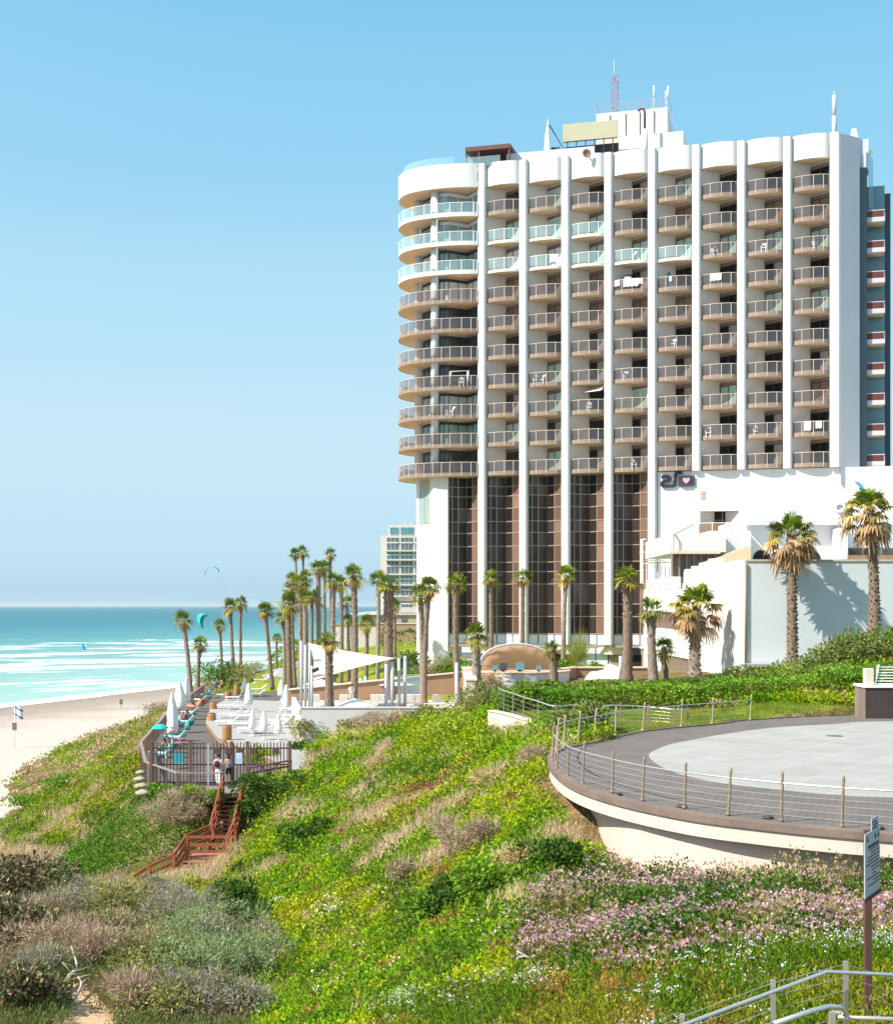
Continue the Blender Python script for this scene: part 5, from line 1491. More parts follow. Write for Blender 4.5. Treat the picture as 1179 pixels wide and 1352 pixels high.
for i in range(nx_ + 1):
    for j in range(ny_ + 1):
        a = i / nx_; b = j / ny_
        e_ = min(1, 6 * min(a, 1 - a)) * min(1, 5 * min(b, 1 - b))
        h = e_ * (.75 + .75 * math.exp(-((a - .62) / .28) ** 2) + .22 * math.sin(a * 19 + b * 5) * (1 - a * .4) + .12 * math.sin(b * 14))
        vs.append((p.x - 1.9 + 3.9 * a, 100 + 2.2 * b, -1.05 + h))
mb.add(vs, [(i * (ny_ + 1) + j, (i + 1) * (ny_ + 1) + j, (i + 1) * (ny_ + 1) + j + 1, i * (ny_ + 1) + j + 1) for i in range(nx_) for j in range(ny_)], 0, None, True); mb.build('white_sheet', MATS['white_cloth'] if 'white_cloth' in MATS else mat('white_cloth', (.80, .79, .77), .9), cv)

# shade sail on steel posts
POSTS = [(398, 846, 931, 97.5, 'thin steel sail post at the seaward corner, first of the cluster'), (403.5, 852, 931, 98.5, 'thin steel sail post in the middle of the seaward cluster'), (409, 848, 930, 99.5, 'thin steel sail post of the seaward cluster nearest the sail'), (412, 879, 930, 96.5, 'short steel post with a floodlight beside the sail cluster'),
         (510, 877, 929, 97.5, 'steel post at the tip of the sail, first of four'), (518, 874, 929, 98, 'steel post at the tip of the sail, second of four'), (527, 869, 929, 98.5, 'steel post at the tip of the sail, third of four'), (535, 866, 929, 99, 'steel post at the tip of the sail, tallest of four'),
         (603, 875, 928, 97, 'lone steel post before the pale pink end wall'), (819, 866, 912, 98, 'steel post by the white covered heap, seaward of three'), (823, 868, 912, 98.5, 'steel post by the white covered heap, middle of three'), (827, 872, 912, 99, 'steel post by the white covered heap, landward of three')]
for u, v0, v1, Z, lab in POSTS:
    a, b = P(u, v0, Z), P(u, v1, Z); zb = -2.9 if u < 620 else on_ground(a.x, Z) - .1
    t = thing('sail_post', lab, 'post', (a.x, Z, zb), 0, 'steel posts for shade sails')
    mb = MB(); mb.tube([(0, 0, 0), (0, 0, a.z - zb)], .125 if 500 < u else .1, 10); mb.build('pole', MATS['post_steel'] if 'post_steel' in MATS else mat('post_steel', (.42, .46, .50), .4), t)
    mb = MB(); mb.lathe([(.2, 0), (.2, .04), (.15, .05)], 10); mb.build('base_plate', MATS['grey_paint'], t)
    if u == 412:
        mb = MB(); mb.box((.25, 0, a.z - zb - .3), (.5, .2, .25), 0, 0, None, 0, R(-25)); mb.build('floodlight', MATS['dark_metal'], t)
s0, s1, s2, s3 = P(408, 849, 99.4), P(522, 869, 97.8), P(418, 895, 97), P(470, 880, 100)
def sail():
    t = thing('shade_sail', 'big cream triangular shade sail stretched between steel posts', 'shade sail', tuple(s0))
    A, B_, C_ = s0, s1, P(413, 899, 96.2)
    mb = MB(); n = 14; vs = []; ix = {}
    for i in range(n + 1):
        for j in range(n + 1 - i):
            a, b = i / n, j / n; c_ = 1 - a - b
            p = A * c_ + B_ * a + C_ * b
            cen = (A + B_ + C_) / 3
            pull = .42 * (4 * a * b + 4 * b * c_ + 4 * a * c_) / 3
            edge = 1 - min(1, 6 * min(a, b, c_))
            q = p + (cen - p) * .10 * edge * (4 * max(a * b, b * c_, a * c_)) * (1 if min(a, b, c_) < .08 else .3)
            q = q + Vector((0, 0, -.35 * 27 * a * b * c_))
            ix[i, j] = len(vs); vs.append(q - A)
    fs = []
    for i in range(n):
        for j in range(n - i):
            fs.append((ix[i, j], ix[i + 1, j], ix[i, j + 1]))
            if j < n - i - 1: fs.append((ix[i + 1, j], ix[i + 1, j + 1], ix[i, j + 1]))
    mb.add(vs, fs, 0, None, True); mb.build('canvas', fabric_mat('canvas', (.80, .745, .67)), t)
    mb = MB(); mb.tube([B_ - A, P(534, 868, 99) - A], .03, 5); mb.tube([(0, 0, 0), P(403, 853, 98.5) - A], .03, 5); mb.tube([C_ - A, P(412, 885, 96.5) - A], .03, 5); mb.build('tie_rope', MATS['grey_paint'], t)
sail()

# grey pavilion bits: pale promenade path and white boundary rocks by the lawn
pa = MB(); pts = catmull([P(352, 892, 172), P(368, 884, 180), P(392, 872, 195), P(415, 862, 212)], 4)
L = [(p.x, p.y) for p in pts]
vs = []; fs = []
for i, (x, y) in enumerate(L):
    for dx in (-1.6, 1.6): vs.append((x + dx * 1.3, y, on_ground(x + dx * 1.3, y) + .12))
for i in range(len(L) - 1): fs.append((2 * i, 2 * i + 1, 2 * i + 3, 2 * i + 2))
pa.add(vs, fs); tag(pa.build('path', mat('path_paving', (.30, .29, .28), .9, .1, .5)), kind='structure')
# ------------------------------------------------------------------ timber deck on the cliff
def planks(name, c1, c2, w, rz, gap):
    return grid_pave(name, c1, c2, 3.2, w, rz, gap, .8, .25, .37)
planks('deck_boards', (.135, .115, .105), (.175, .15, .135), .16, 0.06, (.05, .04, .035))
planks('landing_boards', (.25, .205, .175), (.29, .24, .2), .16, 1.62, (.09, .07, .06))
mat('rail_wood', (.15, .085, .07), .7, .25, 1.5, stretch=(6, 6, 6))
mat('rail_top', (.30, .215, .20), .55, .25, 1.5)
mat('red_wood', (.36, .105, .045), .7, .3, 2.5, bump=.2, bscale=20)
mat('dark_red_wood', (.20, .07, .045), .75, .3, 2.5)
mat('fence_brown', (.085, .045, .035), .6, .2, 2)
mat('tile_pale', (.34, .32, .305), .8, .1, .6)
DZ = -4.9
dk = thing('timber_deck', 'dark timber boardwalk deck along the cliff edge with sun loungers', 'deck', (0, 0, 0))
mb = MB(); mb.prism(DECK, DZ - .25, DZ); mb.build('deck_floor', MATS['deck_boards'], dk)
mb = MB()
for i in range(len(DECK_RAIL) - 1):
    a, b = Vector(DECK_RAIL[i]), Vector(DECK_RAIL[i + 1]); k = max(1, int((b - a).length / 2.5))
    for j in range(k):
        p = a.lerp(b, j / k); mb.bx(p.x - .0, p.x + .16, p.y + .05, p.y + .21, DZ - 2.6, DZ - .26)
mb.build('support_frame', MATS['wood_grey'], dk)
mb = MB(); mb.prism([(-15.9, 74.9), (-14.1, 71.5), (-10.6, 71.5), (-10.45, 73.15), (-8.1, 73.9), (-8.1, 74.9)], DZ + .004, DZ + .02); mb.build('landing_floor', MATS['landing_boards'], dk)
# raised paved part with a timber riser
TZ = DZ + .42
PAVED = [G(289, 973, TZ), G(273, 953, TZ), G(279, 934, TZ), G(300, 923, TZ)]
PAVED2 = [(p.x, p.y) for p in PAVED] + [(-13.2, 134), (-12.7, 114), (-9.95, 93.3), (-8.6, 93), (-8.3, 78.2)]
tp = thing('paved_sun_terrace', 'pale paved platform one step above the dark deck', 'terrace', (0, 0, 0))
mb = MB(); mb.prism(PAVED2, DZ + .003, TZ - .08); mb.build('timber_riser', MATS['riser_wood'] if 'riser_wood' in MATS else mat('riser_wood', (.30, .19, .11), .8, .2, 2), tp)
mb = MB(); mb.prism(shrink(PAVED2, -.06), TZ - .077, TZ); mb.build('paving', MATS['tile_pale'], tp)

def deck_rail():
    t = thing('deck_railing', 'weathered brown deck railing with wires bending round the cliff corner', 'railing', (0, 0, 0))
    L = [Vector((x, y, DZ)) for x, y in DECK_RAIL]
    top = MB()
    for a, b in zip(L, L[1:]):
        top.bar(a + Vector((0, 0, 1.15)), b + Vector((0, 0, 1.15)), .19, .06)
    top.build('handrail', MATS['rail_top'], t)
    for i in range(len(L) - 1):
        a, b = L[i], L[i + 1]; k = max(1, round((b - a).length / 1.75))
        for j in range(k + (1 if i == len(L) - 2 else 0)):
            p = a.lerp(b, j / k); mb = MB(); mb.box(p + Vector((0, 0, .45)), (.11, .11, 1.35)); mb.build('post', MATS['rail_wood'], t)
    for k in range(6):
        mb = MB(); mb.tube([p + Vector((0, 0, .15 + .16 * k)) for p in L], .008, 4); mb.build('wire', MATS['dark_metal'], t)
deck_rail()

def ramp_rail():
    t = thing('ramp_railing', 'dark timber ramp railing climbing from the landing into the bushes', 'railing', (0, 0, 0))
    a, b = P(329, 1014, 73.6), P(384, 1004, 74.0)
    mb = MB(); mb.bar(a, b, .16, .1); mb.build('handrail', MATS['rail_wood'], t)
    for dz in (.3, .55, .8):
        mb = MB(); mb.bar(a - Vector((0, 0, dz)), b - Vector((0, 0, dz)), .04, .09); mb.build('cross_rail', MATS['fence_brown'], t)
    for f in (0, .33, .66, 1):
        p = a.lerp(b, f); mb = MB(); mb.bar(p - Vector((0, 0, 1.25)), p + Vector((0, 0, .03)), .13, .13); mb.build('post', MATS['rail_wood'], t)
ramp_rail()

def picket_fence():
    t = thing('picket_fence', 'dark brown metal picket fence with gate closing the sun deck', 'fence', (0, 0, 0))
    Z = 75.2; x0, x1 = P(199, 0, Z).x, P(384, 0, Z).x; H = 2.28
    n = 43
    mb = MB()
    for i in range(n):
        x = x0 + (x1 - x0) * i / (n - 1); z = H + random.uniform(-.03, .05)
        if abs(i - 17.5) > .6: mb.box((x, Z, DZ + .08 + z / 2), (.055, .05, z))
    mb.build('picket_slat', MATS['fence_brown'], t)
    for z in (.16, 1.15, 2.05):
        mb = MB(); mb.bar((x0, Z + .05, DZ + z), (x1, Z + .05, DZ + z), .05, .07); mb.build('cross_rail', MATS['fence_brown'], t)
    for u in (200, 252, 306, 327, 383):
        p = P(u, 0, Z); mb = MB(); mb.box((p.x, Z + .02, DZ + 1.2), (.17, .13, 2.45)); mb.build('post', MATS['rail_wood'], t)
    p = P(275.5, 0, Z); mb = MB(); mb.bar((p.x, Z, DZ), (p.x, Z, DZ + 2.3), .09, .07); mb.build('gate_post', MATS['grey_paint'], t)
    for u in (287, 302, 318.5, 335, 365):
        p = P(u, 991, Z); mb = MB(); mb.box((p.x, Z - .05, p.z), (.36, .03, .34)); mb.build('fence_plate', MATS['plate_brown'] if 'plate_brown' in MATS else mat('plate_brown', (.10, .05, .05), .6), t)
    p = P(316, 1001, Z)
    s = thing('fence_notice', 'pale blue notice hung on the picket fence beside the gate', 'sign', (p.x, Z - .09, p.z))
    mb = MB(); mb.box((0, 0, 0), (.36, .02, .62)); mb.build('board', mat('notice_blue', (.36, .50, .66), .5), s)
    mb = MB(); mb.box((0, -.013, .22), (.28, .004, .06)); mb.box((0, -.013, .1), (.26, .004, .03)); mb.box((0, -.013, .02), (.28, .004, .03)); mb.build('printing', MATS['white_paint'], s)
picket_fence()

def stairs():
    t = thing('timber_stairs', 'red brown timber stairs going down from the deck and turning at the foot', 'stairs', (0, 0, 0))
    n = 11; w0 = -11.62; w1 = -10.62
    A = Vector(((w0 + w1) / 2, 71.35, DZ)); B = Vector(((w0 + w1) / 2 - .15, 68.2, DZ - 2.1))
    for k in range(n):
        f = (k + .5) / n; p = A.lerp(B, f)
        mb = MB(); mb.box((p.x, p.y, p.z), (1.06, .30, .06)); mb.build('tread', MATS['dark_red_wood'], t)
    for sx in (-.56, .56):
        mb = MB(); mb.bar(A + Vector((sx, .1, -.16)), B + Vector((sx, -.1, -.16)), .07, .28); mb.build('stringer', MATS['red_wood'], t)
        for k in range(5):
            p = A.lerp(B, k / 4) + Vector((sx, 0, 0))
            mb = MB(); mb.bar(p - Vector((0, 0, .7)), p + Vector((0, 0, 1.05)), .13, .13); mb.build('post', MATS['red_wood'], t)
        for dz in (1.0, .7, .4):
            mb = MB(); mb.bar(A + Vector((sx, 0, dz)), B + Vector((sx, 0, dz)), .06, .13); mb.build('handrail', MATS['red_wood'], t)
    # landing and lower flight that turns toward the beach
    L = B + Vector((-.35, -.9, -.28))
    mb = MB(); mb.box(L, (1.8, 1.4, .12)); mb.build('landing', MATS['landing_red'] if 'landing_red' in MATS else mat('landing_red', (.40, .17, .11), .8, .2, 3), t)
    for k in range(5):
        mb = MB(); mb.box(L + Vector((-.5, -.9 - .3 * k, -.16 - .16 * k)), (1.3, .28, .06)); mb.build('tread', MATS['landing_red'], t)
    # balustrade down to the left
    a0 = L + Vector((.9, -.7, 0)); a1 = L + Vector((-1.05, -.8, 0)); 
    pts = [a1, P(230, 1130, 66.1) - Vector((0, 0, .95)), P(197, 1145, 65.7) - Vector((0, 0, .9)), P(169, 1163, 65.3) - Vector((0, 0, .6))]
    hs = [1.05, .98, .93, .62]
    for (p, h) in [(a0, 1.05)] + list(zip(pts, hs)):
        mb = MB(); mb.bar(p - Vector((0, 0, .9)), p + Vector((0, 0, h)), .14, .14); mb.build('post', MATS['red_wood'], t)
    for dz in (1.0, .62, .28):
        mb = MB(); mb.bar(a0 + Vector((0, 0, dz)), a1 + Vector((0, 0, dz)), .06, .13); mb.build('handrail', MATS['red_wood'], t)
        for (p, h), (q, g) in zip(zip(pts, hs), list(zip(pts, hs))[1:]):
            mb = MB(); mb.bar(p + Vector((0, 0, dz * h)), q + Vector((0, 0, dz * g)), .06, .13); mb.build('handrail', MATS['red_wood'], t)
    c0 = L + Vector((-1.0, .6, 0)); 
    for dz in (1.0, .7, .4):
        mb = MB(); mb.bar(B + Vector((-.56, 0, dz)), c0 + Vector((-.3, -.6, dz - .1)), .06, .13); mb.build('handrail', MATS['red_wood'], t)
        mb = MB(); mb.bar(B + Vector((.56, 0, dz)), L + Vector((.9, -.7, dz)), .06, .13); mb.build('handrail', MATS['red_wood'], t)
    return B, L
stairs()
# stones shoring up the corner of the deck
for i, (u, v, s) in enumerate([(186, 1020, .3), (185, 1029, .36), (187, 1038, .4), (190, 1047, .45)]):
    p = P(u, v, 75.5 - i * .7); r_ = random.Random(i); mb = MB(); mb.ball((0, 0, 0), (s, s * .8, s * .42), 0, 9, 6)
    mb.v = [(x * (1 + r_.uniform(-.12, .12)), y, z * (1 + r_.uniform(-.15, .15))) for x, y, z in mb.v]
    o = mb.build('boulder', MATS['boulder'] if 'boulder' in MATS else mat('boulder', (.40, .34, .26), .9, .3, 3, bump=.5, bscale=8), None, p)
    tag(o, ['uppermost pale stone under the deck corner', 'second pale stone from the top under the deck corner', 'third pale stone down under the deck corner', 'lowest and largest pale stone under the deck corner'][i], 'boulder', 'stones under the deck corner', 'thing')

# ------------------------------------------------------------------ loungers
mat('sling_white', (.78, .775, .76), .8); mat('lounger_frame', (.72, .72, .71), .5)
mat('towel_teal', (.015, .42, .45), .9, .2, 6); mat('towel_orange', (.75, .16, .03), .9); mat('towel_pink', (.70, .05, .15), .9)
def make_lounger(back):
    mbf, mbb, mbk = MB(), MB(), MB()
    h = .36; t = thing('sun_lounger', 'x', 'sun lounger', (0, 0, 0))
    for sx in (-.31, .31):
        mbf.bar((sx, -.95, h), (sx, .45, h), .05, .05)
        c, s_ = math.cos(back), math.sin(back)
        mbf.bar((sx, .45, h), (sx, .45 + .75 * c, h + .75 * s_), .05, .05)
    for y in (-.93, .45): mbf.bar((-.31, y, h), (.31, y, h), .05, .05)
    mbf.build('frame', MATS['lounger_frame'], t)
    mbb.box((0, -.25, h + .02), (.58, 1.38, .03)); mbb.build('bed_sling', MATS['sling_white'], t)
    c, s_ = math.cos(back), math.sin(back)
    mbk.add([(-.29, .45, h + .02), (.29, .45, h + .02), (.29, .45 + .74 * c, h + .74 * s_ + .02), (-.29, .45 + .74 * c, h + .74 * s_ + .02),
             (-.29, .47, h - .01), (.29, .47, h - .01), (.29, .47 + .74 * c, h + .74 * s_ - .01), (-.29, .47 + .74 * c, h + .74 * s_ - .01)],
            [(0, 1, 2, 3), (7, 6, 5, 4), (0, 4, 5, 1), (1, 5, 6, 2), (2, 6, 7, 3), (3, 7, 4, 0)]); mbk.build('backrest', MATS['sling_white'], t)
    for sx in (-.3, .3):
        for y, dy in ((-.7, -.16), (.35, .16)):
            mb = MB(); mb.bar((sx, y + dy, 0), (sx, y, h), .045, .045); mb.build('leg', MATS['lounger_frame'], t)
    return t
LNG = [make_lounger(R(38)), make_lounger(R(8)), make_lounger(R(58))]
LUSED = [False, False, False]
def lounger(x, y, z, rz, label, group, kind=0):
    if not LUSED[kind]:
        LUSED[kind] = True; o = LNG[kind]; o.location = (x, y, z); o.rotation_euler = (0, 0, rz); o['label'] = label
    else: o = dup(LNG[kind], (x, y, z), rz, label)
    o['group'] = group; return o
# on the paved platform: rows seen end-on, head toward the hotel
GP = 'white loungers on the paved platform'
spots = [(300, 958, 96, 0, 'white lounger at the front corner of the paved platform, next to the timber bin'), (318, 961, 92, 1, 'white lounger beside the front corner lounger, lying flat'), (303, 948, 95, 0, 'white lounger in the second row on the platform, seaward end'), (318, 950, 97, 1, 'flat white lounger in the second row of the platform'), 
         (300, 936, 96, 0, 'white lounger in the third platform row near the low wooden tub'), (314, 937, 94, 0, 'white lounger in the third platform row under a closed parasol'), (310, 925, 95, 2, 'white lounger with steep back at the rear of the platform'), (330, 968, 90, 1, 'white lounger just behind the picket fence, below the notice'), (345, 969, 96, 0, 'white lounger just behind the picket fence, amid the closed parasols'),
         (372, 961, 60, 0, 'white lounger against the concrete wall, front one'), (380, 956, 60, 2, 'steep backed white lounger against the concrete wall, second one'), (388, 950, 62, 0, 'white lounger against the concrete wall, third one'), (392, 944, 62, 2, 'steep backed white lounger against the concrete wall, fourth one'), (383, 940, 65, 0, 'white lounger at the inner corner of the concrete wall'), (358, 957, 92, 1, 'flat white lounger alone in the middle of the platform')]
for u, v, a, k, lab in spots:
    p = G(u, v, TZ); lounger(p.x, p.y, TZ, R(a - 90 - 90), lab, GP, k)
GD = 'loungers along the seaward railing'
deckl = [(216, 1000, 'towel lounger at the seaward corner behind the picket fence'), (227, 994, 'lounger with a sunbather at the front parasol foot'), (234, 978, 'lounger draped in teal towel, nearest the fence'), (240, 967, 'lounger draped in teal towel, second from the fence'), (246, 957, 'lounger draped in teal towel, third from the fence'), (252, 945, 'white lounger below the tallest parasols'), (258, 936, 'lounger with the orange towel on the deck'), (265, 928, 'white lounger beyond the orange towel'), (270, 921, 'white lounger near the two standing men'), (286, 921, 'white lounger across the walkway from the two men')]
DL = []
for i, (u, v, lab) in enumerate(deckl):
    p = G(u, v, DZ); DL.append(lounger(p.x, p.y, DZ, R(-118 if i < 9 else 80), lab, GD, 0 if i % 3 else 2))
def towel(lo, m, lab):
    o = thing('beach_towel', lab, 'towel', lo.location, lo.rotation_euler.z, 'towels on the deck loungers')
    k = R(58) if lo.children and False else R(42); h = .40
    mb = MB(); n = 8; pts = [(-.85 + 1.3 * i / 5, h) for i in range(6)] + [(.45 + .25 * i * math.cos(k), h + .25 * i * math.sin(k) + .03) for i in range(1, 4)]
    vs = []
    for y, z in pts:
        for x, dz in ((-.36, -.14), (-.3, .0), (0, .015), (.3, .0), (.36, -.16)): vs.append((x, y, z + dz))
    mb.add(vs, [(i * 5 + j, i * 5 + j + 1, i * 5 + j + 6, i * 5 + j + 5) for i in range(len(pts) - 1) for j in range(4)], 0, None, True)
    mb.build('cloth', MATS[m], o)
towel(DL[2], 'towel_teal', 'teal towel over the lounger nearest the fence'); towel(DL[3], 'towel_teal', 'teal towel over the second lounger from the fence'); towel(DL[4], 'towel_teal', 'teal towel over the third lounger from the fence')
towel(DL[6], 'towel_orange', 'orange towel over a lounger on the deck'); towel(DL[0], 'towel_teal', 'teal towel at the seaward corner of the deck'); towel(DL[8], 'towel_teal', 'teal towel near the two men at the far end'); towel(DL[1], 'towel_pink', 'red pink towel under the sunbather by the fence')
# lawn loungers
for u, v, a, lab in [(346, 901, -70, 'white lounger on the lawn seaward of the tall palm trunk'), (357, 899, -60, 'white lounger on the lawn behind the tall palm trunk'), (338, 916, -80, 'white lounger at the lawn edge near two parasols'), (340, 910, -75, 'second white lounger at the lawn edge, half behind the first')]:
    p = G(u, v, -4.55); lounger(p.x, p.y, max(-4.9, on_ground(p.x, p.y)) + .02, R(a), lab, 'white loungers on the lawn', 0)
# row on the pool terrace
GPT = 'white loungers on the pool terrace'
for i, u in enumerate([420, 444, 452, 487, 495, 502, 509, 517, 526, 533, 541, 549, 556, 566, 574, 582]):
    Z = 100 if i % 2 else 107
    if 470 < u < 480: continue
    p = P(u, 925, Z); zz_ = -2.9
    where = ['below the sail at its seaward corner', 'beside the short palm at the pool wall', 'one place inland of the short palm', 'next to the two closed parasols', 'second inland from the two closed parasols', 'third inland from the two closed parasols', 'at the foot of the first sail post of four', 'at the foot of the second sail post of four', 'at the foot of the third sail post of four', 'at the foot of the tallest sail post of four', 'under the open parasol, seaward side', 'under the open parasol, landward side', 'in front of the glass screen', 'beside the double palm trunk', 'inland of the double palm trunk', 'last in the row before the lone steel post'][i]
    lounger(p.x, Z, zz_, R(170 + 12 * (i % 3)), 'white lounger ' + where, GPT, 2 if i % 2 == 0 else 0)

# ------------------------------------------------------------------ parasols
def make_closed(fold):
    t = thing('closed_parasol', 'x', 'parasol', (0, 0, 0))
    mb = MB(); mb.tube([(0, 0, 0), (0, 0, 2.95)], .03, 6); mb.build('pole', MATS['white_paint'], t)
    prof = [(.10, .75), (.21, .82), (.23, 1.1), (.24, 1.5), (.19, 1.9), (.145, 2.3), (.09, 2.7), (.045, 2.92), (.02, 2.97)]
    n = 16; r_ = random.Random(fold); ph = [r_.uniform(.72, 1.25) for _ in range(n)]
    mb = MB(); mb.lathe(prof, n, (0, 0, 0), 0, None, True, lambda i, j: (1 + (ph[j] - 1) * min(1, (8 - i) / 4)) * (1.14 if j % 2 else .84) * (1.25 if fold == 2 else 1))
    mb.build('folded_canopy', MATS['white_cloth'], t)
    mb = MB(); mb.lathe([(.27, 0), (.27, .07), (.06, .1), (.05, .4)], 12); mb.build('base', MATS['grey_paint'], t)
    mb = MB(); mb.lathe([(.2, 1.28), (.26, 1.3), (.26, 1.37), (.2, 1.39)], 12); mb.build('strap', MATS['white_paint'], t)
    return t
CL = [make_closed(0), make_closed(1), make_closed(2)]; CU = [False] * 3
par = [(228, 929.5, 983, DZ, 0, 'closed white parasol at the seaward deck corner, foremost'), (227.5, 914, 968, DZ, 1, 'closed white parasol directly behind the foremost one'), (237.5, 899.5, 951, DZ, 2, 'closed white parasol in the middle of the seaward four'), (246.5, 893, 940, DZ, 1, 'closed white parasol by the leaning palm, farthest of the seaward four'),
       (323, 894, 919.5, DZ, 0, 'closed white parasol at the lawn corner, farther of two'), (328.3, 902, 940.5, TZ, 1, 'closed white parasol at the lawn corner, nearer of two'), (334, 936, 972, TZ, 0, 'slim closed parasol behind the fence, seaward of three'), (348.5, 939, 977, TZ, 2, 'full closed parasol behind the fence, middle of three'), (367.5, 942.5, 979, TZ, 1, 'slim closed parasol behind the fence, inland of three'),
       (371.5, 897.5, 926, TZ, 2, 'closed white parasol between palm trunks at the terrace back'), (378.3, 904, 944, TZ, 1, 'closed white parasol in front of the thick palm trunk'), (475.8, 895, 921.5, -2.9, 0, 'closed cream parasol by the pool wall, seaward of a pair'), (482.8, 892.5, 921.5, -2.9, 1, 'closed cream parasol by the pool wall, inland of a pair')]
for i, (u, v0, v1, z, k, lab) in enumerate(par):
    p = G(u, v1, z); h = (v1 - v0) * p.y / F; s = h / 2.97
    if not CU[k]: CU[k] = True; o = CL[k]; o.location = p; o['label'] = lab
    else: o = dup(CL[k], p, .7 * i, lab)
    w_ = 1.45 * max(.75, min(1.1, s)); o.scale = (w_, w_, s); o['group'] = 'closed parasols'
def open_parasol(u, v0, vr, v1, half, z, lab, Z=None):
    p = P(u, v1, Z) if Z else G(u, v1, z); p.z = z
    t = thing('open_parasol', lab, 'parasol', p, 0, 'open parasols on the pool terrace')
    k = p.y / F; H = CZ - (v0 - HZ) * k - z; hr = CZ - (vr - HZ) * k - z; r_ = half * k
    mb = MB(); mb.tube([(0, 0, 0), (0, 0, H)], .035, 6); mb.build('pole', MATS['white_paint'], t)
    mb = MB(); n = 8; vs = [(0, 0, H)]
    for f in (.5, 1):
        for j in range(n): a = 2 * math.pi * (j + .5) / n; vs.append((r_ * f * math.cos(a), r_ * f * math.sin(a), H + (hr - H) * f ** 1.1))
    fs = [(0, 1 + j, 1 + (j + 1) % n) for j in range(n)] + [(1 + j, 1 + n + j, 1 + n + (j + 1) % n, 1 + (j + 1) % n) for j in range(n)]
    mb.add(vs, fs); mb.build('canopy', MATS['white_cloth'], t)
    for j in range(n):
        a = 2 * math.pi * (j + .5) / n; mb = MB(); mb.bar((0, 0, H - .06), (r_ * math.cos(a), r_ * math.sin(a), hr - .04), .03); mb.build('rib', MATS['white_paint'], t)
    mb = MB(); mb.lathe([(.3, 0), (.3, .08), (.06, .12)], 10); mb.build('base', MATS['grey_paint'], t)
open_parasol(424.5, 897, 903.5, 922, 25, -2.9, 'open white parasol behind the short palm under the sail')
open_parasol(524.5, 897, 904, 924, 27, -2.9, 'open white parasol between the steel posts in front of the brown wall')
open_parasol(468.5, 922, 931, 950, 28, -2.9, 'large open white parasol just behind the concrete wall', 96.5)
gs = thing('glass_screen', 'pale framed glass screen in front of the brown retaining wall', 'screen', (P(547, 0, 112).x, 112, -2.9))
mb = MB(); mb.box((0, 0, 1.15), (2.0, .04, 2.1)); mb.build('pane', MATS['clear_glass'], gs)
mb = MB(); mb.bx(-1.05, 1.05, -.04, .04, 2.2, 2.27); mb.bx(-1.05, 1.05, -.04, .04, 0.02, .095); mb.build('frame', MATS['tan_metal'], gs)
for x in (-1.03, 1.03): mb = MB(); mb.bx(x - .03, x + .03, -.035, .035, .097, 2.197); mb.build('post', MATS['tan_metal'], gs)

# timber tubs with caps along the platform edge
for i, (u, v, lab) in enumerate([(280, 958, 'round timber bin at the bend of the platform edge'), (282, 942, 'round timber bin at the platform edge, second from the fence'), (300, 977, 'tall round timber bin at the front corner of the platform'), (301.5, 926, 'round timber bin beside the lawn at the far end'), (313, 917, 'round timber bin close to the lawn loungers')]):
    p = G(u, v, DZ if i != 2 else TZ)
    t = thing('timber_bin', lab, 'bin', p, 0, 'timber bins on the deck')
    mb = MB(); mb.lathe([(.33, 0), (.35, .2), (.35, .95), (.31, 1.0)], 12, (0, 0, 0), 0, None, False); mb.build('slat_body', MATS['bin_wood'] if 'bin_wood' in MATS else mat('bin_wood', (.42, .22, .085), .8, .3, 3, stretch=(8, 8, .5)), t)
    mb = MB(); mb.lathe([(.3, 1.003), (.3, 1.04), (.1, 1.07)], 12); mb.build('lid', MATS['rail_wood'], t)

# ------------------------------------------------------------------ people
mat('skin_tan', (.46, .25, .155), .6); mat('hair_dark', (.025, .018, .014), .7)
mat('cloth_pink', (.62, .34, .42), .9); mat('cloth_white', (.74, .73, .72), .9); mat('cloth_black', (.025, .025, .03), .9); mat('cloth_bluegrey', (.25, .30, .40), .9); mat('cloth_blue', (.03, .12, .42), .9); mat('cloth_dark', (.04, .03, .045), .9); mat('cloth_red', (.55, .03, .04), .9); mat('cloth_teal', (.02, .42, .46), .9)
def skin_mesh(name, verts, edges, radii, m, parent, root=0, sub=1):
    me = bpy.data.meshes.new(name); me.from_pydata(verts, edges, []); me.materials.append(m)
    o = put(name, me, parent)
    o.modifiers.new('skin', 'SKIN').use_smooth_shade = True
    for i, r_ in enumerate(radii):
        r_ = r_ if isinstance(r_, tuple) else (r_, r_); me.skin_vertices[0].data[i].radius = r_
    me.skin_vertices[0].data[root].use_root = True
    s = o.modifiers.new('sub', 'SUBSURF'); s.levels = sub; s.render_levels = sub
    return o
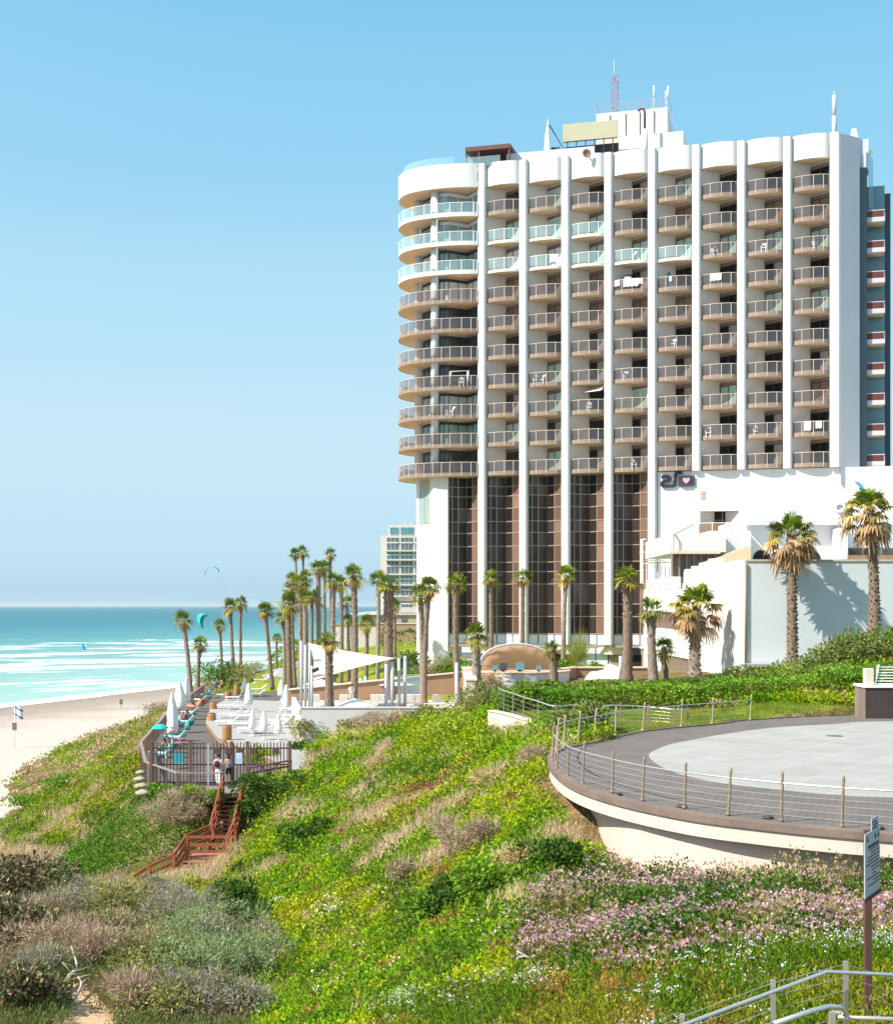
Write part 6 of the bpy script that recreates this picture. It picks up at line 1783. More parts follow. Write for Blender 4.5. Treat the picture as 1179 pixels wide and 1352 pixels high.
def person(label, loc, rz, J, top=None, bottom=None, sleeves=True, hair=None, group=None, pack=None):
    """J: joint positions; the body is one skinned surface, clothes and hair are children"""
    t = thing('person', label, 'person', loc, rz, group)
    N = {}; V = []; E = []; RR = []
    def add(k, p, r_, par=None):
        N[k] = len(V); V.append(p); RR.append(r_)
        if par: E.append((N[par], N[k]))
    add('pelvis', J['pelvis'], (.15, .11)); add('waist', J['waist'], (.125, .095), 'pelvis'); add('chest', J['chest'], (.155, .11), 'waist'); add('neck', J['neck'], .05, 'chest')
    hd = Vector(J['head']); nk = Vector(J['neck']); d = (hd - nk).normalized()
    add('jaw', hd - d * .06, (.07, .08), 'neck'); add('skull', hd + d * .05, (.082, .095), 'jaw')
    for s in 'lr':
        add('sh' + s, J['sh' + s], .055, 'chest'); add('el' + s, J['el' + s], .04, 'sh' + s); add('wr' + s, J['wr' + s], .027, 'el' + s)
        w_, e_ = Vector(J['wr' + s]), Vector(J['el' + s]); f = (w_ - e_).normalized(); q = f.orthogonal().normalized()
        add('pm' + s, w_ + f * .06, (.035, .018), 'wr' + s)
        for k in range(4): add('f%d' % k + s, w_ + f * (.15 + .012 * (k in (1, 2))) + q * (.024 * (k - 1.5)), .009, 'pm' + s)
        add('th' + s, w_ + f * .075 + q * .06, .010, 'pm' + s)
        add('hp' + s, J['hp' + s], .085, 'pelvis'); add('kn' + s, J['kn' + s], .058, 'hp' + s); add('an' + s, J['an' + s], .038, 'kn' + s); add('to' + s, J['to' + s], .033, 'an' + s)
    body = skin_mesh('body', [tuple(v) for v in V], E, RR, MATS['skin_tan'], t)
    if top:
        ks = ['waist', 'chest', 'shl', 'shr', 'ell', 'elr'] if sleeves else ['waist', 'chest', 'shl', 'shr']
        vs = [Vector(J['pelvis']) * .55 + Vector(J['waist']) * .45, J['waist'], J['chest'], Vector(J['chest']) * .55 + Vector(J['neck']) * .45, J['shl'], J['shr']]; es = [(0, 1), (1, 2), (2, 3), (2, 4), (2, 5)]; rr_ = [(.17, .135), (.15, .12), (.17, .13), (.09, .08), .075, .075]
        if sleeves:
            for s, k in (('l', 4), ('r', 5)): vs.append(Vector(J['sh' + s]).lerp(Vector(J['el' + s]), .7)); es.append((k, len(vs) - 1)); rr_.append(.058)
        skin_mesh('shirt', [tuple(v) for v in vs], es, rr_, MATS[top], t, 1)
    if bottom:
        f = 1.9 if bottom[1] == 'long' else .85
        vs = [J['waist'], J['pelvis'], J['hpl'], J['hpr']]; es = [(0, 1), (1, 2), (1, 3)]; rr_ = [(.13, .10), (.168, .13), .105, .105]
        for s, k in (('l', 2), ('r', 3)):
            vs.append(Vector(J['hp' + s]).lerp(Vector(J['kn' + s]), min(f, 1))); es.append((k, len(vs) - 1)); rr_.append(.085)
            if f > 1: vs.append(Vector(J['kn' + s]).lerp(Vector(J['an' + s]), .9)); es.append((len(vs) - 2, len(vs) - 1)); rr_.append(.06)
        skin_mesh('trousers' if f > 1 else 'shorts', [tuple(v) for v in vs], es, rr_, MATS[bottom[0]], t, 1)
    # face and hair
    mb = MB(); fw = Vector(J.get('face', (0, -1, 0))); up = d; sd = fw.cross(up).normalized()
    mb.ball(hd + up * .055 - fw * .022, (.098, .10, .098), 0, 10, 7)
    if hair == 'long': mb.ball(hd - fw * .07 - up * .06, (.085, .06, .15), 0, 8, 6)
    if hair == 'bun': mb.ball(hd - fw * .1 + up * .08, .05, 0, 8, 6)
    mb.build('hair', MATS['hair_dark'], t)
    mb = MB(); mb.ball(hd + fw * .10 + up * .0, (.014, .018, .02), 0, 6, 5); mb.build('nose', MATS['skin_tan'], t)
    for k in (-1, 1):
        mb = MB(); mb.ball(hd + fw * .083 + up * .03 + sd * .034 * k, .012, 0, 6, 5); mb.build('eye', MATS['hair_dark'], t)
        mb = MB(); mb.ball(hd + sd * .095 * k - up * .005, (.012, .018, .03), 0, 6, 5); mb.build('ear', MATS['skin_tan'], t)
    mb = MB(); mb.ball(hd + fw * .086 - up * .045, (.025, .008, .006), 0, 6, 5); mb.build('mouth', MATS['towel_pink'], t)
    if pack:
        mb = MB(); c = Vector(J['chest']) * .6 + Vector(J['waist']) * .4 - fw * .2; mb.ball(c, (.15, .11, .2), 0, 10, 7); mb.build('backpack', MATS[pack], t)
    return t
V3 = lambda *a: Vector(a)
def stand(lean=0.0, arms='down', stride=.1, h=1.0):
    J = dict(pelvis=V3(0, 0, .92), waist=V3(0, -.01, 1.08), chest=V3(0, 0 - lean, 1.33), neck=V3(0, -.01 - lean, 1.5), head=V3(0, -.03 - lean * 1.3, 1.61),
             shl=V3(.19, -lean, 1.42), shr=V3(-.19, -lean, 1.42), ell=V3(.25, .03, 1.14), elr=V3(-.25, .03, 1.14), wrl=V3(.24, -.06, .9), wrr=V3(-.24, -.06, .9),
             hpl=V3(.09, 0, .88), hpr=V3(-.09, 0, .88), knl=V3(.1, -stride * .6, .49), knr=V3(-.1, stride * .2, .49), anl=V3(.1, -stride, .08), anr=V3(-.1, stride, .08), tol=V3(.12, -stride - .17, .03), tor=V3(-.12, stride - .17, .03))
    if arms == 'rail': J.update(ell=V3(.24, -.2, 1.2), wrl=V3(.2, -.4, 1.12), elr=V3(-.24, -.2, 1.2), wrr=V3(-.2, -.4, 1.12))
    if arms == 'bent': J.update(ell=V3(.27, .06, 1.15), wrl=V3(.12, -.2, 1.12), elr=V3(-.26, .04, 1.14), wrr=V3(-.2, -.12, .93))
    return J
pA, pB = G(288.5, 1038, DZ + .02), G(302.5, 1036.5, DZ + .02)
person('woman in a pink top and white trousers with dark backpack on the landing', pA, R(165), stand(.02, 'bent', .12), 'cloth_pink', ('cloth_white', 'long'), True, 'bun', 'people on the stair landing', 'cloth_dark')
person('person in a blue grey sleeveless top and black shorts on the landing', pB, R(195), stand(.03, 'down', .08), 'cloth_bluegrey', ('cloth_black', 'short'), False, 'long', 'people on the stair landing')
SIT = dict(pelvis=V3(0, 0, .12), waist=V3(0, .05, .28), chest=V3(0, .09, .53), neck=V3(0, .08, .7), head=V3(0, .05, .81), shl=V3(.19, .08, .62), shr=V3(-.19, .08, .62), ell=V3(.26, -.02, .38), elr=V3(-.26, -.02, .38), wrl=V3(.16, -.24, .32), wrr=V3(-.16, -.24, .32),
           hpl=V3(.09, -.06, .11), hpr=V3(-.09, -.06, .11), knl=V3(.14, -.46, .2), knr=V3(-.14, -.46, .2), anl=V3(.12, -.58, -.22), anr=V3(-.12, -.58, -.22), tol=V3(.12, -.75, -.26), tor=V3(-.12, -.75, -.26))
LIE = dict(pelvis=V3(0, 0, .12), waist=V3(0, .16, .15), chest=V3(0, .38, .27), neck=V3(0, .52, .38), head=V3(0, .61, .46), shl=V3(.19, .45, .32), shr=V3(-.19, .45, .32), ell=V3(.3, .25, .17), elr=V3(-.3, .25, .17), wrl=V3(.24, .0, .16), wrr=V3(-.24, .0, .16),
           hpl=V3(.09, -.06, .11), hpr=V3(-.09, -.06, .11), knl=V3(.12, -.45, .2), knr=V3(-.12, -.45, .24), anl=V3(.12, -.82, .1), anr=V3(-.12, -.8, .1), tol=V3(.12, -.86, .24), tor=V3(-.12, -.84, .24), face=V3(0, -.5, .85))
def seat(lo, J, lab, top, bottom, hair, dz=.34, dy=0.0):
    q = Vector(lo.location) + Vector((0, 0, dz)); person(lab, q, lo.rotation_euler.z, J, top, bottom, False, hair, 'sunbathers on the deck')
seat(DL[1], LIE, 'sunbather lying on the lounger at the front parasol foot', 'cloth_red', ('cloth_dark', 'short'), 'long')
seat(DL[2], SIT, 'sunbather sitting up on the teal lounger nearest the fence', None, ('cloth_dark', 'short'), None)
seat(DL[3], LIE, 'sunbather lying on the second teal lounger', None, ('cloth_black', 'short'), None)
seat(DL[4], SIT, 'sunbather sitting up on the third teal lounger', 'cloth_red', ('cloth_dark', 'short'), 'long')
seat(DL[6], LIE, 'sunbather lying on the orange towel', None, ('cloth_dark', 'short'), None)
seat(DL[0], SIT, 'sunbather in teal sitting at the seaward deck corner', 'cloth_teal', ('cloth_dark', 'short'), 'long')
p = G(285.5, 915, DZ); person('man in a blue shirt at the far end of the deck', p, R(100), stand(.1, 'bent', .05), 'cloth_blue', ('cloth_dark', 'short'), True, None, 'two men at the far end of the deck')
p = G(293.5, 915.5, DZ); person('bare chested man in black shorts at the far end of the deck', p, R(-60), stand(.05, 'bent', .05), None, ('cloth_black', 'short'), False, None, 'two men at the far end of the deck')
p = P(464, 925, 108); p.z = -2.9; person('person in white walking between the loungers on the pool terrace', p, R(30), stand(.1, 'bent', .1), 'cloth_white', ('cloth_white', 'short'), True, None)
# teal sun hat parasol and folding chair at the corner
p = G(212, 985, DZ); t = thing('small_parasol', 'small teal beach umbrella at the seaward corner of the deck', 'parasol', p)
mb = MB(); mb.tube([(0, 0, 0), (0, 0, 1.55)], .02, 6); mb.build('pole', MATS['white_paint'], t)
mb = MB(); mb.lathe([(.62, 1.25), (.5, 1.38), (.28, 1.5), (.03, 1.56)], 10, (0, 0, 0), 0, None, False); mb.build('canopy', MATS['towel_teal'], t)
p = G(236.5, 1015, DZ); t = thing('beach_chair', 'low teal beach chair seen through the picket fence', 'chair', p, R(20))
mb = MB(); mb.box((0, 0, .3), (.55, .5, .05)); mb.build('seat', MATS['towel_teal'], t)
mb = MB(); mb.box((0, .32, .62), (.55, .05, .62), 0, 0, None, R(-18)); mb.build('backrest', MATS['towel_teal'], t)
for sx in (-.25, .25):
    for sy in (-.2, .22): mb = MB(); mb.bar((sx, sy, 0), (sx, sy, .3), .03); mb.build('leg', MATS['grey_paint'], t)

# ------------------------------------------------------------------ beach and sky furniture
def beach_pole(u, vb, vt, vbox, Z, lab, flag):
    b_ = P(u, vb, Z); k = Z / F; t = thing('beach_pole', lab, 'pole', b_, 0)
    H = (vb - vt) * k
    mb = MB(); mb.tube([(0, 0, -.3), (0, 0, H)], .06, 6); mb.build('pole', MATS['wood_grey'] if not flag else MATS['white_paint'], t)
    z = (vb - vbox) * k; mb = MB(); mb.box((0, -.1, z), (.55, .2, 1.0)); mb.build('sign_box', MATS['coping'], t)
    if flag:
        mb = MB(); n = 6; vs = []
        for i in range(n + 1):
            for j in (0, 1): vs.append((-.2 + .32 * i * .7, .18 * math.sin(i * 1.2), H - .1 - (1.6 if j else 0) - .12 * i))
        mb.add(vs, [(2 * i, 2 * i + 2, 2 * i + 3, 2 * i + 1) for i in range(n)], 0, None, True); f = mb.build('flag', MATS['cloth_white'], t)
        mb = MB(); 
        for dz in (.25, 1.25): mb.add([(-.2 + .32 * i * .7, .18 * math.sin(i * 1.2) - .03, H - .1 - dz - (.22 if j else 0) - .12 * i) for i in range(n + 1) for j in (0, 1)], [(2 * i, 2 * i + 2, 2 * i + 3, 2 * i + 1) for i in range(n)], 0, None, True)
        mb.build('stripe', MATS['cloth_blue'], f)
beach_pole(20, 984, 928, 959, 190, 'beach pole with a white and blue flag and dark sign box', True)
beach_pole(160.5, 943.5, 926, 926.5, 268, 'short beach pole with a dark sign box near the cliff foot', False)
mat('kite_teal', (.02, .48, .45), .7); mat('kite_blue', (.06, .38, .62), .7)
def kite(pts, w, Z, m, lab, tiltw):
    c = P(*pts[len(pts) // 2], Z); t = thing('kite', lab, 'kite', c, 0, None)
    L = catmull([P(u, v, Z) - c for u, v in pts], 5); n = len(L); mb = MB(); vs = []
    for i, p in enumerate(L):
        e_ = math.sin(math.pi * (i + .4) / (n - .2)) ** .6
        d = (L[min(i + 1, n - 1)] - L[max(i - 1, 0)]).normalized(); q = Vector((-d.z, 0, d.x))
        o = Vector(tiltw) * w * e_
        vs += [p - o * .5, p + o * .5 + q * .12 * w, p + o * .5 - q * .06 * w]
    fs = []
    for i in range(n - 1):
        for k in range(3): fs.append((3 * i + k, 3 * i + 3 + k, 3 * i + 3 + (k + 1) % 3, 3 * i + (k + 1) % 3))
    mb.add(vs, fs, 0, None, True); mb.build('canopy', MATS[m], t)
    e1, e2 = L[0], L[-1]; bar = Vector((8, 30, -(c.z - SEA - 1.5)))
    mb = MB(); mb.tube([e1, bar], .012, 4); mb.tube([e2, bar], .012, 4); mb.build('line', MATS['grey_paint'], t)
kite([(270.5, 759.5), (272, 754), (277, 749.5), (283, 748.8), (288, 752), (289.5, 756)], .8, 300, 'kite_teal', 'thin teal arched kite high above the sea', (0, 1, .12))
kite([(267.5, 829), (264.5, 822), (265, 815), (268.5, 812), (273, 811.5)], 1.5, 300, 'kite_teal', 'broad teal kite low beside the first palms', (.85, .3, -.45))
kite([(109, 849), (109.5, 854), (112, 857.5), (114, 858)], 1.2, 420, 'kite_blue', 'small blue kite dipping into the surf', (.5, .6, 0))
# ------------------------------------------------------------------ leaves
leaf_mat('leaf', .3, .7, .04)
leaf_mat('frond', .25, .5, .12)
leaf_mat('dry_leaf', .2, .9, .02)
mat('trunk_bark', (.30, .225, .17), .95, 0, 5, (.13, .09, .065), .8, 14, spec=.1, stretch=(2.5, 2.5, 1))
mat('trunk_pale', (.36, .30, .25), .95, 0, 4, (.17, .13, .10), .8, 12, spec=.1, stretch=(2, 2, 1.4))
mat('shrub_wood', (.16, .11, .08), .9, .3, 6)

# ------------------------------------------------------------------ fan palms
def fan_fronds(n, el_lo, el_hi, pet, blade, segs, colr, droop, seed, az_gap=None, az0=None):
    r_ = np.random.default_rng(seed); Vs, Cs = [], []
    for i in range(n):
        az = i * 2.399 + r_.uniform(-.3, .3)
        if math.cos(az - seed * 1.9) > .55 and r_.uniform() < .45: continue
        if i % 4 == 3: az = seed * 2.3 + (math.pi if i % 8 == 7 else 0) + r_.normal(0, .3)
        if az0 is not None: az = az0 + r_.normal(0, .9)
        f = (i + .5) / n
        el = el_hi + (el_lo - el_hi) * f + r_.normal(0, .12)
        d = np.array([math.cos(az) * math.cos(el), math.sin(az) * math.cos(el), math.sin(el)])
        side = np.cross(d, [0, 0, 1.0]); side /= np.linalg.norm(side) + 1e-6
        nrm = np.cross(side, d)
        L = pet * r_.uniform(.75, 1.15); B = blade * r_.uniform(.8, 1.15)
        base = np.array([0, 0, 0.0]); tip = d * L + np.array([0, 0, -.10 * L * (1 - math.sin(el))])
        w = side * .018
        c = np.array(colr(r_))
        Vs.append([base - w, base + w, tip + w, tip - w]); Cs.append(c * np.array([1.3, 1.1, .8]))
        tw = r_.normal(0, .25)
        for k in range(segs):
            a = (k / (segs - 1) - .5) * R(235)
            sd = d * math.cos(a) + (side * math.cos(tw) + nrm * math.sin(tw)) * math.sin(a)
            sl = B * (1 - .28 * abs(a) / R(115)) * r_.uniform(.85, 1.08)
            q = np.cross(sd, nrm); q /= np.linalg.norm(q) + 1e-6
            hw = .038 + .028 * B
            m_ = tip + sd * sl * .6 + np.array([0, 0, -droop * sl * .12])
            e_ = tip + sd * sl + np.array([0, 0, -droop * sl * r_.uniform(.3, .7)])
            Vs.append([tip, m_ + q * hw, m_ - q * hw * .0 + sd * .0, m_ - q * hw]); Vs.append([m_ + q * hw, e_ + q * .006, e_ - q * .006, m_ - q * hw])
            cc = c * r_.uniform(.75, 1.2); Cs += [cc, cc * np.array([1.1, 1.03, .9])]
    return np.array(Vs), np.array(Cs)
def green(r_):
    return np.array([.15, .225, .025]) * r_.uniform(.55, 1.4) * np.array([r_.uniform(.85, 1.35), 1, 1])
def yellowish(r_):
    return np.array([.33, .28, .06]) * r_.uniform(.6, 1.2)
def brown(r_):
    return np.array([.52, .35, .20]) * r_.uniform(.5, 1.15)
def crown_mesh(seed, near=False):
    r_ = np.random.default_rng(seed)
    if near:
        # a few upright green fans, the rest yellowing and spread wide with gaps
        V1, C1 = fan_fronds(15, .25, 1.5, .62, .72, 17, green, .5, seed)
        V2, C2 = fan_fronds(15, -.35, .45, .95, .60, 15, yellowish, 1.2, seed + 50)
        return leaf_mesh('crown', np.concatenate([V1, V2]), np.concatenate([C1, C2]), MATS['frond'])
    n = 34 if near else 24
    V1, C1 = fan_fronds(int(n * .72), -.15, 1.45, .55, .78, 18 if near else 11, green, .7, seed)
    V2, C2 = fan_fronds(int(n * .28), -.75, -.05, .62, .72, 16 if near else 10, yellowish, 1.3, seed + 50)
    return leaf_mesh('crown', np.concatenate([V1, V2]), np.concatenate([C1, C2]), MATS['frond'])
def skirt_mesh(seed, n, lo, hi, pet, blade, segs):
    V1, C1 = fan_fronds(n, lo, hi, pet, blade, segs, brown, 1.6, seed); return leaf_mesh('dead_fronds', V1, C1, MATS['dry_leaf'])
CROWNS = [crown_mesh(100 + i) for i in range(6)]; NCROWNS = [crown_mesh(200 + i, True) for i in range(3)]
SKIRTS = [skirt_mesh(300 + i, 9, -1.5, -1.0, .25, .5, 9) for i in range(3)]
BIGSK = [skirt_mesh(320 + i, 24, -1.25, .2, .95, .62, 13) for i in range(3)]
def trunk_mesh(bottom, top, r_, seed, boots, near):
    rr_ = random.Random(seed); d = top - bottom; H = d.length; n = max(8, int(H / (.22 if near else .4)))
    pts, rs = [], []
    bow = Vector((rr_.uniform(-.25, .25), 0, 0))
    for i in range(n + 1):
        f = i / n; w = math.sin(math.pi * f)
        pts.append(d * f + bow * w * .6)
        k = 1.25 - .45 * f + (.25 * max(0, 1 - f * 8)) + (boots * max(0, (f - .72) / .28) if f < .97 else 0)
        rs.append(r_ * k * (1 + (.09 if i % 2 else -.05) + rr_.uniform(-.05, .05)))
    mb = MB(); mb.tube(pts, rs, 9 if near else 7)
    # stubs of old leaf bases
    m = int(H * (26 if near else 6))
    for i in range(m):
        f = (i + .5) / m if near else .55 + .45 * i / m
        j = min(n - 1, int(f * n)); p = pts[j].lerp(pts[j + 1], f * n - j); a = i * 2.4 + rr_.uniform(-.3, .3); rad = rs[j]
        o = Vector((math.cos(a), math.sin(a), 0)); L = r_ * rr_.uniform(.35, .8)
        s = o.cross(Vector((0, 0, 1))) * r_ * .28
        b0 = p + o * rad * .8; e_ = p + o * (rad + L * .55) + Vector((0, 0, L))
        mb.add([b0 - s, b0 + s, b0 + Vector((0, 0, r_ * .7)) , e_], [(0, 1, 3), (1, 2, 3), (2, 0, 3)])
    return mb
def palm(cu, cv, bu, Z, r_, sc, label, bv=None, zb=None, near=False, skirt=0, boots=.25, seed=0, group='palms by the hotel', fl=None):
    top = P(cu, cv, Z); bx_ = P(bu, 0, Z).x
    if bv is not None: zb = CZ - (bv - HZ) * Z / F
    if zb is None: zb = on_ground(bx_, Z)
    t = thing('palm_tree', label, 'palm tree', (bx_, Z, zb - .15), 0, group)
    tl = top - Vector((bx_, Z, zb - .15))
    trunk_mesh(Vector((0, 0, 0)), tl, r_, seed, boots, near).build('trunk', MATS['trunk_pale' if seed % 3 == 0 else 'trunk_bark'], t)
    s = sc if isinstance(sc, tuple) else (sc, sc, sc)
    put('crown', (NCROWNS if near else CROWNS)[seed % (3 if near else 6)], t, tl, seed * 1.7, s)
    if skirt == 1: put('dead_fronds', SKIRTS[seed % 3], t, tl - Vector((0, 0, .1)), seed * 2.1, s)
    if skirt == 2: put('dead_fronds', BIGSK[seed % 3], t, tl - Vector((0, 0, .25)), seed * 2.1, s)
    return t
g1, g2, g3 = 'palms along the cliff', 'palm grove on the lawn', 'palms before the hotel'
PALMS = [
 (242,818,253,146,.22,1.0,'leaning palm at the cliff edge beside the closed parasols',-4.95,g1,1), (265,850,262,152,.2,.95,'short palm just inland of the leaning cliff palm',-4.95,g1,1),
 (290,825,294,200,.2,1.05,'thin palm standing in the cliff top bushes, seaward of a pair',None,g1,1), (304,801,311,188,.24,1.15,'leaning palm, seaward one of the pair above the cliff bushes',None,g1,1), (318,796,319,185,.2,1.1,'straight palm, inland one of the pair above the cliff bushes',None,g1,1),
 (350,805,360,160,.2,1.1,'lone slanting palm on the lawn by the white loungers',-4.7,g1,1), (374,815,376,165,.18,1.0,'thin palm at the seaward side of the grove beside the paved path',None,g2,1), (381,796,384,138,.26,1.15,'thick trunked palm standing nearest the seaward sail posts',None,g2,1),
 (366,842,366,196,.16,.8,'small low palm behind the grove at the clipped hedge',None,g2,0), (390,731,398,205,.16,1.0,'very tall thin palm, seaward of the twin crowns highest in the grove',None,g2,1), (400,728,402,208,.16,1.0,'very tall thin palm, inland of the twin crowns highest in the grove',None,g2,1),
 (436.5,731,437,195,.16,.95,'tall thin palm rising alone above the middle of the grove',None,g2,1), (420.6,751,422,152,.24,1.05,'thick shaggy palm under the middle of the grove skyline',None,g2,1), (429,749,430,172,.17,.95,'palm hard against the thick shaggy one in mid grove',None,g2,0),
 (386,765,390,160,.18,.95,'palm with small crown at the seaward upper part of the grove',None,g2,1), (396,769,395,151,.2,1.1,'palm with dark wide crown in the seaward half of the grove',None,g2,1), (404,761,407,175,.17,1.0,'palm with blurred high crown behind the dark wide one',None,g2,0), (384,778,387,168,.17,.9,'palm low in the seaward half of the grove, brown below',None,g2,1),
 (404,788,405,150,.19,1.0,'bright crowned palm in the lower middle of the grove',None,g2,1), (412,787.5,411,156,.17,.95,'palm beside the bright crowned one in the lower middle of the grove',None,g2,0), (418,792,420,163,.17,.9,'short palm filling the lower middle of the grove',None,g2,0),
 (441,767,441,142,.22,1.05,'thick palm with heavy brown skirt in the inland half of the grove',None,g2,1), (450,770,450,150,.18,1.0,'palm adjoining the thick skirted one in the inland half of the grove',None,g2,1), (467,759,467.5,109,.21,.85,'tall shaggy palm rising behind the shade sail',-2.9,g2,1),
 (458,795,461,160,.17,.9,'small palm seaward of the tall shaggy one, higher of two',None,g2,0), (460,818,460,155,.15,.8,'small palm seaward of the tall shaggy one, lower of two',None,g2,0), (484.5,823,482,121,.15,.75,'short palm between the tall shaggy palm and the sail tip',None,g2,1),
 (500,766,498,119,.15,.85,'thin tall palm seaward of the thickest trunk',None,g3,1), (514,771,515.5,110,.36,1.0,'palm with the thickest grey trunk, before the distant apartment block',None,g3,0), (521,799,522,142,.14,.8,'small palm half hidden behind the thickest trunk',None,g3,0),
 (555,785,559,105.4,.17,.85,'lower crown of the double palm at the white hotel corner',-2.9,g3,1), (567,774,560.5,105,.18,.9,'higher crown of the double palm at the white hotel corner',-2.9,g3,1), (602,769,606,104,.2,.85,'tall palm in front of the first dark glass bay',-2.9,g3,1),
 (627,838,630,98,.3,.85,'short stout palm with spreading crown beside the band shell',None,g3,1), (648,762,649,118,.17,.8,'palm in front of the second white fin, behind the band shell',None,g3,1), (690,762,689,118.4,.17,.8,'palm in front of the third white fin, above the band shell',None,g3,1), (747,759,743,113.5,.17,.85,'palm with a limp dead frond in front of the fourth white fin',None,g3,1),
 (728,857,731,94,.26,.65,'shortest palm, right beside the end of the band shell',None,g3,1), (828,763,827,95,.30,.95,'tall palm with rough pale trunk beside the last glass bay',None,g3,1), (860,807,863,90,.27,.95,'medium palm at the seaward end of the white annex',None,g3,1), (876,855,878,91,.21,.75,'small palm under the medium one at the annex windows',None,g3,0),
 (435,846,436,95.2,.26,.8,'short thick palm standing at the concrete pool wall before the sail',-2.95,g3,1),
]
for i, (cu, cv, bu, Z, r_, sc, lab, zb, g_, sk) in enumerate(PALMS):
    palm(cu, cv, bu, Z, r_ * 1.08, (sc * (1.12 + .16 * math.sin(i * 2.7)), sc * 1.12, sc * (1.08 + .12 * math.cos(i * 1.9))), lab, None, zb, False, sk, .3, i, g_)
palm(920, 798, 917, 96, .34, (1.6, 1.6, 1.45), 'palm with sparse ragged crown and torn fronds before the annex flank', near=True, skirt=2, boots=.0, seed=60, group=g3)
palm(1044, 705, 1046, 90, .30, (1.45, 1.45, 1.35), 'tall palm with big brown skirt before the annex front wall', near=True, skirt=2, boots=.25, seed=61, group=g3)
palm(1147, 672, 1154, 88, .30, (1.5, 1.5, 1.4), 'tall palm with big brown skirt nearest the picture edge, by the silver letter', near=True, skirt=2, boots=.25, seed=62, group=g3)
# hanging dead fronds under the two big crowns
# ------------------------------------------------------------------ plant builders
def domes(c, r_, h, n, size, base, up=.5, var=.3, aspect=.5, lift=0.0):
    """n leaves spread over each of many low mounds"""
    k = len(c); n = int(n)
    a = rng.uniform(0, 2 * np.pi, (k, n)); q = np.sqrt(rng.uniform(0, 1, (k, n)))
    rad = np.broadcast_to(np.asarray(r_, float), (k,))[:, None]; hh = np.broadcast_to(np.asarray(h, float), (k,))[:, None]
    x = rad * q * np.cos(a); y = rad * q * np.sin(a); z = hh * (1 - q ** 2) * rng.uniform(.45, 1.08, (k, n)) + lift
    pos = np.stack([c[:, 0, None] + x, c[:, 1, None] + y, c[:, 2, None] + z], -1).reshape(-1, 3)
    out = np.stack([np.cos(a) * q, np.sin(a) * q, .35 + up * (1 - q)], -1).reshape(-1, 3)
    out /= np.linalg.norm(out, axis=1, keepdims=True)
    s = np.repeat(np.broadcast_to(np.asarray(size, float), (k,)), n) * rng.uniform(.7, 1.3, k * n)
    C = np.repeat(np.broadcast_to(np.asarray(base, float), (k, 3)), n, axis=0)
    return leaves(pos, s, aspect, up, C, var, out + rng.normal(0, .3, out.shape))
def blades(c, n, h, base, spread=.25, lean=.35, w=.03, var=.25):
    """upright grass blades around every centre"""
    k = len(c); n = int(n); hh = np.repeat(np.broadcast_to(np.asarray(h, float), (k,)), n) * rng.uniform(.5, 1.2, k * n)
    pos = np.repeat(c, n, axis=0) + np.concatenate([rng.normal(0, spread, (k * n, 2)), np.zeros((k * n, 1))], 1)
    d = np.stack([rng.normal(.12, lean, k * n), rng.normal(0, lean, k * n), np.ones(k * n)], 1); d /= np.linalg.norm(d, axis=1, keepdims=True)
    C = np.repeat(np.broadcast_to(np.asarray(base, float), (k, 3)), n, axis=0)
    return leaves(pos, hh, w, 1.2, C, var, d) if False else _blade(pos, hh, d, w, C, var)
def _blade(pos, hh, d, w, C, var):
    n = len(pos); q = rng.normal(0, 1, (n, 3)); s = np.cross(d, q); s /= np.linalg.norm(s, axis=1, keepdims=True) + 1e-9
    V = np.empty((n, 4, 3)); L = hh[:, None]
    V[:, 0] = pos - s * w * .5; V[:, 1] = pos + s * w * .5; V[:, 2] = pos + d * L + s * w * .12; V[:, 3] = pos + d * L - s * w * .12
    return V, C * (1 + rng.uniform(-var, var, (n, 1)))
def cat(parts):
    return np.concatenate([p[0] for p in parts]), np.concatenate([p[1] for p in parts])

def candidates(n, y0, y1, u0, u1, power=1.0):
    """ground points, denser close by"""
    t = rng.uniform(0, 1, n); p = 2 - power
    Y = (y0 ** p + (y1 ** p - y0 ** p) * t) ** (1 / p) if abs(p) > 1e-6 else y0 * (y1 / y0) ** t
    X = (rng.uniform(u0, u1, n) - U0) / F * Y
    Z = th(X, Y); v = HZ + (CZ - Z) * F / Y; u = U0 + X * F / Y
    ok = ~inside(X, Y, EDGE2) & ~inside(X, Y, shrink(DECK, -.15)) & ~inside(X, Y, shrink(POOL, -.3))
    # keep the stair and its handrail clear
    ok &= ~((X > -12.2) & (X < -10.2) & (Y > 67.0) & (Y < 72)) & ~((X > -15.9) & (X < -10.2) & (Y > 63.6) & (Y < 67.3))
    return X[ok], Y[ok], Z[ok], u[ok], v[ok]
PINK = [(688,1215),(720,1178),(790,1152),(860,1140),(1000,1150),(1179,1156),(1500,1150),(1500,1240),(1179,1238),(1000,1262),(900,1284),(760,1292),(690,1272)]
WHITE = [(480,1500),(500,1345),(600,1312),(700,1300),(900,1286),(1000,1264),(1179,1240),(1500,1240),(1500,1600),(480,1600)]
ICE = [(55,1165),(130,1098),(190,1052),(285,1062),(250,1085),(225,1130),(120,1165)]
SPUR = [(-400,1170),(0,1150),(190,1182),(318,1205),(334,1300),(325,1500),(-400,1500)]
BARE = [(80,1500),(85,1322),(105,1300),(128,1318),(150,1352),(150,1500)]
LAWN1 = [(2.2, 64), (5.5, 52), (9, 56.3), (13, 60.2), (17, 62.2), (19, 63.3), (12, 65), (8, 66), (4, 66)]

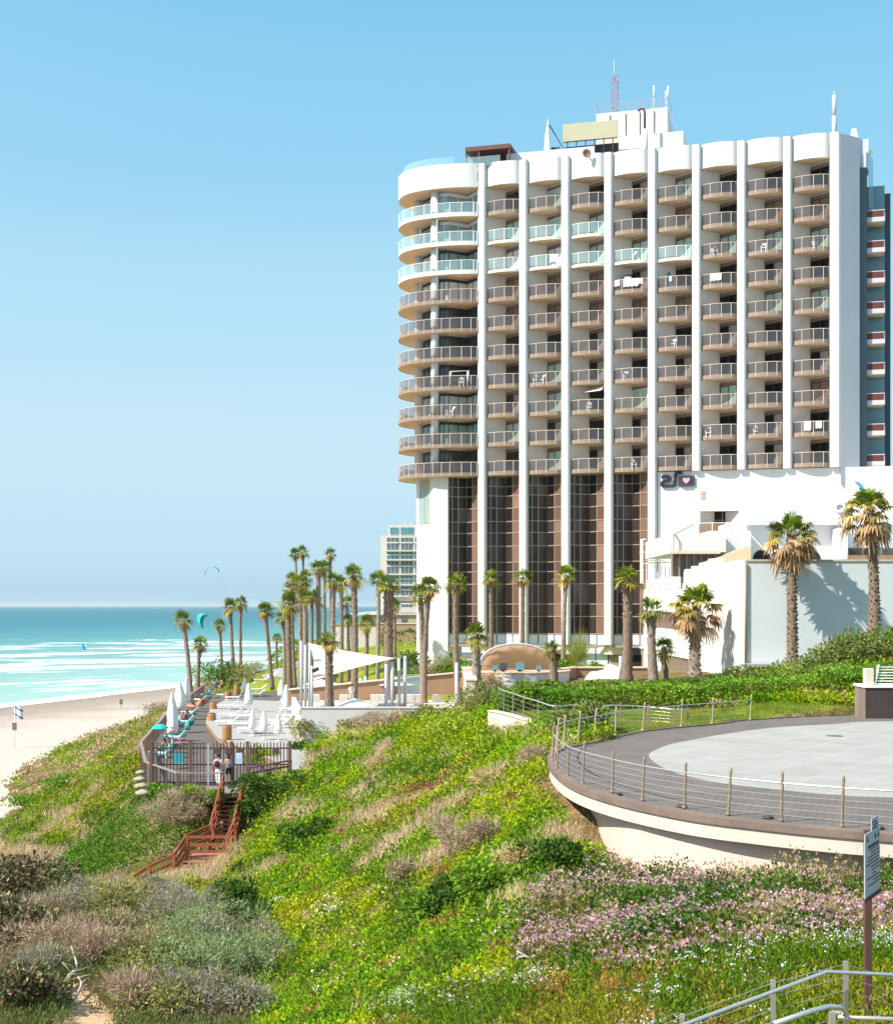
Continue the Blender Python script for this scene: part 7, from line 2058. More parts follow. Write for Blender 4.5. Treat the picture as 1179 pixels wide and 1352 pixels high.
# ------------------------------------------------------------------ cover of the open slope
def slope_cover():
    X, Y, Z, u, v = candidates(60000, 19, 122, -250, 800, 1.15)
    keep = ~inside(u, v, PINK) & ~inside(u, v, WHITE) & ~inside(u, v, SPUR) & ~inside(X, Y, LAWN1) & ~((Z > -1.5) & (Y > 58) & (u > 640)) & (Y < 121)
    keep &= ~((u < 235) & (v < 905)) & ~((Y > 113) & (X > -14)) & ~((X > -30) & (X < -12) & (Y > 118))
    X, Y, Z, u, v = (a[keep] for a in (X, Y, Z, u, v))
    f1 = fbm(X * .22 + 3, Y * .16 + 9, 4); f2 = fbm(X * .55 + 40, Y * .4 + 2, 3); f3 = fbm(X * .9 + 11, Y * .8 + 31, 3)
    left = u < 330
    ice = inside(u, v, ICE)
    tan_ = (f2 > .735) | (left & ~ice & (f2 > .53)) | ((u > 330) & (u < 520) & (v < 1090) & (f2 > .60)) | ((u < 300) & (v > 1120) & (v < 1170) & ~ice)
    dark = ~tan_ & (f3 > .60)
    rust = ~tan_ & ~dark & (f3 < .29) & (~left | (f2 < .4))
    bare = ((f1 < .37) | (f3 > .70) & (f2 > .5)) & (rng.uniform(0, 1, len(X)) < .8) & ~ice
    leafy = ~tan_ & ~bare
    c = np.stack([X, Y, Z], 1)
    sc = np.clip(Y / 45, .55, 1.5)
    base = np.tile(np.array([.30, .40, .010]), (len(X), 1))
    base[f1 > .55] = (.21, .36, .012); base[f1 < .42] = (.33, .40, .012)
    base[dark] = (.10, .20, .014); base[rust] = (.30, .20, .05); base[ice] = (.10, .22, .02)
    base[left & leafy & ~ice] *= np.array([.95, .85, 1.0])
    base *= (1 + rng.uniform(-.2, .2, (len(X), 1)))
    P1 = domes(c[leafy], (.34 * sc * rng.uniform(.6, 1.5, len(X)))[leafy], (.34 * sc * rng.uniform(.3, 1.5, len(X)) * np.where(dark, 1.5, 1))[leafy], 15, (.115 * sc ** .6)[leafy], base[leafy], .5, .18, .62)
    o = put('ground_cover', leaf_mesh('ground_cover', *P1, MATS['leaf'])); tag(o, 'bright green leafy ground cover spread over the sandy slope', 'ground cover', kind='stuff')
    t = tan_ & ~bare
    gb = np.where((f3 > .5)[:, None], (.62, .48, .30), (.50, .385, .23)) * (1 + rng.uniform(-.25, .25, (len(X), 1)))
    P2 = blades(c[t], 15, (.42 * sc ** .5)[t], gb[t], .25, .5, .022)
    P3 = domes(c[t][::3], .3, .25, 12, .1, gb[t][::3] * .8, .8, .3, .25)
    o = put('dry_grass', leaf_mesh('dry_grass', *cat([P2, P3]), MATS['dry_leaf'])); tag(o, 'tan dry grass and dead stems among the green slope plants', 'dry grass', kind='stuff')
    # scattered small blossom: yellow daisies and a few magenta ice plant flowers
    k = rng.uniform(0, 1, len(X)) < .016
    cy = np.where((fbm(X * .3, Y * .3, 2) > .5)[:, None], (.62, .52, .04), (.72, .68, .45))
    mag = inside(u, v, [(480, 1040), (620, 1000), (640, 1040), (520, 1090)])
    cy[mag] = (.35, .04, .14)
    k |= mag & (rng.uniform(0, 1, len(X)) < .10)
    k |= inside(u, v, [(335, 1200), (440, 1185), (450, 1215), (345, 1225)]) & (rng.uniform(0, 1, len(X)) < .5); 
    P4 = domes(c[k], .28, .3, 14, .085, cy[k], .9, .2, .8, .06)
    o = put('slope_flowers', leaf_mesh('slope_flowers', *P4, MATS['leaf'])); tag(o, 'small yellow and magenta blossoms dotted over the slope', 'wild flowers', kind='stuff')
slope_cover()

def dune_cover():
    # far bluff between the deck and the beach
    X, Y, Z, u, v = candidates(9000, 80, 330, -300, 330, .6)
    edge = 905 + (235 - u) * .62 + (fbm(X * .12, Y * .08, 3) - .5) * 60
    keep = (Z > -14.4) & (Y > 90) & (X < -12 - .08 * Y + 3) & (X > -60)
    X, Y, Z, u, v = (a[keep] for a in (X, Y, Z, u, v))
    f = fbm(X * .16, Y * .11 + 7, 4)
    base = np.where((f > .52)[:, None], (.24, .32, .03), (.46, .35, .19)) * (1 + rng.uniform(-.3, .3, (len(X), 1)))
    c = np.stack([X, Y, Z], 1); sc = np.clip(Y / 110, .8, 2.2)
    P1 = domes(c, .75 * sc * rng.uniform(.6, 1.3, len(X)), .45 * sc * rng.uniform(.4, 1.4, len(X)), 20, .24 * sc ** .7, base, .6, .3, .5)
    o = put('dune_scrub', leaf_mesh('dune_scrub', *P1, MATS['leaf'])); tag(o, 'low green and straw coloured scrub on the bluff above the beach', 'scrub', kind='stuff')
dune_cover()

def hill_cover():
    X, Y, Z, u, v = candidates(26000, 55, 92, 630, 1400, .6)
    keep = ((Y > 66.3) | ((X > 12.8) & (Y > 63.6)) | (X > 20.3)) & ~inside(X, Y, LAWN1) & (Y < 91.5) & ~((X > 18.0) & (X < 26) & (Y < 62.4)) & ~((Y > 72) & (X < 9) ) & ~((X < 20) & (Y > 78))
    X, Y, Z, u, v = (a[keep] for a in (X, Y, Z, u, v))
    f = fbm(X * .3, Y * .3, 3)
    base = np.where((f > .5)[:, None], (.16, .32, .010), (.27, .36, .012)) * (1 + rng.uniform(-.3, .3, (len(X), 1)))
    f2 = fbm(X * .6 + 7, Y * .6, 3); base[f2 > .62] = (.42, .32, .09); base[f2 < .35] *= .6
    c = np.stack([X, Y, Z], 1)
    P1 = domes(c, .45 * rng.uniform(.6, 1.4, len(X)), .5 * rng.uniform(.4, 1.4, len(X)), 22, .16, base, .6, .25, .6)
    o = put('hillside_ground_cover', leaf_mesh('hillside_ground_cover', *P1, MATS['leaf'])); tag(o, 'lush green ground cover on the rise below the annex front wall', 'ground cover', kind='stuff')
hill_cover()

def pink_bed():
    X, Y, Z, u, v = candidates(9000, 20, 37, 640, 1450, 1.0)
    keep = inside(u, v, PINK); X, Y, Z, u, v = (a[keep] for a in (X, Y, Z, u, v))
    c = np.stack([X, Y, Z], 1); n = len(X)
    f = fbm(X * .5, Y * .5, 3); hb = (.15 + 1.1 * np.clip(f - .22, 0, 1)) * rng.uniform(.6, 1.25, n) * np.clip((Y - 20) / 5, .5, 1)
    base = np.where((f > .5)[:, None], (.075, .15, .02), (.17, .18, .035)) * (1 + rng.uniform(-.35, .35, (n, 1)))
    base[fbm(X * .9 + 5, Y * .9, 2) > .62] = (.36, .29, .15)
    P1 = domes(c, .36 * rng.uniform(.7, 1.3, n), hb, 26, .085, base, .7, .3, .6)
    o = put('flowering_ground_cover', leaf_mesh('flowering_ground_cover', *P1, MATS['leaf'])); tag(o, 'dense green bed covered with pink flower heads below the round terrace', 'ground cover', kind='stuff')
    # flower heads: little domes of petals
    k = np.repeat(np.arange(n), 3); k = k[rng.uniform(0, 1, len(k)) < np.clip(2.4 * fbm(X[k] * .55 + 3, Y[k] * .55, 3) - .70, .03, .8)]
    a = rng.uniform(0, 6.28, len(k)); q = np.sqrt(rng.uniform(0, 1, len(k)))
    fc = np.stack([X[k] + .36 * q * np.cos(a), Y[k] + .36 * q * np.sin(a), Z[k] + hb[k] * (1 - q ** 2 * .75) * 1.0 + .05], 1)
    col_ = np.where((rng.uniform(0, 1, len(k)) < .4)[:, None], (.58, .43, .42), (.50, .29, .33)) * (1 + rng.uniform(-.2, .2, (len(k), 1)))
    P2 = domes(fc, .04, .035, 8, .05, col_, .6, .15, .9)
    o = put('pink_flowers', leaf_mesh('pink_flowers', *P2, MATS['leaf'])); tag(o, 'countless small pink flower heads on the bed below the terrace', 'flowers', kind='stuff')
pink_bed()

def white_bed():
    X, Y, Z, u, v = candidates(11000, 11, 31, 430, 1500, 1.15)
    keep = inside(u, v, WHITE) & (Z > -5.2); X, Y, Z, u, v = (a[keep] for a in (X, Y, Z, u, v))
    c = np.stack([X, Y, Z], 1); n = len(X); f = fbm(X * .7, Y * .7, 3)
    base = np.where((f > .48)[:, None], (.10, .185, .010), (.21, .235, .014)) * (1 + rng.uniform(-.35, .35, (n, 1)))
    base[fbm(X * 1.1 + 9, Y * 1.1, 2) > .72] = (.36, .20, .05)
    h = .18 + .32 * f
    P1 = domes(c, .24 * rng.uniform(.7, 1.4, n), h * rng.uniform(.5, 1.7, n), 17, .08, base, 1.6, .3, .38)
    P1b = blades(c[::3], 5, h[::3] + .08, base[::3] * 1.1, .16, .3, .014)
    o = put('low_flowering_ground_cover', leaf_mesh('low_flowering_ground_cover', *cat([P1, P1b]), MATS['leaf'])); tag(o, 'yellow green low plants with tiny white blossom along the bottom edge', 'ground cover', kind='stuff')
    k = np.repeat(np.arange(n), 6); k = k[rng.uniform(0, 1, len(k)) < np.clip(2.4 * fbm(X[k] * 1.3 + 2, Y[k] * 1.3, 3) - 1.28, 0, .7)]
    a = rng.uniform(0, 6.28, len(k)); q = np.sqrt(rng.uniform(0, 1, len(k)))
    fc = np.stack([X[k] + .25 * q * np.cos(a), Y[k] + .25 * q * np.sin(a), Z[k] + h[k] * rng.uniform(.6, 1.35, len(k))], 1)
    P2 = domes(fc, .03, .03, 4, .03, np.tile((.66, .67, .64), (len(k), 1)), .6, .15, .9)
    o = put('white_flowers', leaf_mesh('white_flowers', *P2, MATS['leaf'])); tag(o, 'tiny white blossoms sprinkled over the low plants at the bottom edge', 'flowers', kind='stuff')
white_bed()

def spur_cover():
    X, Y, Z, u, v = candidates(9000, 26, 66, -300, 345, 1.0)
    keep = inside(u, v, SPUR) & ~inside(u, v, BARE); X, Y, Z, u, v = (a[keep] for a in (X, Y, Z, u, v))
    c = np.stack([X, Y, Z], 1); n = len(X); f = fbm(X * .35, Y * .35, 3)
    base = np.where((f > .5)[:, None], (.13, .16, .045), (.21, .165, .10)) * (1 + rng.uniform(-.35, .35, (n, 1)))  # scrub colour darkened so gaps between the bushes read as shade
    P1 = domes(c, .42 * rng.uniform(.6, 1.4, n), .42 * rng.uniform(.4, 1.5, n), 22, .10, base, .8, .3, .3)
    P1b = blades(c[::2], 8, .5, base[::2] * 1.15, .22, .4, .02)
    o = put('heath_scrub', leaf_mesh('heath_scrub', *cat([P1, P1b]), MATS['leaf'])); tag(o, 'grey green and brown scrub between the lavender bushes', 'scrub', kind='stuff')
spur_cover()

def lawn_grass():
    X, Y, Z, u, v = candidates(9000, 52, 67, 640, 1180, .5)
    k = inside(X, Y, LAWN1); c = np.stack([X, Y, Z], 1)[k]
    b_ = np.where((fbm(c[:, 0] * .5, c[:, 1] * .5, 3) > .5)[:, None], (.26, .28, .04), (.17, .24, .03))
    P1 = blades(c, 26, .09, b_, .28, .5, .02)
    o = put('lawn_grass', leaf_mesh('lawn_grass', *P1, MATS['leaf'])); tag(o, 'mown grass of the small lawn behind the round terrace', 'grass', kind='stuff')
lawn_grass()

# ------------------------------------------------------------------ shrubs one could point at
KINDS_ = {  # leaf colours, size, aspect, flower colour
 'green': ([(.13, .25, .025), (.21, .33, .035)], .13, .55, None), 'dark': ([(.06, .12, .02), (.10, .18, .03)], .12, .55, None), 'olive': ([(.24, .25, .08), (.33, .31, .11)], .11, .4, None),
 'dry': ([(.46, .35, .25), (.35, .25, .17)], .12, .16, None), 'reddry': ([(.52, .35, .17), (.44, .34, .15)], .13, .2, None), 'grey': ([(.22, .29, .13), (.32, .37, .18)], .10, .3, None), 'lav': ([(.26, .28, .12), (.34, .33, .17)], .10, .25, (.44, .31, .50)),
 'pinkgreen': ([(.13, .20, .03), (.20, .26, .05)], .13, .55, (.62, .38, .44)), 'lime': ([(.27, .38, .03), (.35, .42, .05)], .12, .45, None), 'tall': ([(.24, .30, .05), (.35, .33, .09)], .30, .12, None), 'bronze': ([(.17, .13, .07), (.33, .26, .15), (.06, .08, .03)], .13, .6, None)}
def shrub(u, v, Z, w, h, kind, label, n=900, group=None, on=None, cat_='shrub', name='shrub'):
    """w, h in metres; lobes of leaves round a few stems"""
    if Z is None: p = ground_at(u, v)
    else: p = P(u, v, Z); p.z = on if on is not None else on_ground(p.x, p.y)
    t = thing(name, label, cat_, (p.x, p.y, p.z - .05), 0, group)
    cols, ls, asp, fl = KINDS_[kind]; ls = ls * (.95 + p.y / 130)
    k = max(5, int(3 + w * 3.0)); parts = []
    lob = np.stack([rng.normal(0, w * .24, k), rng.normal(0, w * .2, k), h * rng.uniform(.25, .72, k)], 1)
    lr = np.maximum(.16, w * rng.uniform(.17, .30, k)); lh = h * rng.uniform(.22, .36, k)
    n = int(n * 1.5); i = rng.integers(0, k, n)
    d = rng.normal(0, 1, (n, 3)); d[:, 2] = d[:, 2] * .9 + .25; d /= np.linalg.norm(d, axis=1, keepdims=True)
    rr_ = rng.uniform(.5, 1.08, n) ** .6
    pos = lob[i] + d * np.stack([lr[i], lr[i], lh[i]], 1) * rr_[:, None]
    pos[:, 2] = np.maximum(pos[:, 2], .03)
    C = np.array(cols)[rng.integers(0, len(cols), n)]
    if kind == 'tall': parts.append(_blade(pos, np.full(n, ls * 2.0), d * np.array([.6, .6, 1]) + np.array([0, 0, .5]), .03, C, .3))
    else: parts.append(leaves(pos, ls * rng.uniform(.6, 1.3, n), asp, .4, C, .3, d + rng.normal(0, .4, d.shape)))
    if kind in ('dry', 'lav', 'grey'):
        m = n // 3; j = rng.integers(0, n, m); parts.append(_blade(pos[j], rng.uniform(.15, .35, m), d[j] + np.array([0, 0, .5]), .016, np.array(cols)[rng.integers(0, len(cols), m)] * 1.1, .3))
    fo = put('foliage', leaf_mesh('foliage', *cat(parts), MATS['leaf' if kind not in ('dry', 'reddry') else 'dry_leaf']), t)
    if fl is not None:
        m = int(n * .4); j = rng.integers(0, n, m); q = pos[j] + d[j] * .05; top_ = q[:, 2] > h * .35; q = q[top_]
        put('blossom', leaf_mesh('blossom', *leaves(q, .085, .5, 1.2, np.tile(fl, (len(q), 1)), .3), MATS['leaf']), t)
    mb = MB(); r_ = random.Random(int(u * 7 + v))
    for s in range(4):
        a = r_.uniform(0, 6.28); mb.tube([(0, 0, -.1), (.12 * w * math.cos(a), .12 * w * math.sin(a), h * .3), (.3 * w * math.cos(a), .3 * w * math.sin(a), h * .6)], [.035, .025, .01], 5)
    mb.build('stem', MATS['shrub_wood'], t)
    return t
gS, gL, gC = 'shrubs on the slope', 'bushes on the near spur', 'bushes at the cliff top'
SH = [
 # around the deck and stairs
 (345,1012,None,2.6,1.5,'lime','bright rank bush beside the ramp railing',1600,gS), (352,1062,None,2.4,1.8,'dark','dark green bush hugging the inland side of the stairs',1700,gS), (338,1085,None,1.8,1.2,'dark','small dark bush at the foot of the stair flank',1000,gS),
 (372,1040,None,2.6,1.0,'lime','lime green bush above the dark stair bush',1300,gS), (403,985,None,2.8,1.9,'olive','olive bush at the seaward end of the concrete wall',1700,gS), (425,965,None,2.0,1.6,'dry','straw coloured bush beside the olive one at the concrete wall',1100,gS), (396,1003,None,1.8,1.2,'dark','dark bush where the picket fence meets the slope',1000,gS),
 (500,962,None,3.0,1.2,'dry','wide dry bush below the middle of the concrete wall',1500,gS), (530,958,None,2.2,1.1,'reddry','reddish dry bush below the concrete wall',1000,gS), (470,968,None,2.0,1.0,'olive','low olive bush below the concrete wall',900,gS), (560,956,None,2.4,1.2,'olive','olive bush under the inland half of the concrete wall',1100,gS),
 (648,925,None,2.6,2.3,'reddry','tall rusty bush at the end of the lawn fence',1900,gS), (628,945,None,2.6,1.8,'olive','olive bush between concrete wall and lawn fence',1400,gS), (672,914,66.5,2.2,1.8,'green','green bush behind the first lawn fence posts',1500,gS), (656,985,None,1.4,.5,'lime','lime bush under the cream garden wall',1100,gS), (605,975,None,3.0,1.3,'lime','broad lime bush on the upper slope crest',1500,gS),
 (255,1070,None,2.2,1.0,'dry','dry grey bush under the deck landing',1300,gS), (238,1092,None,2.6,1.1,'dry','large dry bush seaward of the stairs',1500,gS), (262,1058,None,1.6,.8,'lime','lime tuft right under the landing edge',800,gS), (276,1066,None,1.3,.9,'green','green tuft beside the top of the stairs',700,gS), (205,1058,None,2.2,.9,'green','green mat spilling from under the deck corner',1100,gS),
 # open slope
 (597,1108,None,1.5,.9,'dry','single grey dry bush in mid slope, higher one',1000,gS), (618,1128,None,1.9,.9,'dry','single grey dry bush in mid slope, lower one',1100,gS), (640,1118,None,1.3,.8,'dry','tan dry bush beside the two grey ones',800,gS), (415,1112,None,2.3,1.0,'dark','dark green mound in the middle of the seaward slope',1400,gS), (400,1125,None,1.9,.7,'green','flat green mound next to the dark one',900,gS),
 (533,1172,None,1.2,.8,'dry','round dry bush in the lower slope',800,gS), (590,1205,None,1.7,1.0,'dark','dark bush in the lower slope',1200,gS), (560,1215,None,1.3,.8,'green','green bush next to the dark lower one',800,gS), (655,1180,None,1.6,.9,'green','round vivid green bush beside the pink bed',1200,gS), (735,1150,None,1.7,.9,'dark','blue green bush at the foot of the round wall',1200,gS), (770,1140,None,1.1,.6,'lime','yellow green bush against the round wall',700,gS),
 (700,1000,46.5,1.6,.9,'dry','dry tuft under the lookout railing',800,gS), (690,1140,None,1.2,.6,'reddry','orange dry tuft on the inland slope',700,gS), (655,1038,None,1.5,.7,'reddry','rusty tuft above the mid slope',700,gS),
 # near spur
 (310,1225,None,2.2,1.9,'dark','dark leafy bush at the inland edge of the spur',1800,gL), (325,1290,None,1.8,1.5,'grey','grey green bush shading the gully',1400,gL), (255,1205,None,2.2,1.0,'lav','lavender bush at the crest of the spur, inland one',1500,gL), (215,1195,None,1.9,1.0,'lav','lavender bush in the middle of the spur crest',1300,gL), (170,1200,None,2.3,1.1,'dry','leggy dry bush on the spur crest',1500,gL), (120,1195,None,2.2,1.1,'lav','lavender bush at the seaward end of the spur crest',1400,gL),
 (230,1255,None,2.6,1.1,'grey','silver green cushion bush in the middle of the spur',1800,gL), (270,1275,None,1.8,1.0,'grey','blue grey bush below the silver cushion',1300,gL), (195,1300,None,2.2,.9,'olive','olive cushion bush low on the spur',1400,gL), (245,1330,None,2.0,1.0,'lav','lavender bush at the bottom of the spur',1400,gL), (150,1240,None,2.0,1.0,'olive','olive bush above the bare sandy hollow',1300,gL), (105,1245,None,1.8,1.0,'dry','bare brown bush over the sandy hollow',1400,gL), (185,1260,None,1.5,.8,'dry','bare brown bush inland of the sandy hollow',1000,gL),
 (285,1245,None,2.6,1.7,'grey','tall grey green bush at the inland shoulder of the spur',1800,gL), (300,1268,None,2.2,1.8,'lav','lavender bush with dark hollow beneath at the inland edge of the spur',1700,gL), (235,1220,None,2.4,1.4,'lav','broad lavender bush on the upper spur',1700,gL), (205,1275,None,2.6,1.2,'olive','broad yellow green cushion in the middle of the spur',1900,gL), (255,1300,None,2.6,1.5,'grey','broad grey green bush low on the spur',1900,gL), (290,1345,None,2.4,1.4,'lav','lavender bush at the bottom edge by the gully',1500,gL), (220,1345,None,2.2,1.2,'olive','yellow green bush at the bottom edge of the spur',1400,gL), (170,1330,None,1.8,1.0,'dry','grey brown twiggy bush inland of the bare hollow',1300,gL), (80,1268,None,2.2,1.3,'dry','brown twiggy bush hanging over the bare hollow',1600,gL), (130,1275,None,2.0,1.2,'dry','brown twiggy bush at the head of the bare hollow',1600,gL), (145,1215,None,2.4,1.4,'olive','olive bush behind the brown twiggy ones',1700,gL), (90,1215,None,2.4,1.5,'lav','lavender bush between bronze and olive bushes',1700,gL),
 (30,1190,None,3.4,1.9,'bronze','big bronze leaved bush at the picture edge, upper one',2300,gL), (20,1250,None,2.8,1.7,'bronze','big bronze leaved bush at the picture edge, lower one',2000,gL), (60,1290,None,1.9,1.0,'lav','lavender bush seaward of the sandy hollow',1300,gL), (25,1330,None,2.2,1.2,'bronze','dark bronze bush in the bottom corner',1500,gL), (60,1225,None,1.9,1.2,'dry','tan bush beside the bronze bushes',1200,gL), (300,1330,None,1.5,.9,'olive','olive bush in the gully bottom',900,gL),
 # bluff
 (40,1040,120,4.5,1.2,'green','green bush at the foot of the bluff by the sand',1200,'bushes on the bluff'), (90,1048,112,4.2,1.3,'green','green bush on the low bluff, second from the sand',1200,'bushes on the bluff'), (135,1030,105,3.4,1.0,'lime','lime bush half way up the bluff',900,'bushes on the bluff'), (20,1075,118,3.0,.9,'reddry','rust red bush at the sand edge',800,'bushes on the bluff'), (100,1010,140,4.2,1.0,'lime','lime bush on the bluff above the beach pole',900,'bushes on the bluff'), (60,1022,140,4.4,1.0,'dry','brown thicket on the bluff above the sand',1000,'bushes on the bluff'),
 # cliff top behind the deck
 (283,885,182,5.0,4.2,'green','dark green bush at the cliff edge behind the short palm',1500,gC), (300,880,178,4.2,4.4,'dark','tall dark bush under the leaning pair of palms',1500,gC), (318,882,176,4.6,3.4,'olive','olive bush at the foot of the straight palm',1400,gC), (268,893,172,4.0,3.0,'dry','dry reedy bush on the cliff edge by the short palm',1200,gC), (250,900,165,4.0,2.4,'dry','dry reedy bush where the railing meets the cliff edge',1100,gC), (330,872,190,4.5,2.2,'dry','sandy dry bush between the palms and the path',1000,gC), (222,925,150,3.2,1.8,'dry','brown reed tuft on the cliff below the railing',900,gC), (205,938,140,2.8,1.3,'dry','low brown reed tuft on the cliff edge',800,gC),
 # by the hotel and annex
 (988,905,70,2.4,1.7,'pinkgreen','olive bush with dull blossom at the annex wall corner',1500,'bushes at the annex'), (1085,880,78,5.0,2.0,'pinkgreen','large oleander bush with pale pink blossom at the annex front wall',2600,'bushes at the annex'), (1130,868,76,5.2,2.4,'pinkgreen','oleander bush beside the trunk of the tall edge palm',2600,'bushes at the annex'), (1172,858,74,4.0,2.4,'pinkgreen','oleander bush cut by the picture edge',1800,'bushes at the annex'), (1060,893,76,3.4,1.3,'dark','dark low bush at the foot of the tall skirted palm',1300,'bushes at the annex'),
 (775,975,53.5,2.2,1.1,'pinkgreen','flowering bush on the lawn just behind the lookout railing',1500,None), (760,880,112,1.6,2.6,'tall','spiky yucca plant at the hotel lobby glass',500,'planting at the hotel lobby'), (742,884,112,1.3,1.5,'green','round green plant near the hotel lobby glass',500,'planting at the hotel lobby'), (790,884,110,1.2,1.0,'green','small green plant on the tan terrace wall',400,'planting at the hotel lobby'),
 (545,872,132,3.4,2.4,'dark','clipped dark bush at the foot of the white hotel corner',1200,'planting at the hotel lobby'), (530,868,136,2.8,2.2,'dark','clipped dark bush seaward of the hotel corner',1000,'planting at the hotel lobby'), (596,880,126,3.6,1.5,'olive','olive planting under the first glass bay',900,'planting at the hotel lobby'), (572,882,124,3.0,1.2,'dry','dry planting at the hotel corner wall',800,'planting at the hotel lobby'), (618,884,122,2.6,1.2,'green','green planting seaward of the band shell',700,'planting at the hotel lobby'),
]
for (u, v, Z, w, h, kind, lab, n, g_) in SH:
    shrub(u, v, Z, w, h, kind, lab, n, g_)

def hedge(pts, w, h, kind, label, dens, name='hedge'):
    """clipped row of leaves along a ground line"""
    L = catmull([Vector((x, y, 0)) for x, y in pts], 8)
    t = thing(name, label, 'hedge', (L[0].x, L[0].y, on_ground(L[0].x, L[0].y)))
    tot = sum((b - a).length for a, b in zip(L, L[1:])); n = int(tot * dens)
    s = rng.uniform(0, len(L) - 1.001, n); i = s.astype(int); A = np.array([(p.x, p.y) for p in L]); q = A[i] + (A[i + 1] - A[i]) * (s - i)[:, None]
    hh = h * (.8 + .45 * fbm(q[:, 0] * .8, q[:, 1] * .8, 3))
    e_ = rng.uniform(-1, 1, n); zt = np.where(rng.uniform(0, 1, n) < .55, hh * rng.uniform(.86, 1.06, n), hh * rng.uniform(.02, .95, n))
    off = np.where(zt > hh * .85, e_, np.sign(e_) * rng.uniform(.75, 1.08, n))
    x = q[:, 0] + rng.normal(0, .1, n); y = q[:, 1] + off * w / 2
    pos = np.stack([x, y, th(x, y) + zt], 1) - np.array(t.location)
    cols, ls, asp, fl = KINDS_[kind]
    C = np.array(cols)[(fbm(x * .7, y * .7 + 3, 3) > .5).astype(int)]
    put('foliage', leaf_mesh('foliage', *leaves(pos, ls * (.7 + L[0].y / 120) * rng.uniform(.7, 1.3, n), asp, .5, C, .35), MATS['leaf']), t)
    mb = MB()
    for k in range(0, len(L), 3):
        p = L[k]; mb.tube([(p.x - t.location.x, p.y - t.location.y, on_ground(p.x, p.y) - t.location.z - .1), (p.x - t.location.x + .1, p.y - t.location.y, on_ground(p.x, p.y) - t.location.z + h * .7)], [.05, .02], 5)
    mb.build('stem', MATS['shrub_wood'], t)
    return t
hedge([(3.0, 67.6), (8, 67.0), (14, 66.8), (20, 67.4), (25, 68.4)], 2.6, 1.0, 'green', 'low green hedge behind the lawn and its fence', 900)
hedge([(4.5, 70.2), (10, 70), (16, 70.2), (21, 71)], 1.8, 1.0, 'pinkgreen', 'dull flowering hedge row behind the green one', 600)
hedge([(-27.5, 212), (-25, 215), (-23, 218)], 3.2, 2.6, 'green', 'clipped seaside hedge at the end of the lawn', 260)
hedge([(-4.0, 128), (-1, 123.5), (3.2, 120)], 1.0, .7, 'green', 'low clipped hedge strip along the tan wall under the hotel corner', 300)
hedge([(-9, 190), (-3, 190), (0, 189)], 2.0, 2.2, 'dark', 'dark hedge in front of the tan garden wall', 200)

# dead driftwood on the bare hollow, hose on the slope
def dead_branch(pts, r_, label, name='dead_branch', m='bleached'):
    P0 = pts[0]; t = thing(name, label, 'dead wood' if m == 'bleached' else 'hose', P0)
    mb = MB(); L = catmull([p - P0 for p in pts], 4); k = len(L); mb.tube(L, [r_ * (1 - .7 * i / k) for i in range(k)] if m == 'bleached' else r_, 6)
    mb.build('stem', MATS[m], t)
    if m == 'bleached':
        rr_ = random.Random(len(pts)); 
        for i in range(4, k, 4):
            mb = MB(); a = L[i]; mb.tube([a, a + Vector((rr_.uniform(-.3, .3), rr_.uniform(-.2, .2), rr_.uniform(.05, .3))), a + Vector((rr_.uniform(-.45, .45), rr_.uniform(-.3, .3), rr_.uniform(.05, .3)))], [r_ * .5, r_ * .35, r_ * .1], 5); mb.build('twig', MATS[m], t)
mat('bleached', (.46, .41, .35), .9, .25, 4); mat('black_hose', (.02, .022, .02), .5)
def gp(u, v, o): p = ground_at(u, v); return p + Vector((0, 0, o))
dead_branch([gp(76, 1322, .1), gp(86, 1310, .2), gp(96, 1301, .3), gp(103, 1292, .3), gp(99, 1284, .45)], .08, 'bleached dead branch lying on the bare sandy hollow')
dead_branch([gp(96, 1328, .1), gp(104, 1320, .2), gp(108, 1312, .25), gp(103, 1305, .3)], .06, 'small bleached root below the long dead branch')
dead_branch([gp(683, 1281, .2), gp(692, 1284, .3), gp(703, 1287, .28)], .035, 'short white stick at the seaward tip of the pink bed')
dead_branch([gp(297, 1170, .25), gp(303, 1163, .3), gp(312, 1155, .32), gp(320, 1149, .3)], .09, 'black hose lying on the slope near the stair foot', 'garden_hose', 'black_hose')
# ------------------------------------------------------------------ things left on the balconies
def bal(k, r, x, y, dz=.2):
    """point on the balcony floor of bay k (from the sea), row r (from the top)"""
    return HP(k * BAY + x, y, FLOOR0 + FH * (NF - 1 - r) + dz)
def make_chair():
    t = thing('garden_chair', 'x', 'chair', (0, 0, 0))
    mb = MB(); mb.box((0, 0, .44), (.5, .48, .05)); mb.build('seat', MATS['white_paint'], t)
    mb = MB(); mb.box((0, .24, .75), (.5, .05, .55), 0, 0, None, R(-12)); mb.build('backrest', MATS['white_paint'], t)
    for sx in (-.22, .22):
        mb = MB(); mb.bar((sx * 1.1, -.2, .64), (sx * 1.1, .24, .66), .05); mb.bar((sx * 1.1, -.2, .42), (sx * 1.1, -.2, .64), .05); mb.build('armrest', MATS['white_paint'], t)
        for sy in (-.2, .2): mb = MB(); mb.bar((sx, sy, 0), (sx, sy, .42), .05); mb.build('leg', MATS['white_paint'], t)
    return t
CH = make_chair(); used_ = False
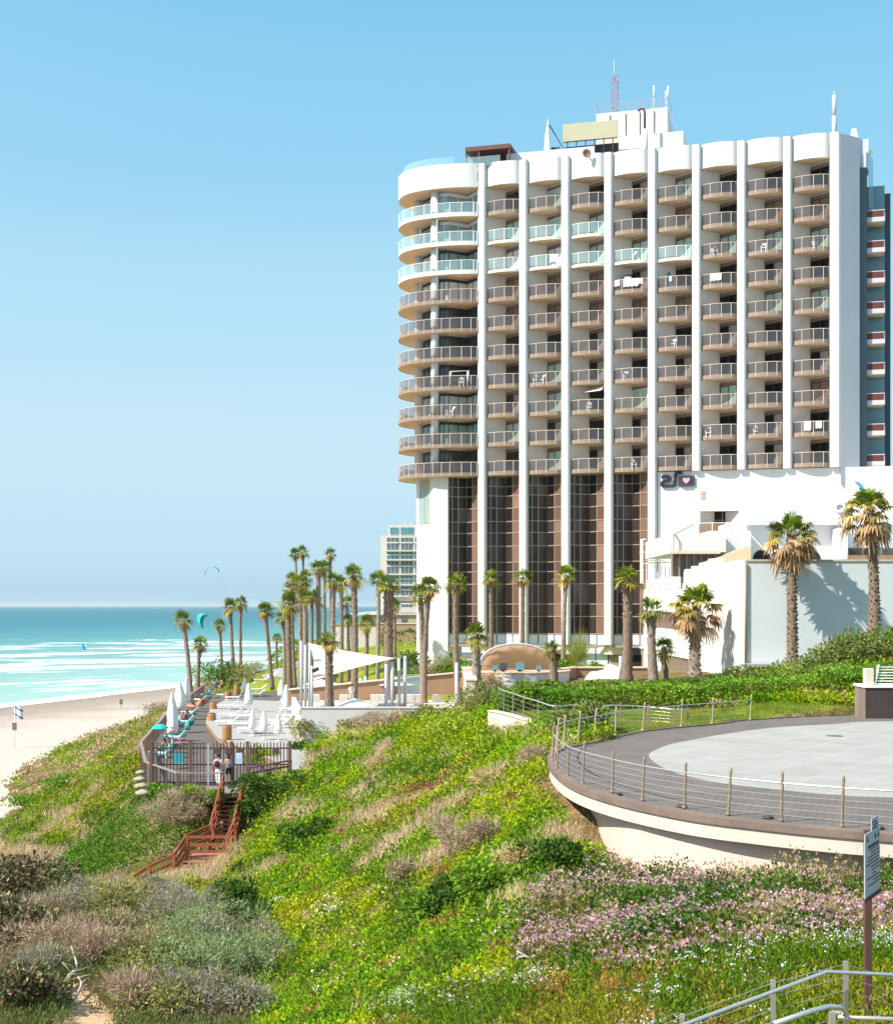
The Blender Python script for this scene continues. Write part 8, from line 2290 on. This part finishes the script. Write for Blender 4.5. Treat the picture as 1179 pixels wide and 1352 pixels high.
for k, r, x, y, a, lab in [(1, 6, 1.7, -.3, 20, 'white chair on the second bay from the sea, seventh balcony down'), (1, 6, 2.5, -.4, -30, 'second white chair beside another on the second bay from the sea'), (2, 7, 2.9, -.4, 10, 'white chair on the third bay under the white awning'), (3, 2, 3.0, -.4, -40, 'white chair behind clear glass on the fourth bay from the sea'),
    (5, 2, 2.2, -.5, 30, 'pale chair on the sixth bay from the sea, third balcony down'), (6, 2, 2.6, -.4, -10, 'pale chair on the seventh bay from the sea, third balcony down'), (7, 2, 3.0, -.5, 40, 'pale chair on the last bay, third balcony down'), (5, 8, 1.6, -.3, 0, 'white chair on the sixth bay, second balcony up from the bottom'),
    (6, 8, 1.8, -.3, 15, 'white chair on the seventh bay, second balcony up from the bottom'), (3, 9, 3.0, -.5, 25, 'white chair on the fourth bay, lowest balcony'), (4, 5, 2.6, -.4, -25, 'white chair on the fifth bay, sixth balcony down'), (3, 6, 2.2, -.3, 5, 'white chair on the fourth bay, seventh balcony down')]:
    p = bal(k, r, x, y); rz = HA + R(a)
    if not used_: used_ = True; o = CH; o.location = p; o.rotation_euler = (0, 0, rz); o['label'] = lab
    else: o = dup(CH, p, rz, lab)
    o['group'] = 'chairs on the hotel balconies'
for x, y, a, lab in [(-1.6, -1.0, 10, 'white chair under the swing frame on the corner balcony'), (-2.6, -1.0, -30, 'white chair on the corner balcony, three rows above the plinth')]:
    p = HP(x, y, FLOOR0 + FH * (3 if a > 0 else 2) + .2); dup(CH, p, HA + R(a), lab)['group'] = 'chairs on the hotel balconies'
mat('linen_lilac', (.62, .52, .58), .9); mat('linen_pink', (.75, .38, .40), .9)
def washing(k, r, x0, x1, m, lab, drop=.8):
    """cloth over the handrail, following the bow of the balcony"""
    L = [p for p in BOWS if x0 <= p[0] <= x1]; t = thing('hanging_cloth', lab, 'laundry', HP(k * BAY, 0, FLOOR0 + FH * (NF - 1 - r)), HA)
    mb = MB(); vs = []
    for i, (x, y) in enumerate(L):
        d = drop * (1 - .1 * (i % 2)); vs += [(x, y + .12, 1.38 - d * .5), (x, y + .09, 1.39), (x, y - .09, 1.39), (x, y - .1 - .03 * (i % 3), 1.38 - d)]
    mb.add(vs, [(4 * i + j, 4 * i + 4 + j, 4 * i + 5 + j, 4 * i + 1 + j) for i in range(len(L) - 1) for j in range(3)], 0, None, True); mb.build('cloth', MATS[m], t)
washing(3, 3, 1.9, 3.5, 'linen_lilac', 'lilac sheet hung over the railing of the fourth bay, fourth balcony down'); washing(3, 3, 3.5, 4.0, 'linen_pink', 'red pink towel hung beside the lilac sheet', .6); washing(3, 3, 1.0, 1.7, 'cloth_white', 'white cloth hung at the seaward end of the lilac sheet', .6)
washing(1, 2, 3.3, 4.2, 'cloth_white', 'white towel on the clear railing of the second bay'); washing(7, 8, 1.9, 2.9, 'linen_lilac', 'pale bedding over the railing of the last bay, ninth balcony down', .9); washing(7, 8, 3.0, 3.8, 'cloth_white', 'white bundled bedding next to the pale bedding on the last bay', .7)
washing(5, 3, 1.7, 3.0, 'cloth_white', 'white sheet on the sixth bay, fourth balcony down', .7); washing(4, 3, 2.0, 2.6, 'cloth_white', 'small white towel on the fifth bay, next to the surfboard', .5)
p = bal(4, 3, 2.0, .9); t = thing('surfboard', 'blue surfboard leaning on the recess wall of the fifth bay', 'surfboard', p, HA + R(-45))
mb = MB(); pts = [(0, 0), (.18, .15), (.26, .7), (.25, 1.3), (.15, 1.85), (0, 2.1), (-.15, 1.85), (-.25, 1.3), (-.26, .7), (-.18, .15)]
n = len(pts); mb.add([(x, -.04, z) for x, z in pts] + [(x, .04, z) for x, z in pts], [list(range(n)), [i + n for i in range(n)][::-1]] + [(i, i + n, (i + 1) % n + n, (i + 1) % n) for i in range(n)]); mb.build('board', MATS['sign_blue'], t)
mb = MB(); mb.add([(0, -.04, .12), (0, -.22, .1), (0, -.18, .22), (0.02, -.04, .34)], [(0, 1, 2, 3)]); mb.build('fin', MATS['sign_black'], t)
t = thing('garden_swing', 'garden swing with draped white covers on the corner balcony', 'swing', HP(-1.9, -.75, FLOOR0 + FH * 3 + .2), HA)
for sx in (-.95, .95): mb = MB(); mb.tube([(sx, -.55, 0), (sx, 0, 1.7), (sx, .55, 0)], .035, 6); mb.build('leg_frame', MATS['cream_plaster'], t)
mb = MB(); mb.tube([(-1, 0, 1.7), (1, 0, 1.7)], .04, 6); mb.build('top_bar', MATS['cream_plaster'], t)
mb = MB(); mb.box((0, 0, .5), (1.5, .55, .08)); mb.box((0, .28, .8), (1.5, .08, .55)); mb.build('seat', MATS['dark_metal'], t)
for sx in (-.95, .95):
    mb = MB(); mb.add([(sx - .1, -.3, 1.0), (sx + .12, -.2, .5), (sx + .1, .1, 1.75), (sx - .12, 0, 1.72)], [(0, 1, 2, 3)]); mb.build('drape', MATS['cloth_white'], t)
t = thing('balcony_awning', 'white awning let down over the third bay from the sea', 'awning', HP(2 * BAY, 0, FLOOR0 + FH * 2), HA)
mb = MB(); mb.add([(2.6, 1.5, 2.95), (4.35, .1, 2.95), (4.2, -.75, 2.35), (2.3, .1, 2.35), (2.6, 1.5, 2.9), (4.35, .1, 2.9), (4.2, -.75, 2.28), (2.3, .1, 2.28)], [(0, 1, 2, 3), (7, 6, 5, 4), (0, 4, 5, 1), (1, 5, 6, 2), (2, 6, 7, 3), (3, 7, 4, 0)]); mb.build('cloth', MATS['canvas'], t)
mb = MB(); mb.tube([(4.2, -.75, 2.3), (2.3, .1, 2.3)], .04, 6); mb.build('front_bar', MATS['white_paint'], t)
t = thing('water_heater', 'dark box unit standing in the recess of the fourth bay, above the lilac sheet', 'unit', bal(3, 3, 2.3, .6), HA)
mb = MB(); mb.bx(-.5, .5, -.2, .2, .9, 1.9); mb.build('case', MATS['sign_black'], t); mb = MB(); mb.bx(-.35, .35, -.23, -.2, 1.1, 1.7); mb.build('front_panel', MATS['spandrel'], t)
for x in (-.4, .4): mb = MB(); mb.bx(x - .05, x + .05, -.15, .15, 0, .9); mb.build('leg', MATS['dark_metal'], t)
# ------------------------------------------------------------------ sea haze: one closed box of thin even air
def haze():
    m = bpy.data.materials.new('sea_haze'); m.use_nodes = True; nt = m.node_tree
    nt.nodes.remove(nt.nodes['Principled BSDF'])
    v = nt.nodes.new('ShaderNodeVolumePrincipled'); v.inputs['Color'].default_value = (.86, .93, .97, 1); v.inputs['Density'].default_value = 2.8e-5; v.inputs['Anisotropy'].default_value = .2
    link(nt, v.outputs[0], nt.nodes['Material Output'].inputs['Volume'])
    mb = MB(); mb.bx(-40600, 9600, -60, 60600, -26, 75)
    o = mb.build('haze', m); tag(o, 'thin pale sea haze in the air over the coast', 'haze', kind='stuff')
haze()
